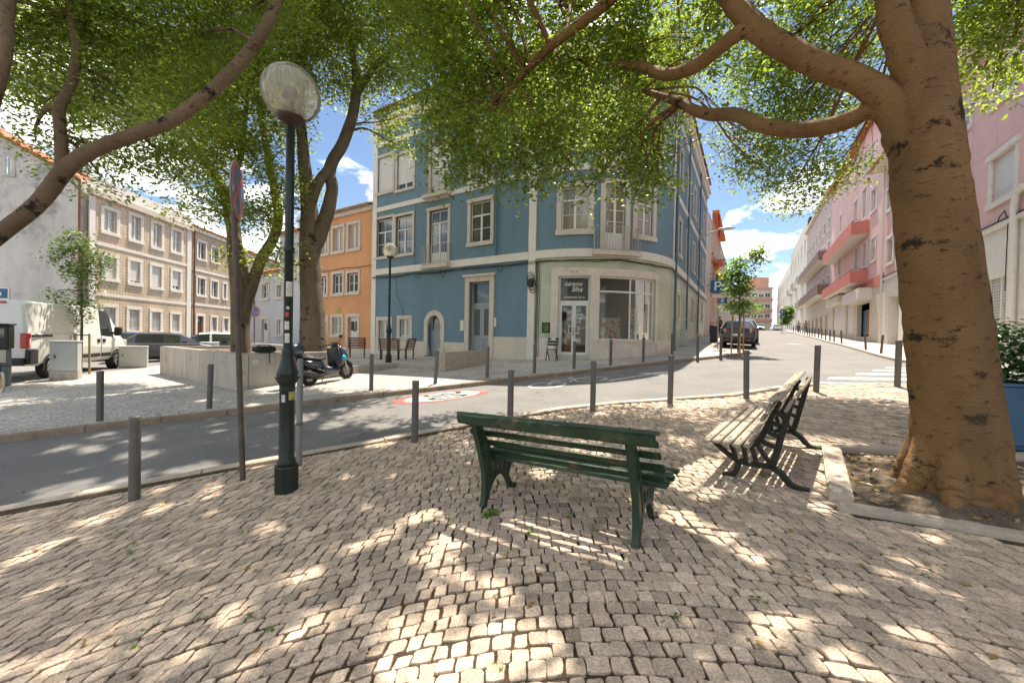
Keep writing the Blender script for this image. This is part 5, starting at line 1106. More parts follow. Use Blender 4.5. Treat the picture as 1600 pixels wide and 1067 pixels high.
def tree(name, label, limbs, blobs, dens, per, size, leafm, bark, seed, clump=.26, base=None, group=None, twig=.006, seg=14, gaps=False):
    """limbs: list of (points, radii); blobs: (centre, radius)"""
    rg = np.random.default_rng(seed); rd = random.Random(seed); b = base or limbs[0][0][0]; t = thing(name, label, 'tree', (0, 0, 0), 0, group)
    mb = MB(); nodes = []
    for i, (pts, rs) in enumerate(limbs):
        P = catmull(pts, 7); R = catr(rs, 7)
        P = [p + Vector((rd.gauss(0, .12), rd.gauss(0, .12), rd.gauss(0, .12))) * r * (.10 if i == 0 else .22) if 0 < q < len(P) - 1 else p for q, (p, r) in enumerate(zip(P, R))]
        R = [r * rd.uniform(.985, 1.015) for r in R]
        mb.tube(P, R, seg if i == 0 else 10)
        nodes += [(p, r) for p, r in zip(P, R) if i > 0 or p.z > 1.2]
    tr = mb.build('trunk', bark, t)
    cl, own = blob_clumps(blobs, dens, rg); mb = MB(); NP = np.array([n[0][:] for n in nodes]); bn_ = []
    for c, r in blobs:                                   # a bough from the nearest limb into each leaf mass
        c = Vector(c); j = int(np.argmin(((NP - np.array(c[:])) ** 2).sum(1) - 0 * NP[:, 2])); p, pr = nodes[j]; d = c - p; m1 = p + d * .4 + Vector((rd.gauss(0, .12), rd.gauss(0, .12), .1 * d.length)); m2 = p + d * .75 + Vector((rd.gauss(0, .1), rd.gauss(0, .1), .06))
        P = catmull([p[:], m1[:], m2[:], (c + d.normalized() * r * .4)[:]], 5); r0 = min(pr * .6, .025 + .012 * d.length); R = [r0 + (twig * 1.6 - r0) * k / (len(P) - 1) for k in range(len(P))]; mb.tube(P, R, 6, cap=False); bn_.append(P)
    for k, (c, o) in enumerate(zip(cl, own)):
        if k % 2: continue
        P = bn_[o]; q = P[rd.randrange(len(P) // 3, len(P))]; c = Vector(c); m_ = q.lerp(c, .55) + Vector((rd.gauss(0, .08), rd.gauss(0, .08), .05)); mb.tube([q[:], m_[:], c[:]], [twig * 1.3, twig, twig * .5], 3, cap=False)
    mb.build('branches', bark, t)
    o = leaves('crown', t, cl, per, clump, size, leafm, seed, gaps=gaps); return t
def L_(*pp): return [at(*p)[:] for p in pp]
# the big tree at the right
def W_(w, Y, px=800): k = (px - 800) / F; return w / 2 / F * Y / math.sqrt(1 + min(k * k, 1.6))
bx, by = 3.80, 3.34
tp = [(1503, 792, 3.30), (1500, 745, 3.32), (1494, 660, 3.33), (1484, 560, 3.34), (1470, 450, 3.35), (1456, 330, 3.36), (1447, 250, 3.38), (1442, 160, 3.42), (1438, 60, 3.48), (1430, -60, 3.6), (1420, -220, 3.8), (1440, -420, 4.0)]
tw_ = [196, 178, 160, 150, 143, 133, 128, 114, 98, 90, 72, 45]
limbs = [(L_(*tp), [W_(w, p[2], p[0]) for w, p in zip(tw_, tp)])]
def limb(pp, ww): limbs.append((L_(*pp), [W_(w, p[2], p[0]) for w, p in zip(ww, pp)]))
limb([(1425, 225, 3.42), (1395, 165, 3.5), (1345, 128, 3.6), (1260, 93, 3.8), (1185, 48, 4.1), (1140, -5, 4.4), (1095, -90, 4.8), (1040, -170, 5.3)], [90, 64, 50, 45, 40, 36, 27, 14])
limb([(1195, 52, 4.05), (1160, 50, 4.2), (1120, 78, 4.5), (1085, 105, 4.8), (1040, 117, 5.2), (1000, 104, 5.6), (955, 100, 6.0)], [30, 26, 24, 22, 19, 15, 8])
limb([(1425, 300, 3.45), (1400, 205, 3.52), (1368, 172, 3.6), (1320, 190, 3.75), (1262, 203, 4.0), (1200, 199, 4.3), (1150, 180, 4.7), (1100, 178, 5.0), (1055, 158, 5.4), (1005, 142, 5.9)], [56, 46, 38, 34, 31, 27, 23, 19, 15, 8])
limb([(1435, 140, 3.4), (1400, 40, 3.4), (1380, -80, 3.5), (1340, -250, 3.8), (1300, -420, 4.3)], [70, 58, 46, 34, 16])
limb([(1090, -80, 4.8), (1000, -40, 5.0), (930, 20, 5.4), (850, 82, 5.9), (780, 160, 6.4)], [26, 22, 17, 14, 7])
limb([(1440, -40, 3.55), (1500, -120, 3.9), (1570, -200, 4.4), (1650, -240, 5)], [60, 48, 34, 16])
limb([(1432, -100, 3.6), (1380, -260, 3.0), (1250, -420, 2.6), (1000, -560, 2.3)], [56, 46, 34, 16])
# root flare
for k in range(7):
    a = k * .9 + .3; d = Vector((math.cos(a), math.sin(a), 0)); p = Vector((bx, by, G(bx, by)))
    limbs.append(([(p + d * .16 + Vector((0, 0, .55)))[:], (p + d * .24 + Vector((0, 0, .22)))[:], (p + d * .33 + Vector((0, 0, .05)))[:], (p + d * .52 - Vector((0, 0, .06)))[:]], [.10, .115, .085, .025]))
bl = [(720, 215, 6.5, .95), (765, 262, 6.4, .6), (715, 272, 6.5, .45), (810, 240, 6.2, .95), (880, 235, 6.0, .95), (960, 250, 6.0, .95), (1035, 235, 5.9, .85), (1000, 290, 6.0, .5), (920, 290, 6.1, .4), (690, 170, 6.7, .8), (690, 100, 7.0, 1.2), (790, 110, 6.6, 1.3), (900, 110, 6.3, 1.25), (990, 90, 6.2, 1.2), (1070, 110, 6.1, .9),
      (660, 0, 7.2, 1.3), (780, -20, 6.8, 1.5), (900, -20, 6.4, 1.4), (1020, -30, 6.2, 1.3), (1130, 0, 6.0, 1.1), (1180, 255, 8.2, .85), (1245, 280, 8.2, .85), (1305, 262, 8.0, .8), (1220, 190, 8.3, 1.1), (1290, 150, 8.0, 1.2), (1200, 90, 8.2, 1.3), (1320, 40, 7.6, 1.3), (1230, -10, 8.0, 1.4), (1150, 200, 8.4, .6), (900, 170, 8.6, 1.4), (1000, 180, 8.8, 1.3), (780, 160, 8.8, 1.4), (1060, 70, 8.6, 1.3),
      (1545, 70, 5.6, .75), (1590, 15, 5.2, .8), (1555, 115, 5.8, .5), (1525, -20, 5.0, .8), (650, -140, 7, 1.5), (850, -170, 6.4, 1.6), (1040, -170, 5.8, 1.5), (1200, -170, 5.4, 1.5), (1330, -190, 5.0, 1.4),
      (1000, -380, 4.6, 1.3), (1250, -420, 4.2, 1.3), (780, -350, 5.0, 1.3), (1100, -640, 3.0, 1.2), (800, -640, 3.2, 1.1), (1400, -520, 3.2, 1.2), (560, -260, 5.6, 1.2), (1500, -340, 4.0, 1.1), (1660, -120, 4.8, 1.2), (560, -480, 4.0, 1.1), (420, -330, 4.6, 1.0)]
tree('shade_tree', 'big leaning tree with smooth tan trunk in the stone edged pit', limbs, [(at(a, b, c)[:], r) for a, b, c, r in bl], 50, 46, .088, m_leaf, m_bark, 21, .20, gaps=True)
def limb75(pp, ww): limb(pp, [w * .76 for w in ww])
# leaning tree at the left, trunk out of the picture
limbs = []
limb75([(-190, 640, 6.0), (-150, 520, 6.05), (-70, 425, 6.15), (0, 366, 6.3), (60, 318, 6.4), (105, 262, 6.5), (150, 233, 6.6), (210, 211, 6.8), (270, 187, 7.0), (335, 138, 7.3), (392, 78, 7.6), (432, 5, 7.9), (450, -80, 8.2)], [62, 54, 48, 46, 45, 44, 38, 35, 32, 30, 27, 24, 12])
limb75([(98, 275, 6.5), (95, 215, 6.5), (93, 170, 6.5), (108, 140, 6.6), (120, 80, 6.7), (110, 0, 6.9), (140, -90, 7.2)], [34, 30, 28, 26, 23, 20, 10])
limb75([(-130, 500, 6.1), (-60, 300, 6.0), (0, 120, 5.9), (12, 20, 5.9), (20, -120, 6.0), (0, -250, 6.2)], [50, 44, 36, 34, 28, 14])
bl = [(40, 60, 7.0, 1.2), (140, 60, 7.3, 1.2), (240, 50, 7.6, 1.3), (330, 60, 7.9, 1.1), (70, 160, 7.0, .9), (180, 150, 7.4, 1.0), (200, 260, 7.6, .8), (150, 270, 7.8, .7), (265, 255, 7.8, .8), (60, 215, 7.4, .6), (300, 170, 8.0, .9), (400, 10, 8.2, 1.1), (10, -60, 6.6, 1.3), (150, -80, 7, 1.5), (300, -80, 7.5, 1.5), (430, -100, 8, 1.4), (10, 120, 7.8, .8), (-120, 60, 6.5, 1.4), (-100, -100, 6.2, 1.5), (200, -200, 6.8, 1.5), (20, -220, 6.2, 1.4), (360, -220, 7.2, 1.4)]
tree('leaning_tree', 'tree whose long limb leans in from the left edge above the van', limbs, [(at(a, b, c)[:], r) for a, b, c, r in bl], 42, 42, .092, m_leaf, m_bark3, 22, .22, gaps=True)
# trees on the terrace
def tfind(px, b):
    return min((TP(a, b) for a in np.linspace(.35, 5, 120)), key=lambda q: abs(project((q[0], q[1], TZ))[0] - px))
limbs = []
tb = tfind(374, 1.0); Y0 = tb[1]; xb = project((tb[0], tb[1], TZ))[0]
limb([(xb + 2, 560, Y0), (xb, 470, Y0), (xb - 6, 400, Y0), (xb - 14, 330, Y0 - .1), (xb - 40, 270, Y0 - .3), (xb - 90, 200, Y0 - .6), (xb - 110, 120, Y0 - .6)], [34, 29, 27, 22, 18, 13, 6])
limb([(xb + 4, 545, Y0), (xb + 10, 480, Y0 + .05), (xb + 32, 410, Y0 + .3), (xb + 60, 350, Y0 + .4), (xb + 48, 260, Y0 + .4), (xb + 30, 150, Y0 + .3), (xb + 40, 40, Y0 + .3)], [20, 22, 19, 16, 14, 10, 5])
limb([(xb + 14, 455, Y0 + .1), (xb - 2, 380, Y0 - .2), (xb - 20, 330, Y0 - .4), (xb + 2, 240, Y0 - .6), (xb + 14, 140, Y0 - .6)], [14, 14, 12, 9, 5])
bl = [(300, 250, 11.0, 1.1), (345, 320, 11.2, .9), (320, 150, 11, 1.3), (400, 330, 11.6, .75), (380, 230, 11.4, 1.2), (430, 400, 11.8, .65), (400, 120, 11.3, 1.4), (330, 60, 11.0, 1.4), (430, 40, 11.5, 1.5), (365, 400, 12.3, .5), (290, 330, 11.4, .5), (350, -60, 11.2, 1.8), (260, 130, 10.8, 1.2), (440, 290, 11.8, .8), (230, 70, 12, 1.4), (150, 10, 12, 1.5), (110, 130, 11.6, 1.1), (60, 40, 11.8, 1.3), (200, 180, 11.6, .9), (250, -60, 12, 1.6), (345, 205, 14, 1.3), (255, 185, 14, 1.3), (200, 110, 14, 1.5), (300, 110, 14, 1.5), (120, 160, 13.5, 1.2), (400, 140, 14.5, 1.3), (160, 235, 13.5, .9)]
tree('terrace_tree', 'forked slim tree on the terrace behind the no stopping sign', limbs, [(at(a, b, c)[:], r) for a, b, c, r in bl], 50, 40, .12, m_leaf2, m_bark2, 23, .27, gaps=True)
limbs = []
tb2 = tfind(489, 2.45); Y1 = tb2[1]; x1 = project((tb2[0], tb2[1], TZ))[0]; d_ = x1 - 490
limb([(490 + d_, 565, Y1), (490 + d_, 500, Y1), (487 + d_, 440, Y1), (485 + d_, 380, Y1), (484 + d_, 320, Y1), (474, 240, Y1 - .2), (470, 150, Y1 - .3), (480, 40, Y1 - .3)], [48, 40, 35, 33, 27, 19, 13, 6])
limb([(488 + d_, 395, Y1), (506 + d_, 352, Y1 + .1), (520 + d_, 300, Y1 + .2), (516, 262, Y1 + .2), (540, 215, Y1 + .3), (556, 150, Y1 + .4), (552, 80, Y1 + .5), (530, 10, Y1 + .5)], [26, 25, 20, 20, 19, 16, 12, 6])
limb([(482 + d_, 330, Y1), (498, 285, Y1 - .1), (520, 255, Y1 + .1), (545, 205, Y1 + .2)], [20, 17, 15, 12])
limb([(555, 150, Y1 + .4), (590, 100, Y1 + .2), (640, 60, Y1), (690, 30, Y1 - .2)], [12, 10, 7, 4])
bl = [(470, 110, 12.5, 1.4), (560, 60, 12.8, 1.6), (620, 120, 12.6, 1.1), (600, 190, 12.8, .7), (540, 130, 13.2, 1.0), (500, 20, 12.6, 1.6), (640, 30, 12.5, 1.5), (450, 200, 12.6, .9), (430, 330, 12.4, .7), (455, 420, 12.9, .5), (590, -60, 12.5, 1.8), (475, 290, 13.2, .6), (620, 225, 12.6, .4), (480, -80, 12, 1.8), (700, 60, 13, 1.4), (680, -40, 11, 1.5), (760, -90, 10.5, 1.6), (620, -170, 10.5, 1.7), (720, -220, 9.5, 1.7), (520, -210, 10, 1.7), (400, -170, 10.5, 1.6)]
tree('forked_tree', 'forked pale barked tree behind the scooter in front of the orange house', limbs, [(at(a, b, c)[:], r) for a, b, c, r in bl], 50, 40, .12, m_leaf2, m_bark2, 24, .27, gaps=True)
# young staked trees
m_stake = M('wood_stake', (.40, .27, .15), .85, .15, 8, .3, 60)
def young(name, label, base, h, blobs, leafm, stakes, seed, size=.13, per=26):
    b = Vector(base); t = tree(name, label, [([b[:], (b + Vector((.03, 0, h * .4)))[:], (b + Vector((-.02, .02, h * .75)))[:], (b + Vector((.02, 0, h)))[:]], [.04, .035, .026, .012])], blobs, 60, per, size, leafm, m_bark2, seed, .17, twig=.004, seg=8)
    for sx, sy, hh in stakes: mb = MB(); mb.tube([(b.x + sx, b.y + sy, b.z - .1), (b.x + sx * .95, b.y + sy, b.z + hh)], .032, 7); mb.build('stake', m_stake, t)
    if len(stakes) > 1:
        mb = MB(); s0, s1 = stakes[0], stakes[-1]; mb.bar((b.x + s0[0], b.y + s0[1], b.z + s0[2] - .05), (b.x + s1[0], b.y + s1[1], b.z + s1[2] - .05), .04, .05); mb.build('tie_rail', m_stake, t)
    return t
yb = gpt(126, 585); Yy = yb.y
young('young_street_tree', 'thin staked young tree beside the grey cabinet in front of the van', yb, 4.2, [(at(a, b, Yy)[:], r) for a, b, r in ((118, 395, .75), (140, 430, .6), (105, 425, .5), (90, 466, .42), (128, 470, .5), (122, 500, .35), (150, 408, .5), (112, 372, .5))], m_leaf4, ((-.22, 0, 1.45), (.2, .1, 1.45)), 31, .13, 26)
yb = gpt(1153, 551); Yy = yb.y
young('staked_sapling', 'bright green staked sapling at the kerb end behind the black car', yb, 4.6, [(at(a, b, Yy)[:], r) for a, b, r in ((1155, 430, .65), (1150, 452, .5), (1167, 455, .5), (1158, 478, .5), (1178, 402, .5), (1188, 395, .35), (1174, 478, .35), (1153, 410, .45), (1140, 428, .35), (1142, 478, .3))], m_leaf3, ((-.35, -.1, 1.75), (.0, -.15, 1.75), (.2, -.05, 1.9)), 32, .17, 26)
fb = gpt(1230, 520); fz = 58
young('far_street_tree', 'small round tree far up the hill behind the blue round sign', at(1230, 512, fz), 3.2, [(at(1230, 494, fz)[:], 1.0), (at(1232, 484, fz)[:], .9), (at(1228, 503, fz)[:], .8)], m_leaf3, ((.3, 0, 1.2),), 33, .25, 26)
# hedge in the blue planter
m_plant = M('blue_steel', (.055, .125, .22), .45, .08, 3, .05, 60, metal=.2)
pl = thing('planter', 'blue steel planter with a clipped green hedge at the right edge', 'planter', (5.45, 4.72, G(5.5, 4.7)), rad(-22)); mb = MB(); mb.bbox(0, 2.2, -.6, .0, .05, .68, .012); mb.box(.06, 2.14, -.54, -.06, .0, .05); mb.build('box', m_plant, pl); mb = MB(); mb.box(-.02, 2.22, -.62, -.57, .68, .71); mb.box(-.02, 2.22, -.03, .02, .68, .71); mb.box(-.02, .03, -.57, -.03, .68, .71); mb.box(2.17, 2.22, -.57, -.03, .68, .71); mb.build('rim', m_plant, pl)
rg = np.random.default_rng(4); cc = np.c_[rg.uniform(.0, 2.2, 420), rg.uniform(-.62, .04, 420), rg.uniform(.62, 1.36, 420)]
leaves('hedge', pl, cc, 26, .075, .065, m_hedge, 5, .2, .55)
# litter: fallen leaves, weeds
rg = np.random.default_rng(9); m_lit = leaf_mat('dry_leaf', (.20, .10, .03), (.42, .28, .08), (.2, .12, .03), .1)
pts = []
for x, y in zip(rg.uniform(2.85, 5.6, 900), rg.uniform(2.0, 4.6, 900)):
    if inpoly(x, y, PIT) and math.hypot(x - 3.8, y - 3.34) > .5: pts.append((x, y, G(x, y) + .02 + .09 * math.exp(-(((x - 3.86) ** 2 + (y - 3.3) ** 2) / .56))))
for _ in range(340): x, y = rg.uniform(-5, 6), rg.uniform(1.4, 7); u, v = toUV(x, y); (pts.append((x, y, G(x, y) + .012)) if v < kerbv(u) and not inpoly(x, y, PITX) else None)
for _ in range(80): u, v = rg.uniform(-6, 8), rg.uniform(6.3, 9.3); x, y = UV(u, v); pts.append((x, y, G(x, y) - .09))
o = leaves('fallen_leaves', None, pts, 1, .004, .06, m_lit, 10, .02, .5); tag(o, 'scattered dry yellow brown fallen leaves', 'leaves', kind='stuff')
wp = [gpt(760, 806), gpt(772, 803), gpt(300, 968), gpt(885, 800)]
for k in range(40): x, y = rg.uniform(-4, 4), rg.uniform(1.6, 5); wp.append(Vector((x, y, G(x, y))))
big = [w + Vector((0, 0, .02)) for w in wp[:2] for _ in range(5)]; o = leaves('weeds', None, [w[:] for w in big + [p + Vector((0, 0, .005)) for p in wp[2:]]], 8, .022, .045, m_leaf3, 12, -.2, .5); tag(o, 'small green weeds growing in the cobble joints', 'weeds', kind='stuff')
# ================================================================== street furniture
m_boll = M('bollard_paint', (.135, .125, .115), .55, .12, 5, .1, 90, metal=.15, fine=.1, dirt=((.24, .22, .19), 9, .66))
def make_bollard():
    t = thing('bollard', '-', 'bollard'); mb = MB(); mb.lathe([(.05, -.15), (.05, .86)], 18, cap=False); mb.build('post', m_boll, t)
    mb = MB(); mb.lathe([(.0515, .84), (.0515, .885), (.046, .898), (.0, .902)], 18, cap=False); mb.build('cap', m_boll, t); return t
bol0 = make_bollard(); first = [True]
def bollard(x, y, label, group, tilt=(0, 0), z=None):
    o = bol0 if first[0] else copy_tree(bol0); first[0] = False
    o.location = (x, y, G(x, y) if z is None else z); o.rotation_euler = (tilt[0], tilt[1], random.uniform(0, 6)); o['label'] = label; o['group'] = group; o['category'] = 'bollard'
for (px, py), lb, tl in zip(((210, 780), (648, 690), (797, 664), (926, 642.5), (1047, 629.6), (1166, 622), (1275, 612), (1402, 604)),
        ('leftmost grey bollard on the near kerb left of the sign pole', 'grey bollard on the near kerb between lamp post and bench', 'grey bollard standing behind the middle of the green bench', 'grey bollard behind the right end of the green bench', 'grey bollard on the near kerb between the two benches', 'grey bollard behind the seat of the weathered bench', 'grey bollard behind the backrest of the weathered bench', 'grey bollard just left of the big tree trunk by the zebra crossing'),
        ((0, .0), (0, 0), (0, 0), (0, 0), (0, .02), (0, .02), (0, .02), (0, .01))):
    p = gpt(px, py); bollard(p.x, p.y, lb, 'bollards along the near kerb', tl)
for (px, py), lb, tl in zip(((156, 657), (327, 638), (580, 610), (680, 599.5), (761, 590), (835, 583), (897, 576.5), (954, 571), (1005, 566), (1050, 556), (1090, 561), (1126, 558.5)),
        ('bollard across the road in front of the white van', 'scuffed bollard across the road in front of the retaining wall', 'bollard across the road right of the scooter', 'leaning bollard across the road before the arched door', 'bollard across the road before the grey double door', 'bollard across the road below the white pilaster', 'bollard across the road in front of the shop door', 'bollard across the road left half of the shop window', 'bollard across the road right half of the shop window', 'bollard at the rounded end of the shop front by the downpipe', 'sunlit bollard on the far kerb before the black car', 'sunlit bollard at the kerb below the parking sign'),
        ((0, 0), (0, .02), (0, .0), (0, .05), (0, .01), (0, 0), (0, 0), (0, 0), (0, 0), (0, 0), (0, 0), (0, 0))):
    p = gpt(px, py); bollard(p.x, p.y, lb, 'bollards along the far kerb', tl)
ordn = ('first', 'second', 'third', 'fourth', 'fifth', 'sixth', 'seventh', 'eighth', 'ninth', 'tenth', 'eleventh', 'twelfth', 'thirteenth', 'fourteenth', 'fifteenth', 'sixteenth', 'seventeenth', 'eighteenth')
for k, px in enumerate((1381, 1357, 1319, 1307, 1300.5, 1293.7, 1287.6, 1282.4, 1276.8, 1272.4, 1268.5, 1265, 1261, 1258, 1254.5, 1251, 1247, 1243)):
    q = (px - 804) / F; Y = 5.45 / (.855 * q - .519); bollard(q * Y, Y, '%s bollard up the hill in the row before the pink houses' % ordn[k], 'bollards climbing the hill', (0, .06 if k < 3 else .01))
# tall bare pole behind the lamp
p = gpt(467, 727); t = thing('bare_pole', 'slim bare grey pole right behind the lamp post', 'pole', p); mb = MB(); mb.lathe([(.036, -.1), (.036, 1.36), (.0, 1.37)], 14, cap=False); mb.build('shaft', M('galvanised', (.22, .215, .21), .5, .1, 6, metal=.4), t); mb = MB(); mb.lathe([(.04, .52), (.04, .55)], 14); mb.build('clamp', m_boll, t)
# lamp posts
m_lamp = M('dark_green_iron', (.022, .032, .026), .38, .15, 6, .12, 60, metal=.2, dirt=((.10, .085, .06), 7, .68))
def globe_mat():
    m = bpy.data.materials.new('globe'); m.use_nodes = True; t = m.node_tree; N = t.nodes; L = t.links; N.remove(N['Principled BSDF'])
    tr = N.new('ShaderNodeBsdfTransparent'); tr.inputs['Color'].default_value = (.93, .92, .86, 1); tl = N.new('ShaderNodeBsdfTranslucent'); tl.inputs['Color'].default_value = (.85, .80, .66, 1); df = N.new('ShaderNodeBsdfDiffuse'); df.inputs['Color'].default_value = (.85, .82, .72, 1)
    a = N.new('ShaderNodeMixShader'); a.inputs['Fac'].default_value = .5; L.new(tl.outputs[0], a.inputs[1]); L.new(df.outputs[0], a.inputs[2])
    tc = N.new('ShaderNodeTexCoord'); mp = N.new('ShaderNodeMapping'); mp.inputs['Scale'].default_value = (14, 14, .8); L.new(tc.outputs['Object'], mp.inputs['Vector']); n = N.new('ShaderNodeTexNoise'); n.inputs['Scale'].default_value = 2; n.inputs['Detail'].default_value = 4; L.new(mp.outputs[0], n.inputs['Vector'])
    r = N.new('ShaderNodeMapRange'); r.inputs['From Min'].default_value = .35; r.inputs['From Max'].default_value = .75; r.inputs['To Min'].default_value = .25; r.inputs['To Max'].default_value = .6; L.new(n.outputs['Fac'], r.inputs['Value'])
    b = N.new('ShaderNodeMixShader'); L.new(r.outputs[0], b.inputs['Fac']); L.new(tr.outputs[0], b.inputs[1]); L.new(a.outputs[0], b.inputs[2])
    gl = N.new('ShaderNodeBsdfGlossy'); gl.inputs['Roughness'].default_value = .06; fr = N.new('ShaderNodeFresnel'); fr.inputs['IOR'].default_value = 1.14; c = N.new('ShaderNodeMixShader'); L.new(fr.outputs[0], c.inputs['Fac']); L.new(b.outputs[0], c.inputs[1]); L.new(gl.outputs[0], c.inputs[2]); L.new(c.outputs[0], N['Material Output'].inputs['Surface']); MATS['globe'] = m; return m
m_globe = globe_mat(); m_stick = M('sticker_white', (.7, .68, .62), .6, .2, 20); m_stick2 = M('sticker_yellow', (.55, .50, .12), .6, .3, 30); m_stick3 = M('sticker_red', (.6, .06, .05), .6, .1, 20)
def lamp_post(label, x, y, z, gz, stickers):
    H = gz - z; t = thing('lamp_post', label, 'lamp post', (x, y, z), rad(14)); mb = MB()
    mb.lathe([(.118, -.05), (.122, .27), (.117, .285)], 8, smooth=False); mb.build('plinth', m_lamp, t)
    mb = MB(); pr = [(0.089, .28), (0.097, .30), (0.092, .33), (0.077, .36), (0.075, 1.10), (0.080, 1.115), (0.077, 1.13), (0.080, 1.17), (0.105, 1.20), (0.108, 1.225), (0.098, 1.245), (0.108, 1.265), (0.105, 1.30), (0.082, 1.36), (0.064, 1.44), (0.059, 1.50), (0.062, 1.52), (0.057, 1.54), (0.046, 1.56)]; mb.lathe(pr, 24)
    for k in range(20): a = 2 * math.pi * k / 20; mb.lathe([(.012, -.012), (.016, 0), (.012, .012)], 6, c=(.105 * math.cos(a), .105 * math.sin(a), 1.235))
    mb.build('base_column', m_lamp, t)
    mb = MB(); mb.lathe([(.046, 1.55), (.045, 2.6), (.054, 2.61), (.054, 2.65), (.044, 2.66), (.042, H - .33), (.06, H - .32)], 18); mb.build('shaft', m_lamp, t)
    mb = MB(); mb.lathe([(.045, H - .34), (.10, H - .31), (.135, H - .27), (.14, H - .24), (.06, H - .235)], 20); mb.build('globe_seat', M('rust_brown_iron', (.07, .045, .03), .6, .2, 8), t)
    mb = MB(); mb.lathe([(.095, H - .24), (.09, H - .05), (.06, H + .02), (.052, H + .06), (.0, H + .065)], 16, cap=False); mb.build('lamp_holder', M('lamp_holder', (.10, .085, .07), .5, .2, 14), t)
    R = .292; mb = MB(); mb.lathe([(R * math.sin(a), H - R * math.cos(a)) for a in np.linspace(.46, math.pi - .001, 30)], 40, cap=False); g = mb.build('globe', m_globe, t)
    for k, (h, a, w, hh, m) in enumerate(stickers):
        rr = (.0768 if h < 1.1 else .0472); mb = MB(); n = 6
        for i in range(n): a0, a1 = a + w / rr * (i / n - .5), a + w / rr * ((i + 1) / n - .5); mb.face([(rr * math.cos(a0), rr * math.sin(a0), h), (rr * math.cos(a1), rr * math.sin(a1), h), (rr * math.cos(a1), rr * math.sin(a1), h + hh), (rr * math.cos(a0), rr * math.sin(a0), h + hh)])
        mb.build('sticker', m, t)
    return t
p = gpt(447, 766); gz = at(450, 147, p.y).z; A0 = -math.pi / 2 + .45
lamp_post('dark green iron lamp post with clear globe in the near cobbles', p.x, p.y, p.z, gz, [(1.0, A0 + .55, .085, .09, m_stick2), (.98, A0 - .7, .04, .08, m_stick), (2.12, A0, .07, .16, m_stick), (1.76, A0 - .5, .05, .09, m_stick), (1.62, A0 - .4, .05, .10, m_stick), (1.90, A0 - .5, .035, .05, m_stick3), (1.98, A0 - .3, .03, .03, m_stick)])
fl = at(607, 566, 15.4); gz = at(607, 391, 15.4).z; lamp_post('smaller far lamp post with frosted globe before the blue facade', fl.x, fl.y, PLZ, gz, [])
# signs
m_pole = M('sign_pole', (.13, .10, .08), .6, .2, 5, .1, 60, metal=.2); m_sred = M('sign_red', (.60, .15, .12), .5, .2, 6); m_sblue = M('sign_blue', (.13, .20, .38), .5, .25, 7, dirt=((.48, .46, .50), 4, .54)); m_sback = M('sign_back', (.35, .35, .35), .5, .1, 6, metal=.5); m_pblue = M('parking_blue', (.02, .12, .33), .4, .06, 6)
def round_sign(t, c, nrm, R, kind):
    """disc facing nrm, with ring and crossing bars"""
    n = Vector(nrm).normalized(); s = Vector((0, 0, 1)).cross(n).normalized(); u = n.cross(s); P = lambda a, r, d: (Vector(c) + s * (r * math.cos(a)) + u * (r * math.sin(a)) + n * d)[:]
    mb = MB(); N_ = 40; A = [2 * math.pi * k / N_ for k in range(N_ + 1)]
    for a, b in zip(A, A[1:]):
        mb.face([P(0, 0, .0), P(a, R, 0), P(b, R, 0)], 1); mb.face([P(0, 0, -.012), P(b, R, -.012), P(a, R, -.012)], 2); mb.face([P(a, R, 0), P(a, R, -.012), P(b, R, -.012), P(b, R, 0)], 2)
        mb.face([P(a, R * .84, .002), P(a, R * .99, .002), P(b, R * .99, .002), P(b, R * .84, .002)], 0)
    for q in ((math.pi * .25, math.pi * .75) if kind == 'x' else (math.pi * .75,)):
        d = Vector((math.cos(q), math.sin(q))); w = Vector((-d.y, d.x)) * R * .075
        mb.face([(Vector(c) + s * x + u * y + n * .003)[:] for x, y in ((d * R * .84 + w)[:], (-d * R * .84 + w)[:], (-d * R * .84 - w)[:], (d * R * .84 - w)[:])], 0)
    return mb.build('disc', [m_sred, m_sblue, m_sback], t)
p = gpt(380, 750); t = thing('no_stopping_sign', 'faded red and blue round no stopping sign on a leaning pole', 'road sign', p); top = at(364, 297, p.y - .05) - p
mb = MB(); mb.tube([(0, 0, -.1), ((top.x) * .5, top.y * .5, top.z * .5), (top.x, top.y, top.z + .1)], .031, 12); mb.build('pole', m_pole, t); mb = MB(); mb.tube([(top.x * .55, top.y * .55, top.z * .545), (top.x * .55, top.y * .55, top.z * .56)], .038, 12); mb.build('clamp', m_pole, t)
sn = Vector((.915, .40, 0)); round_sign(t, top + sn * .045, sn, .325, 'x')
p = at(397, 545, 21); t = thing('far_no_parking_sign', 'small round no parking sign on a pole before the grey house', 'road sign', p); mb = MB(); mb.tube([(0, 0, -.6), (0, 0, 2.6)], .03, 8); mb.build('pole', m_pole, t); round_sign(t, Vector((0, -.04, at(397, 487, 21).z - p.z)), Vector((.35, -1, 0)), .3, 'd')
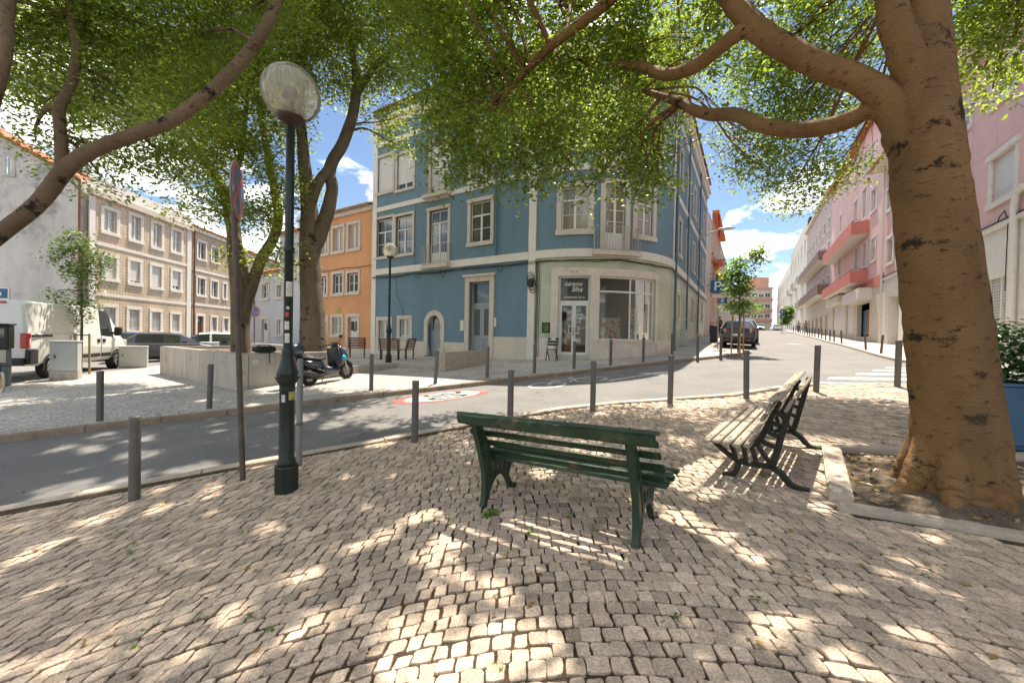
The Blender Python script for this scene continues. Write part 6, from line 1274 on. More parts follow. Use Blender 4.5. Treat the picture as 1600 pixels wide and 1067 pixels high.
def letter_sign(t, c, nrm, w, h, txt, size, mat, name='panel', ink=None):
    n = Vector(nrm).normalized(); s = Vector((0, 0, 1)).cross(n).normalized(); u = Vector((0, 0, 1)); c = Vector(c); mb = MB(); cr_ = .04 * w
    ol = [(-w / 2 + cr_, -h / 2), (w / 2 - cr_, -h / 2), (w / 2, -h / 2 + cr_), (w / 2, h / 2 - cr_), (w / 2 - cr_, h / 2), (-w / 2 + cr_, h / 2), (-w / 2, h / 2 - cr_), (-w / 2, -h / 2 + cr_)]
    f = [(c + s * x + u * y)[:] for x, y in ol]; b = [(c + s * x + u * y - n * .02)[:] for x, y in ol]; mb.face(f); mb.face(list(reversed(b)), 1)
    for i in range(8): mb.face([f[i], b[i], b[(i + 1) % 8], f[(i + 1) % 8]], 1)
    if txt:
        vs, fs = text_mesh(txt, size); mb.mesh([(c + s * v[0] * 1.15 + u * v[1] + n * .003)[:] for v in vs], fs, 2)
    return mb.build(name, [mat, m_sback, ink or m_ink], t)
cf = Vector((-.35, -1, 0))
p = gpt(1121, 545); t = thing('parking_sign', 'large blue parking sign on a grey pole by the blue building', 'road sign', p); Yq = p.y
mb = MB(); mb.tube([(0, 0, -.05), (0, 0, at(1121, 438, Yq).z - p.z)], .03, 8); mb.build('pole', m_sback, t); sc_ = Yq / F
letter_sign(t, at(1121, 448, Yq) - p + cf.normalized() * .05, cf, 20.5 * sc_, 19.5 * sc_, 'P', 20 * sc_, m_pblue); letter_sign(t, at(1121, 462.5, Yq) - p + cf.normalized() * .05, cf, 15 * sc_, 5 * sc_, '', 1, m_white); letter_sign(t, at(1128, 470.5, Yq) - p + cf.normalized() * .05, cf, 14 * sc_, 8 * sc_, 'P', 7 * sc_, m_pblue)
p = at(1145, 535, 24); t = thing('small_parking_sign', 'small blue parking sign seen above the black car roof', 'road sign', p); mb = MB(); mb.tube([(0, 0, -.3), (0, 0, at(1145, 484, 24).z - p.z)], .025, 8); mb.build('pole', m_sback, t); letter_sign(t, at(1145, 488, 24) - p + cf.normalized() * .04, cf, .30, .28, 'P', .28, m_pblue)
p = at(1222, 515, 50); t = thing('hill_sign', 'blue round arrow sign above a blue square sign on the hill', 'road sign', p); mb = MB(); mb.tube([(0, 0, -.6), (0, 0, at(1222, 483, 50).z - p.z)], .04, 8); mb.build('pole', m_sback, t)
mb = MB(); c = at(1222, 487, 50) - p; mb.mesh([(c.x + .33 * math.cos(k * .3927), c.y - .06, c.z + .33 * math.sin(k * .3927)) for k in range(16)], [tuple(range(16))]); mb.build('disc', m_pblue, t); letter_sign(t, at(1222, 494.3, 50) - p + cf.normalized() * .06, cf, .5, .45, '', 1, m_pblue)
mb = MB(); c2_ = at(1222, 494.5, 50) - p; mb.face([(c2_.x - .12, c2_.y - .1, c2_.z - .14), (c2_.x + .12, c2_.y - .1, c2_.z - .14), (c2_.x, c2_.y - .1, c2_.z + .14)]); mb.face([(c.x - .2, c.y - .08, c.z), (c.x + .05, c.y - .08, c.z - .16), (c.x + .05, c.y - .08, c.z + .16)]); mb.build('symbol', m_ink, t)
# ------------------------------------------------------------------ cast iron benches
m_green = M('bench_green_paint', (.028, .066, .034), .42, .25, 5, .2, 60, fine=.2, dirt=((.10, .075, .045), 5, .55))
m_girn = M('bench_iron_green', (.022, .05, .028), .4, .2, 6, .25, 50, dirt=((.07, .045, .025), 8, .57))
m_worn = M('worn_bench_slat', (.40, .34, .26), .65, .2, 7, .4, 70, fine=.2, tint=.35, dirt=((.05, .085, .05), 4.5, .60)); m_dirn = M('bench_iron_dark', (.022, .026, .020), .5, .25, 6, .3, 50)
def flat(mb, pts, ws, x0, x1, n=5):
    P = catmull([(p[0], 0, p[1]) for p in pts], n) if len(pts) > 2 else [Vector((p[0], 0, p[1])) for p in pts]; Ws = catr(ws, n) if len(pts) > 2 else ws
    L, R = [], []
    for i, p in enumerate(P):
        t = (P[min(i + 1, len(P) - 1)] - P[max(0, i - 1)]).normalized(); nn = Vector((-t.z, 0, t.x)) * Ws[i] / 2; L.append(p + nn); R.append(p - nn)
    m = len(P); c = min(.006, min(Ws) * .2); vs = []
    for i in range(m):
        l, r = L[i], R[i]; q = (r - l).normalized() * c
        for x, o in ((x0 + c, 0), (x1 - c, 0)): pass
        vs += [(x0 + c, l.x, l.z), (x1 - c, l.x, l.z), (x1, l.x + q.x, l.z + q.z), (x1, r.x - q.x, r.z - q.z), (x1 - c, r.x, r.z), (x0 + c, r.x, r.z), (x0, r.x - q.x, r.z - q.z), (x0, l.x + q.x, l.z + q.z)]
    fs = [tuple(range(7, -1, -1)), tuple(8 * (m - 1) + k for k in range(8))] + [(8 * i + k, 8 * i + (k + 1) % 8, 8 * i + 8 + (k + 1) % 8, 8 * i + 8 + k) for i in range(m - 1) for k in range(8)]
    mb.mesh(vs, fs)
def bench(label, rearL, rearR, front, var, slatm, ironm):
    """rearL, rearR: the rear feet on the ground; front: direction the seat faces"""
    a, b = Vector(rearL), Vector(rearR); c = (a + b) / 2; f = Vector((front[0], front[1], 0)).normalized(); Yx = -f; X = (b - a).normalized()
    if X.cross(Yx).z < 0: X = -X
    zf = G(c.x + f.x * .6, c.y + f.y * .6) - G(c.x, c.y); Yx = Vector((-f.x * .6, -f.y * .6, -zf)).normalized(); Z = X.cross(Yx).normalized(); Yx = Z.cross(X)
    t = thing('park_bench', label, 'bench', (0, 0, 0)); t.matrix_world = Matrix(((X.x, Yx.x, Z.x, c.x), (X.y, Yx.y, Z.y, c.y), (X.z, Yx.z, Z.z, c.z), (0, 0, 0, 1)))
    half = (b - a).length / 2; tr = .46 if var == 'A' else .62; T = lambda p: (p[0] - tr, p[1])
    inner = [(-.15, .35), (-.04, .365), (.10, .355), (.24, .36), (.315, .43), (.37, .56), (.43, .70), (.485, .81)]
    for s in (-1, 1):
        mb = MB(); x0, x1 = s * half - .028, s * half + .028; fl_ = lambda pts, ws: flat(mb, [T(p) for p in pts], ws, x0, x1)
        fl_(inner, [.03, .045, .045, .05, .05, .045, .04, .035])
        if var == 'A':
            fl_([(.49, .0), (.47, .03), (.445, .12), (.42, .30), (.455, .5), (.51, .72), (.54, .86)], [.07, .06, .055, .07, .06, .055, .045]); fl_([(-.06, .005), (-.01, .015), (.04, .07), (.09, .17), (.17, .235), (.26, .245), (.35, .19), (.43, .07)], [.05, .05, .045, .045, .05, .05, .045, .03])
            for p, q in (((.08, .17), (-.06, .36)), ((.13, .21), (.04, .36)), ((.19, .235), (.14, .36)), ((.25, .24), (.235, .37)), ((.33, .2), (.34, .45)), ((.35, .48), (.45, .42)), ((.40, .62), (.48, .6))): fl_([p, q], [.032, .036])
        else:
            fl_([(.40, .165), (.435, .28), (.49, .5), (.545, .72), (.575, .845)], [.06, .055, .055, .05, .05]); fl_([(-.12, .35), (-.03, .27), (.06, .205), (.14, .175), (.22, .165), (.30, .165), (.42, .18)], [.035, .04, .04, .05, .042, .042, .05])
            fl_([(.13, .18), (.105, .10), (.075, .035), (.02, .015), (-.03, .012)], [.055, .05, .05, .035, .03]); fl_([(.40, .175), (.47, .13), (.525, .06), (.57, .024), (.64, .014), (.69, .014)], [.055, .055, .055, .04, .032, .03])
            for p, q in (((.10, .19), (.05, .355)), ((.19, .165), (.165, .355)), ((.28, .165), (.235, .36)), ((.39, .2), (.28, .38)), ((.30, .42), (.455, .36)), ((.345, .52), (.485, .47)), ((.39, .61), (.51, .57)), ((.43, .71), (.535, .68))): fl_([p, q], [.034, .038])
        mb.build('end_frame', ironm, t)
    hl = half + .19; sl_ = [(-.13, .385, 6, .075), (-.035, .395, 2, .075), (.055, .393, -2, .075), (.145, .388, -2, .07), (.235, .395, 12, .065), (.272, .462, 64, .056), (.318, .566, 68, .058), (.365, .67, 68, .058), (.415, .772, 64, .058)]
    sl_ += [(.475, .872, 20, .11), (.565, .80, 66, .10)] if var == 'B' else [(.505, .882, 14, .095), (.556, .842, 80, .085)]
    for k, (y, z, an, w) in enumerate(sl_):
        bm = bmesh.new(); bmesh.ops.create_cube(bm, size=1); L2_ = hl + random.uniform(-.012, .012)
        for v in bm.verts: v.co = Vector((v.co.x * 2 * L2_, v.co.y * w, v.co.z * .030))
        bmesh.ops.bevel(bm, geom=bm.edges[:], offset=.007, segments=2, affect='EDGES'); mb = MB(); mb.bm(bm, 0, Matrix.Translation((random.uniform(-.015, .015), y - tr, z)) @ Matrix.Rotation(rad(an), 4, 'X')); o = mb.build('slat', slatm, t)
        o.data.attributes.new('tint', 'FLOAT', 'POINT').data.foreach_set('value', [random.uniform(.15, 1)] * len(o.data.vertices))
        mb = MB()
        for s in (-1, 1): mb.lathe([(.011, .0), (.009, .005), (.0, .007)], 8, cap=False, c=(s * half, 0, .0155))
        b_ = mb.build('bolt', ironm, o, Matrix.Translation((0, y - tr, z)) @ Matrix.Rotation(rad(an), 4, 'X'))
    return t
rl, rr_ = gpt(757, 790), gpt(995, 853); fr_ = Vector((-(rr_ - rl).y, (rr_ - rl).x)); bench('dark green slatted bench with iron ends seen from behind', rl, rr_, fr_, 'A', m_green, m_girn)
rl, rr_ = gpt(1250, 765), gpt(1274, 701); ax_ = Vector((rr_.x - rl.x, rr_.y - rl.y)); bench('weathered slatted bench with dark iron ends beside the tree pit', rl, rr_, (-ax_.y, ax_.x), 'B', m_worn, m_dirn)
# short wooden benches before the blue facade
m_slat = M('red_brown_slat', (.20, .065, .035), .55, .2, 6)
def seat(label, x, y, rz, w=.8):
    t = thing('short_bench', label, 'bench', (x, y, PLZ), rz, 'short wooden benches on the platform')
    for s in (-1, 1):
        for yy in (-.2, .2): mb = MB(); mb.box(s * w * .4 - .025, s * w * .4 + .025, yy - .02, yy + .02, 0, .42); mb.build('leg', m_biron, t)
        mb = MB(); mb.bar((s * w * .4, .2, .42), (s * w * .4, .33, .9), .04, .03); mb.build('back_post', m_biron, t)
    for k in range(5): mb = MB(); mb.box(-w / 2, w / 2, -.25 + k * .095, -.18 + k * .095, .42, .45); mb.build('seat_slat', m_slat, t)
    for k in range(6): y_ = .215 + .022 * k; z_ = .50 + .078 * k; mb = MB(); mb.box(-w / 2, w / 2, y_ - .035, y_ - .012, z_, z_ + .055); mb.build('back_slat', m_slat, t)
q = at(558, 558, 18.4); seat('short brown slatted bench right of the scooter before the orange house', q.x, q.y, rad(200), .78); q = at(609, 561, 17.2); seat('short brown slatted bench behind the far lamp post', q.x, q.y, rad(190), .92); q = at(634, 559, 18.0); seat('short brown slatted bench seen sideways right of the far lamp', q.x, q.y, rad(255), .8)
# ------------------------------------------------------------------ cabinets, machine, bins
m_cab = M('cabinet_grey', (.46, .47, .46), .55, .06, 3, .05, 60, dirt=((.33, .32, .30), 2.5, .66))
def cabinet(name, label, p, w, d, h, rz, plinth=.28):
    t = thing(name, label, 'cabinet', p, rz); mb = MB(); mb.bbox(-w / 2, w / 2, -d / 2, d / 2, plinth, h, .012); mb.bbox(-w / 2 - .02, w / 2 + .02, -d / 2 - .02, d / 2 + .02, h, h + .04, .01); mb.build('housing', m_cab, t)
    mb = MB(); mb.bbox(-w / 2 - .01, w / 2 + .01, -d / 2 - .01, d / 2 + .01, -.2, plinth - .003, .01); mb.build('plinth', m_conc, t)
    mb = MB(); mb.bbox(-w / 2 + .03, w / 2 - .03, -d / 2 - .014, -d / 2 + .01, plinth + .03, h - .04, .005); dr_ = mb.build('door', m_cab, t); mb = MB(); mb.box(-w / 2 + .1, -w / 2 + .13, -d / 2 - .035, -d / 2 - .014, h * .58, h * .66); mb.build('lock', m_biron, dr_)
p = gpt(103, 593); cabinet('utility_cabinet', 'tall pale grey utility cabinet in front of the white van', p, .60, .36, p.y * 59 / F, rad(33)); p = gpt(209, 575); cabinet('low_cabinet', 'low grey utility cabinet between the van nose and the concrete wall', p, .86, .45, p.y * 33 / F, rad(38), .05)
p = gpt(1068, 541); cabinet('wall_cabinet', 'small cream cabinet against the side of the blue building', p, .7, .35, .85, math.atan2(D2[1], D2[0]) + math.pi / 2 - rad(90), .06)
def bin_(label, p, w, h, rz):
    t = thing('litter_bin', label, 'bin', p, rz); mb = MB(); mb.bbox(-w / 2, w / 2, -w / 2, w / 2, .05, h, .02); mb.box(-w * .4, w * .4, -w * .4, w * .4, -.05, .05); mb.build('body', M('bin_grey', (.06, .06, .062), .5, .1, 6), t); mb = MB(); mb.bbox(-w / 2 - .02, w / 2 + .02, -w / 2 - .02, w / 2 + .02, h, h + .06, .02); mb.build('lid', m_biron, t); mb = MB(); mb.box(-w * .3, w * .3, -w / 2 - .004, -w / 2 + .01, h - .22, h - .1); mb.build('slot', m_dark, t)
bin_('dark litter bin beside the parking sign pole', gpt(1115, 535), .42, 1.0, rad(60)); q = at(352, 545, 19); bin_('dark litter bin in front of the white hatchback', Vector((q.x, q.y, G(q.x, q.y))), .38, 1.15, .3)
q = gpt(2, 606); t = thing('ticket_machine', 'dark grey parking ticket machine cut by the left edge', 'ticket machine', (q.x - .35, q.y + .2, q.z), rad(35)); h = q.y * 98 / F; mb = MB(); mb.bbox(-.2, .2, -.15, .15, -.1, h * .62, .015); mb.build('column', M('machine_grey', (.10, .12, .14), .5, .1, 5), t); mb = MB(); mb.bbox(-.24, .24, -.19, .19, h * .62, h, .02); mb.build('head', m_biron, t); mb = MB(); mb.box(-.17, .17, -.2, -.188, h * .8, h * .95); mb.build('screen', g_dark, t); mb = MB(); mb.box(-.2, .2, -.205, -.19, h * .4, h * .6, 0); mb.build('panel', M('machine_cream', (.48, .44, .34), .5, .1, 5), t); mb = MB(); mb.bbox(-.28, .28, -.24, .22, h, h + .05, .02); mb.build('roof', m_biron, t)
# bag on the wall
q = TP(.12, .7); t = thing('shoulder_bag', 'black bag lying on top of the concrete wall', 'bag', (q[0], q[1], TZ), math.atan2(DP[1], DP[0])); bm = bmesh.new(); bmesh.ops.create_icosphere(bm, subdivisions=3, radius=1)
for v in bm.verts:
    n_ = 1 + .10 * math.sin(v.co.x * 7 + v.co.y * 3) + .06 * math.sin(v.co.z * 9 + v.co.x * 4); v.co = Vector((math.copysign(abs(v.co.x) ** .6, v.co.x) * .29 * n_, math.copysign(abs(v.co.y) ** .7, v.co.y) * .14 * n_, .095 + math.copysign(abs(v.co.z) ** .7, v.co.z) * .095))
m_bag = M('black_nylon', (.014, .014, .016), .6, .2, 9, .5, 40); mb = MB(); mb.bm(bm, 0, None, True); mb.build('body', m_bag, t); mb = MB(); mb.tube([(.05, -.14, .1), (.06, -.19, .02), (.05, -.165, -.12), (.07, -.16, -.3)], .011, 5); mb.tube([(-.2, 0, .18), (-.1, -.03, .24), (.08, -.02, .23), (.2, 0, .17)], .013, 5); mb.build('strap', m_bag, t); mb = MB(); mb.bbox(-.16, .14, -.155, -.12, .04, .13, .01); mb.build('pocket', m_bag, t)
mb = MB(); w_ = TP(.0, .42); n_ = Vector((-DW[0], -DW[1], 0)); s_ = Vector((DP[0], DP[1], 0)); c = Vector((w_[0], w_[1], TZ - .24)) + n_ * .005; mb.mesh([(c + s_ * .085 * math.cos(k * .3927) + Vector((0, 0, .075 * math.sin(k * .3927))))[:] for k in range(16)], [tuple(range(16))], 0); mb.mesh([(c + n_ * .002 + s_ * .06 * math.cos(k * .3927 + 3.3) + Vector((0, 0, .055 * math.sin(k * .19 + 3.3)))) [:] for k in range(16)], [tuple(range(16))], 1); tag(mb.build('wall_sticker', [m_stick, m_biron]), 'round white sticker on the concrete wall below the bag', 'sticker')
# shop things
def onf(a, d, z): return BF_.map(a, d, z)
a_, z_ = BF_.pix(866, 560); zc_ = G(*onf(a_, .35, 0)[:2]); ph = PH0 + max(0, (a_ - L1)) / RC; t = thing('folding_chair', 'black folding chair holding white papers left of the shop door', 'chair', onf(a_, .35, zc_), ph); m_wood = M('black_wood', (.02, .018, .016), .5, .1, 8)
for s in (-.2, .2):
    mb = MB(); mb.bar((s, -.22, 0), (s, .16, .92), .03, .03); mb.build('back_leg', m_wood, t); mb = MB(); mb.bar((s * .85, .26, 0), (s * .85, -.2, .46), .03, .03); mb.build('front_leg', m_wood, t)
for k in range(4): mb = MB(); mb.box(-.2, .2, -.22 + .1 * k, -.14 + .1 * k, .44, .46); mb.build('seat_slat', m_wood, t)
for z in (.64, .76, .88): mb = MB(); mb.box(-.2, .2, .03 + (z - .64) * .42, .045 + (z - .64) * .42, z - .035, z + .035); mb.build('back_slat', m_wood, t)
for nm, x, y, z, w, h in (('paper', .0, -.235, .48, .26, .12), ('paper', .03, .02, .8, .18, .13)): mb = MB(); mb.box(x - w / 2, x + w / 2, y - .006, y, z, z + h); tag(mb.build('paper_sheet', m_white, None, Matrix.Translation(onf(a_, .35, zc_)) @ Matrix.Rotation(ph, 4, 'Z')), 'white paper notice %s of the black folding chair' % ('on the seat edge' if z < .7 else 'on the backrest'), 'paper')
r = BF_.rect(847.5, 860, 504, 520); t = thing('wall_panel', 'small black framed picture on the green tiles beside the shop door', 'picture', onf((r[0] + r[1]) / 2, .03, r[2])); mb = BF_.mb(); mb.box(r[0], r[1], .005, .06, r[2], r[3]); o = mb.build('frame', m_biron, t); bpy.context.view_layer.update(); o.matrix_parent_inverse = t.matrix_world.inverted(); mb = BF_.mb(); mb.box(r[0] + .06, r[1] - .06, .06, .064, r[2] + .06, r[3] - .06); o = mb.build('print', M('green_print', (.12, .26, .05), .5, .45, 9), t); o.matrix_parent_inverse = t.matrix_world.inverted()
def art_mat(name, cols, scale):
    m = bpy.data.materials.new(name); m.use_nodes = True; N = m.node_tree.nodes; L = m.node_tree.links; g = N.new('ShaderNodeNewGeometry'); n = N.new('ShaderNodeTexNoise'); n.inputs['Scale'].default_value = scale; n.inputs['Detail'].default_value = 4; n.inputs['Distortion'].default_value = 1.5; L.new(g.outputs['Position'], n.inputs['Vector']); r = N.new('ShaderNodeValToRGB'); r.color_ramp.interpolation = 'CONSTANT'
    for i, c in enumerate(cols):
        e = r.color_ramp.elements[i] if i < 2 else r.color_ramp.elements.new(.5); e.position = .3 + .4 * i / len(cols); e.color = tuple(c) + (1,)
    L.new(n.outputs['Fac'], r.inputs['Fac']); L.new(r.outputs[0], N['Principled BSDF'].inputs['Base Color']); return m
for nm, rr2, dd2, cols, lb in (('painting', (942, 973, 496, 531.5), -.2, ((.32, .05, .06), (.60, .22, .20), (.65, .55, .48), (.30, .34, .24), (.55, .10, .12)), 'square pink and red painting standing in the shop window'), ('painting', (989, 1006, 482, 507), -.22, ((.02, .16, .20), (.05, .33, .36), (.55, .45, .30), (.3, .12, .06)), 'teal and sand painting hanging in the right shop pane'), ('painting', (989, 1004, 513, 530), -.22, ((.04, .26, .30), (.35, .45, .42), (.06, .20, .28)), 'small turquoise painting low in the right shop pane'), ('painting', (944, 960, 462, 494), -2.9, ((.02, .02, .03), (.06, .07, .10), (.25, .10, .04)), 'dark picture on the back wall inside the shop')):
    r = BF_.rect(*rr2); mb = BF_.mb(); mb.box(r[0], r[1], dd2 - .03, dd2, r[2], r[3]); o = mb.build(nm, art_mat('art', cols, 3.2)); tag(o, lb, 'painting')
r = BF_.rect(874, 890, 520, 553); mb = BF_.mb(); mb.box(r[0], r[1], -1.6, -1.2, shopz, shopz + 1.0); mb.box(r[0] - .05, r[1] + .05, -1.65, -1.15, shopz + 1.0, shopz + 1.05); tag(mb.build('shop_counter', M('counter_wood', (.36, .14, .04), .5, .2, 4)), 'brown wooden counter inside behind the shop door', 'counter')
# ================================================================== vehicles
m_tyre = M('tyre', (.022, .022, .023), .85, .1, 20); m_rim = M('alloy', (.42, .42, .43), .35, .1, 10, metal=.7); m_blk = M('black_plastic', (.025, .025, .027), .5, .1, 10); g_car = glass_mat('car_glass', (.025, .03, .033), .03, 1.0); m_tail = M('tail_red', (.45, .012, .012), .2, .1, 8, spec=.8); m_plate = M('plate', (.7, .7, .68), .5, .02, 5); m_headl = M('headlight', (.6, .62, .65), .1, .05, 5, metal=.3)
def paintm(name, c, r=.22): return M(name, c, r, .03, 2, spec=.7)
def wheel(parent, x, y, R, w, side, rimm=None):
    mb = MB(); prof = [(R * .62, -w / 2), (R * .93, -w / 2), (R, -w * .32), (R, w * .32), (R * .93, w / 2), (R * .62, w / 2)]
    mb.lathe(prof, 24, cap=False); X = Matrix.Translation((x, y, R)) @ Matrix.Rotation(rad(90), 4, 'X'); o = mb.build('wheel', m_tyre, parent, X)
    mb = MB(); mb.lathe([(R * .63, -w * .3), (R * .60, w * .28), (R * .5, w * .2), (R * .15, w * .26), (0, w * .28)], 20, cap=False); mb.lathe([(R * .63, w * .3), (R * .60, -w * .28), (R * .5, -w * .2), (R * .15, -w * .26), (0, -w * .28)], 20, cap=False)
    for k in range(5):
        a = k * 2 * math.pi / 5
        for s in (-1, 1): mb.bar((R * .12 * math.cos(a), R * .12 * math.sin(a), s * w * .3), (R * .58 * math.cos(a), R * .58 * math.sin(a), s * w * .3), R * .16, .012)
    mb.build('rim', rimm or m_rim, o, X)
def loft(name, label, cat, loc, rz, st, glass_side, glass_top, paint, wheels, WR=.31, ww=.2, extras=None, group=None, pillar=None):
    """st: (x, z bottom, z belt, z roof, half width low, half width belt, half width roof)"""
    t = thing(name, label, cat, loc, rz, group); rings = []
    for x, zb, zs, zr, wb, ws, wr in st:
        half = [(0, zb), (wb * .9, zb), (wb, zb + .08), (ws * 1.0, zb + (zs - zb) * .55), (ws * .985, zs - .03), (ws * .95, zs), (wr + .03, zr - .06), (wr * .85, zr - .005), (wr * .45, zr + .02), (0, zr + .03)]
        rings.append([(x, y, z) for y, z in half] + [(x, -y, z) for y, z in half[-2:0:-1]])
    n = len(rings[0]); B, Gm = MB(), MB()
    for i in range(len(rings) - 1):
        for k in range(n):
            f = [rings[i][k], rings[i][(k + 1) % n], rings[i + 1][(k + 1) % n], rings[i + 1][k]]; kk = k if k < 9 else 17 - k
            (Gm if (i in glass_side and kk == 5) or (i in glass_top and kk in (6, 7, 8)) or (i in glass_top and kk == 5 and False) else B).face(f, 0, None, True)
    B.face(list(reversed(rings[0]))); B.face(rings[-1]); B.build('body', paint, t); Gm.build('windows', g_car, t)
    for x, y in wheels:
        wheel(t, x, y, WR, ww, 1 if y > 0 else -1); mb = MB(); s = 1 if y > 0 else -1; yy = y + s * (ww / 2 - .035); N_ = 20
        for k in range(N_): a0, a1 = math.pi * k / N_ - .25, math.pi * (k + 1) / N_ - .25 + (.5 if k == N_ - 1 else 0); mb.face([(x + (WR + .005) * math.cos(a0), yy + s * .05, WR + (WR + .005) * math.sin(a0)), (x + (WR + .065) * math.cos(a0), yy + s * .05, WR + (WR + .065) * math.sin(a0)), (x + (WR + .065) * math.cos(a1), yy + s * .05, WR + (WR + .065) * math.sin(a1)), (x + (WR + .005) * math.cos(a1), yy + s * .05, WR + (WR + .005) * math.sin(a1))])
        mb.build('wheel_arch', m_blk, t)
    if extras: extras(t)
    return t
HATCH = [(-1.98, .42, .72, .76, .66, .72, .60), (-1.93, .28, .88, .93, .76, .80, .66), (-1.88, .24, .93, 1.0, .78, .82, .66), (-1.52, .22, .95, 1.38, .80, .84, .58), (-1.0, .2, .95, 1.46, .80, .85, .58), (-.15, .2, .94, 1.47, .80, .85, .59), (-.05, .2, .94, 1.47, .80, .85, .59), (.45, .2, .93, 1.41, .80, .85, .58), (1.18, .2, .92, .97, .80, .84, .66), (1.72, .22, .80, .84, .78, .80, .62), (1.92, .28, .66, .70, .70, .74, .56), (1.99, .38, .55, .58, .6, .64, .5)]
def ext(back_round=False, plate=True, tailc=None):
    def f(t):
        for s in (-1, 1):
            if back_round:
                for k, (r0, m_) in enumerate(((.115, m_tail), (.06, m_headl))): mb = MB(); mb.lathe([(r0, -.03), (r0, .0), (r0 * .8, .02), (0, .03)], 18, cap=False); mb.build('tail_light' if k == 0 else 'tail_lens', m_, t, Matrix.Translation((-1.955 - .012 * k, s * .60, .87)) @ Matrix.Rotation(rad(-90), 4, 'Y'))
            else: mb = MB(); mb.bbox(-1.99, -1.86, s * .72 - .09, s * .72 + .09, .70, .95, .02); mb.build('tail_light', m_tail, t)
            mb = MB(); mb.bbox(1.84, 1.97, s * .58 - .13, s * .58 + .13, .58, .73, .03); mb.build('headlight', m_headl, t); mb = MB(); mb.bbox(.55, .72, s * .93 - .09, s * .93 + .09, .96, 1.10, .03); mb.build('mirror', m_blk, t)
            mb = MB(); mb.box(.1, .25, s * .848 - .008, s * .848 + .008, .80, .825); mb.build('door_handle', m_blk, t)
        mb = MB(); mb.box(-2.0, -1.965, -.26, .26, .60, .71); mb.build('number_plate', m_plate, t); mb = MB(); mb.bbox(-2.03, -1.9, -.72, .72, .30, .50, .03); mb.build('rear_bumper', m_blk, t); mb = MB(); mb.bbox(1.9, 2.03, -.66, .66, .28, .48, .03); mb.build('front_bumper', m_blk, t)
        for s in (-1, 1): mb = MB(); mb.box(-2.04, -2.03, s * .5 - .09, s * .5 + .09, .34, .40); mb.build('reflector', m_tail, t)
    return f
WH = [(-1.22, .74), (-1.22, -.74), (1.22, .74), (1.22, -.74)]; GS = (3, 4, 6, 7); GT = (2, 7)
def place(px, py, Y): q = at(px, py, Y); return (q.x, q.y, G(q.x, q.y) - .0)
ad2 = math.atan2(D2[1], D2[0])
c = gpt(1151, 546, -.08); d = Vector((D2[0], D2[1], 0)); c = c + d * 3.2
loft('black_car', 'black hatchback with round red tail lights parked on the hill', 'car', (c.x, c.y, G(c.x, c.y) - .1), ad2, HATCH, GS, GT, paintm('car_black', (.012, .013, .016)), WH, extras=ext(True))
bpy.context.view_layer.update()
c2 = c + d * 5.2 + Vector((.25, 0, 0)); loft('dark_parked_car', 'dark car parked ahead of the black hatchback on the hill', 'car', (c2.x, c2.y, G(c2.x, c2.y) - .1), ad2, [(a, b, cc * 1.03, dd * 1.06, e, f, g_) for a, b, cc, dd, e, f, g_ in HATCH], GS, GT, paintm('car_grey', (.06, .065, .07)), WH, extras=ext())
for k, (px, Y, nm, col, rz, lb) in enumerate(((1187, 78, 'silver_car', (.5, .52, .55), ad2 + math.pi, 'silver car coming over the top of the hill street'), (1212, 80, 'white_car', (.7, .7, .7), ad2 + .1, 'white car parked at the top right of the hill street'))):
    q = at(px, 515, Y); loft(nm, lb, 'car', (q.x, q.y, G(q.x, q.y) - .1), rz, HATCH, GS, GT, paintm(nm, col), WH, extras=ext())
q = place(327, 545, 23.0); loft('white_hatchback', 'white hatchback parked behind the terrace wall', 'car', q, rad(215), HATCH, GS, GT, paintm('car_white', (.72, .72, .70)), WH, extras=ext())
SED = [(a * 1.08, b, cc, dd, e, f, g_) for a, b, cc, dd, e, f, g_ in HATCH]; SED[3] = (-1.2, .22, .95, 1.36, .8, .84, .58); SED[2] = (-1.75, .24, .96, 1.0, .78, .82, .66)
q = place(262, 545, 20.5); loft('dark_sedan', 'dark grey sedan parked behind the concrete wall', 'car', q, rad(42), SED, GS, GT, paintm('car_anthracite', (.045, .04, .042)), WH, extras=ext())
q = place(212, 548, 21.5); loft('blue_car', 'dark blue car beside the nose of the white van', 'car', q, rad(48), HATCH, GS, GT, paintm('car_blue', (.015, .03, .09)), WH, extras=ext())
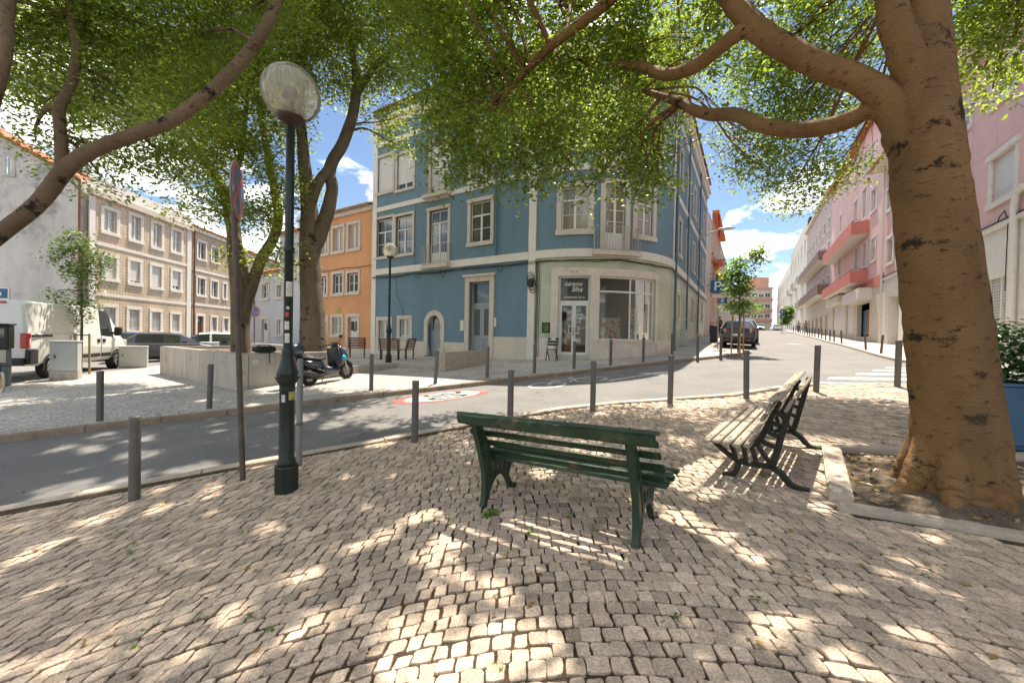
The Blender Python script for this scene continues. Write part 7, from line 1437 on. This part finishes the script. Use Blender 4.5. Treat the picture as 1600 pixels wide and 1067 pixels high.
# van
VAN = [(-2.62, .5, 1.2, 2.06, .84, .90, .76), (-2.58, .42, 1.25, 2.13, .90, .96, .82), (-2.2, .38, 1.28, 2.16, .92, .98, .84), (.2, .36, 1.28, 2.17, .92, .98, .84), (.62, .36, 1.22, 2.17, .92, .98, .83), (.72, .36, 1.20, 2.16, .92, .98, .82), (1.30, .36, 1.16, 2.10, .92, .98, .78), (1.55, .36, 1.15, 1.93, .92, .97, .76), (2.12, .36, 1.12, 1.22, .90, .95, .78), (2.50, .36, .95, 1.03, .86, .90, .70), (2.66, .42, .75, .80, .76, .80, .6)]
ra_ = gpt(72, 591); fa_ = gpt(183, 575.5); hd = Vector((fa_.x - ra_.x, fa_.y - ra_.y, 0)); mid = (ra_ + fa_) / 2; hn = hd.normalized(); left = Vector((-hn.y, hn.x, 0)); S = hd.length / 3.55
def vanx(t):
    for s in (-1, 1):
        mb = MB(); mb.bbox(-2.66, -2.5, s * .88 - .07, s * .88 + .09, .88, 1.28, .02); mb.build('tail_light', m_tail, t); mb = MB(); mb.bbox(2.2, 2.5, s * .82 - .1, s * .82 + .08, .88, 1.06, .04); mb.build('headlight', m_headl, t)
        mb = MB(); mb.bbox(1.45, 1.62, s * 1.06 - .1, s * 1.06 + .1, 1.2, 1.52, .03); mb.bar((1.5, s * .9, 1.3), (1.52, s * 1.0, 1.3), .05, .08); mb.build('mirror', m_blk, t)
        mb = MB(); mb.bbox(-2.5, -1.75, s * .97 - .02, s * .97 + .02, 1.18, 1.25, .008); mb.bbox(-.9, .6, s * .97 - .02, s * .97 + .02, .5, .62, .008); mb.bbox(.75, 1.25, s * .965 - .02, s * .965 + .02, .5, .62, .008); mb.build('side_trim', m_blk, t)
        for x in (.5, .82): mb = MB(); mb.bbox(x - .07, x + .07, s * .98 - .02, s * .98 + .02, .98, 1.1, .01); mb.build('door_handle', m_blk, t)
        mb = MB()
        for x in (-.95, .66): mb.box(x - .006, x + .006, s * .984 - .004, s * .984 + .004, .5, 1.26)
        mb.build('door_gap', m_blk, t); mb = MB(); mb.bbox(-2.64, -2.3, s * .93 - .06, s * .93 + .06, .45, .86, .03); mb.build('corner_bumper', m_blk, t)
    mb = MB(); mb.bbox(-2.72, -2.6, -.9, .9, .42, .62, .03); mb.build('rear_bumper', m_blk, t); mb = MB(); mb.box(-2.632, -2.622, -.006, .006, .7, 2.05); mb.build('rear_door_gap', m_blk, t); mb = MB(); mb.bbox(2.5, 2.74, -.78, .78, .36, .62, .05); mb.build('front_bumper', m_blk, t); mb = MB(); mb.bbox(-2.66, -2.6, -.5, .5, 2.06, 2.12, .01); mb.build('brake_light', m_tail, t)
vc = mid + left * .98 - hn * .0
van = loft('delivery_van', 'white panel van parked in front of the stained grey gable', 'van', (vc.x, vc.y, (ra_.z + fa_.z) / 2), math.atan2(hn.y, hn.x), VAN, (5, 6), (7,), paintm('van_white', (.70, .71, .68), .3), [(-1.7, .84), (-1.7, -.84), (1.7, .84), (1.7, -.84)], WR=.33, extras=vanx); van.scale = (S * .96, S * .96, S * 1.0)
# scooter
def plate_side(mb, poly, hw, bev=.03, m=0, taper=1.0):
    bm = bmesh.new(); vs = [bm.verts.new((x, -hw, z)) for x, z in poly]; f = bm.faces.new(vs); r = bmesh.ops.extrude_face_region(bm, geom=[f])
    for v in [g_ for g_ in r['geom'] if isinstance(g_, bmesh.types.BMVert)]: v.co.y = hw
    bmesh.ops.recalc_face_normals(bm, faces=bm.faces); bmesh.ops.bevel(bm, geom=bm.edges[:], offset=bev, segments=3, affect='EDGES', clamp_overlap=True); mb.bm(bm, m, None, True)
m_navy = paintm('scooter_navy', (.018, .028, .05), .2); m_seat = M('scooter_seat', (.02, .02, .022), .6, .1, 9); m_cyan = M('cyan_disc', (.02, .35, .55), .4, .05, 5); m_chr = M('chrome', (.55, .53, .50), .25, .1, 6, metal=.9)
def scooter(name, label, rear, front):
    r_, f_ = Vector(rear), Vector(front); h_ = (f_ - r_); h_.z = 0; c = (r_ + f_) / 2; t = thing(name, label, 'scooter', (c.x, c.y, c.z), math.atan2(h_.y, h_.x)); t.rotation_euler = (rad(-7), math.atan2(r_.z - f_.z, h_.length), math.atan2(h_.y, h_.x)); wb = .68
    wheel(t, -wb, 0, .275, .13, 1, m_chr); wheel(t, wb, 0, .275, .11, 1, m_chr)
    P = lambda nm, poly, hw, m, bev=.03: (lambda mb: (plate_side(mb, poly, hw, bev), mb.build(nm, m, t))[1])(MB())
    P('front_fender', [(.40, .50), (.55, .57), (.75, .58), (.95, .42), (.90, .40), (.74, .51), (.56, .50), (.45, .42)], .065, m_navy, .015); P('front_fairing', [(.24, .44), (.30, .60), (.26, .80), (.30, 1.02), (.40, 1.08), (.62, .82), (.70, .66), (.58, .62), (.42, .40)], .19, m_navy, .05); P('leg_shield', [(.18, .40), (.22, .70), (.22, 1.0), (.30, 1.0), (.31, .6), (.28, .40)], .23, m_blk, .03); P('center_tunnel', [(-.30, .28), (-.28, .50), (.0, .46), (.22, .52), (.34, .42), (.32, .27), (.0, .22)], .17, m_navy, .04)
    P('tail_body', [(-1.02, .66), (-.98, .76), (-.45, .66), (-.22, .62), (-.22, .42), (-.45, .40), (-.8, .54)], .16, m_navy, .04); P('seat', [(-.98, .76), (-.92, .84), (-.55, .82), (-.35, .74), (-.12, .76), (-.10, .70), (-.3, .64), (-.7, .70)], .15, m_seat, .035); P('engine', [(-.85, .20), (-.8, .34), (-.45, .40), (-.25, .36), (-.25, .20), (-.5, .16)], .12, m_blk, .03); P('rear_fender', [(-1.12, .46), (-1.0, .62), (-.85, .6), (-.95, .40)], .08, m_blk, .015)
    mb = MB(); mb.tube([(-.2, -.17, .24), (-.5, -.2, .24), (-.62, -.2, .28)], .022, 8); mb.tube([(-.6, -.2, .27), (-.72, -.205, .30), (-1.05, -.21, .38)], [.05, .07, .065], 12); mb.build('exhaust', m_blk, t)
    mb = MB(); mb.tube([(wb, .075, .275), (.60, .075, .55), (.47, .06, .85)], .024, 8); mb.tube([(wb, -.075, .275), (.60, -.075, .55), (.47, -.06, .85)], .024, 8); mb.build('fork', m_chr, t)
    mb = MB(); mb.tube([(.34, 0, 1.0), (.30, 0, 1.08)], .03, 8); mb.tube([(.20, .36, 1.06), (.28, .2, 1.08), (.31, 0, 1.08), (.28, -.2, 1.08), (.20, -.36, 1.06)], .016, 8); 
    for s in (-1, 1): mb.tube([(.235, s * .28, 1.07), (.16, s * .40, 1.05)], .022, 8)
    mb.build('handlebar', m_blk, t)
    for s in (-1, 1):
        mb = MB(); mb.tube([(.27, s * .24, 1.08), (.30, s * .30, 1.22), (.27, s * .34, 1.27)], .008, 6); bm = bmesh.new(); bmesh.ops.create_uvsphere(bm, u_segments=12, v_segments=8, radius=1); mb.bm(bm, 0, Matrix.Translation((.26, s * .36, 1.30)) @ Matrix.Diagonal((.025, .075, .05, 1)), True); mb.build('mirror', m_blk, t)
        mb = MB(); mb.lathe([(.085, 0), (.085, .012), (0, .014)], 20, cap=False); mb.build('badge_disc', m_cyan, t, Matrix.Translation((.47, s * .19, .66)) @ Matrix.Rotation(rad(-90 * s), 4, 'X'))
        mb = MB(); mb.bar((-.25, s * .165, .30), (.28, s * .172, .30), .012, .02); mb.bar((-.5, s * .15, .44), (-.28, s * .168, .34), .012, .03); mb.build('trim_strip', m_chr, t)
    P('windscreen', [(.34, 1.06), (.30, 1.16), (.32, 1.17), (.42, 1.07)], .13, g_car, .008)
    bm = bmesh.new(); bmesh.ops.create_uvsphere(bm, u_segments=20, v_segments=12, radius=1); mb = MB()
    for v in bm.verts: v.co = Vector((math.copysign(abs(v.co.x) ** .75, v.co.x) * .24, math.copysign(abs(v.co.y) ** .75, v.co.y) * .22, math.copysign(abs(v.co.z) ** .8, v.co.z) * .17))
    mb.bm(bm, 0, Matrix.Translation((-1.04, 0, 1.02)), True); mb.build('top_case', paintm('case_blue', (.03, .045, .07), .25), t); mb = MB(); mb.box(-1.2, -.8, -.1, .1, .82, .86); mb.build('rack', m_blk, t)
    mb = MB(); mb.bbox(-1.1, -1.02, -.1, .1, .60, .70, .02); mb.build('tail_light', m_tail, t); mb = MB(); mb.tube([(-.05, .1, .25), (-.1, .22, -.01)], .012, 6); mb.build('side_stand', m_blk, t)
sr, sf_ = gpt(481, 603), gpt(545, 591); scooter('motor_scooter', 'dark blue motor scooter with cyan badge parked beside the concrete wall', sr, sf_)
# bicycle cut by the left edge
m_yel = M('bike_yellow', (.65, .38, .03), .4, .1, 5); fw = gpt(3, 612); t = thing('bicycle', 'bicycle front wheel with pale tyre cut by the left edge', 'bicycle', fw, rad(150)); Rw = fw.y * 15 / F
for nm, x in (('front_wheel', 0.0), ('rear_wheel', .72)):
    mb = MB(); pts = [(x + Rw * math.cos(a), 0, Rw + Rw * math.sin(a)) for a in np.linspace(0, 2 * math.pi, 33)]; mb.tube(pts, .022, 8, cap=False); o = mb.build(nm, M('pale_tyre', (.52, .49, .43), .7, .1, 9), t); mb = MB()
    for k in range(6): a = k * math.pi / 3 + .3; mb.tube([(x, 0, Rw), (x + Rw * .95 * math.cos(a), 0, Rw + Rw * .95 * math.sin(a))], .012, 5)
    mb.build('spokes', m_yel, o)
mb = MB(); mb.tube([(0, .04, Rw), (.1, .03, Rw * 2.1), (.14, 0, Rw * 2.6)], .014, 6); mb.tube([(.12, 0, Rw * 2.2), (.42, 0, Rw * 1.1), (.72, 0, Rw)], .018, 6); mb.tube([(.42, 0, Rw * 1.1), (.55, 0, Rw * 2.6)], .016, 6); mb.tube([(.12, -.25, Rw * 2.7), (.14, 0, Rw * 2.6), (.12, .25, Rw * 2.7)], .012, 6); mb.build('frame', m_blk, t); mb = MB(); mb.bbox(.45, .68, -.07, .07, Rw * 2.6, Rw * 2.8, .02); mb.build('saddle', m_blk, t)
# ================================================================== people
m_skin = M('skin', (.42, .25, .17), .6, .05, 8); m_hair = M('dark_hair', (.02, .014, .01), .6, .1, 12)
def skinned(name, joints, edges, radii, mat, parent, sub=1):
    me = bpy.data.meshes.new(name); me.from_pydata(joints, edges, []); o = link(name, me, parent); me.materials.append(mat); sk = o.modifiers.new('skin', 'SKIN'); sk.use_smooth_shade = True
    for v, r in zip(me.skin_vertices[0].data, radii): v.radius = (r, r)
    me.skin_vertices[0].data[0].use_root = True; o.modifiers.new('sub', 'SUBSURF').levels = sub; o.modifiers['sub'].render_levels = sub; return o
def person(label, loc, rz, H, clothes, stride=.16, arm=.12):
    t = thing('person', label, 'person', loc, rz); k = H / 1.7
    J = [(0, 0, .95), (0, 0, 1.15), (0, 0, 1.38), (0, 0, 1.50), (.02, 0, 1.62), (.02, 0, 1.70)]; R = [.13, .115, .12, .05, .085, .06]; E = [(0, 1), (1, 2), (2, 3), (3, 4), (4, 5)]
    legs, arms = [], []
    for s in (-1, 1):
        i = len(J); J += [(0, s * .09, .88), (s * stride * .5 + .03, s * .09, .48), (s * stride, s * .09, .08), (s * stride + .12, s * .1, .03)]; R += [.09, .06, .042, .035]; E += [(0, i), (i, i + 1), (i + 1, i + 2), (i + 2, i + 3)]; legs += [i, i + 1, i + 2]
        i = len(J); J += [(0, s * .18, 1.40), (-s * arm * .5, s * .24, 1.14), (-s * arm + .06, s * .23, .90), (-s * arm + .09, s * .22, .81)]; R += [.055, .042, .032, .03]; E += [(2, i), (i, i + 1), (i + 1, i + 2), (i + 2, i + 3)]
    J = [(x * k, y * k, z * k) for x, y, z in J]; skinned('body', J, E, [r * k for r in R], m_skin, t)
    bm = bmesh.new(); bmesh.ops.create_icosphere(bm, subdivisions=3, radius=1)
    for v in list(bm.verts):
        if v.co.x > .35 and v.co.z < .45: bm.verts.remove(v)
    mb = MB(); mb.bm(bm, 0, Matrix.Translation((0, 0, 1.635 * k)) @ Matrix.Diagonal((.115 * k, .10 * k, .125 * k, 1)), True); mb.build('hair', m_hair, t)
    kind, c1_, c2_ = clothes
    if kind == 'dress':
        mb = MB(); n = 18; prof = [(.30, .14), (.27, .5), (.20, .85), (.145, 1.05), (.16, 1.25), (.185, 1.38), (.10, 1.46)]; vs = []
        for r, z in prof:
            for q in range(n): a = 2 * math.pi * q / n; w = 1 + (.10 * math.sin(a * 5) if z < .9 else 0); vs.append((r * .72 * w * math.cos(a) * k, r * w * math.sin(a) * k, z * k))
        mb.mesh(vs, [(i * n + q, i * n + (q + 1) % n, (i + 1) * n + (q + 1) % n, (i + 1) * n + q) for i in range(len(prof) - 1) for q in range(n)], 0, True); mb.build('dress', c1_, t)
    else:
        skinned('shirt', [J[i] for i in (1, 0, 2)] + [J[i] for i in (10, 11, 18, 19)], [(0, 1), (0, 2), (2, 3), (3, 4), (2, 5), (5, 6)], [.14 * k, .145 * k, .14 * k, .07 * k, .058 * k, .07 * k, .058 * k], c1_, t)
        skinned('trousers', [J[0]] + [J[i] for i in (6, 7, 8, 14, 15, 16)], [(0, 1), (1, 2), (2, 3), (0, 4), (4, 5), (5, 6)], [.14 * k, .10 * k, .075 * k, .06 * k, .10 * k, .075 * k, .06 * k], c2_, t)
cd_ = lambda n, c: M(n, c, .85, .1, 12)
p = gpt(1105, 523); person('woman in a long dark dress walking past the blue building', p, ad2 + math.pi, 1.66, ('dress', cd_('dress_navy', (.03, .035, .06)), None))
p = gpt(1124, 522); person('person in a dark green top behind the parking sign', p, ad2 + 2.6, 1.68, ('shirt', cd_('green_top', (.04, .10, .06)), cd_('dark_trousers', (.03, .03, .035))))
def rside(px, n): q = (px - 804) / F; Y = n / (.855 * q - .519); return (q * Y, Y, G(q * Y, Y))
person('person in a pink shirt and jeans on the hill pavement', rside(1262, 6.6), ad2, 1.72, ('shirt', cd_('pink_shirt', (.55, .28, .32)), cd_('jeans', (.08, .12, .22)))); person('person in a white shirt and dark trousers on the hill pavement', rside(1251, 6.3), ad2 + math.pi, 1.68, ('shirt', cd_('white_shirt', (.65, .65, .65)), cd_('dark_trousers2', (.03, .03, .04))))
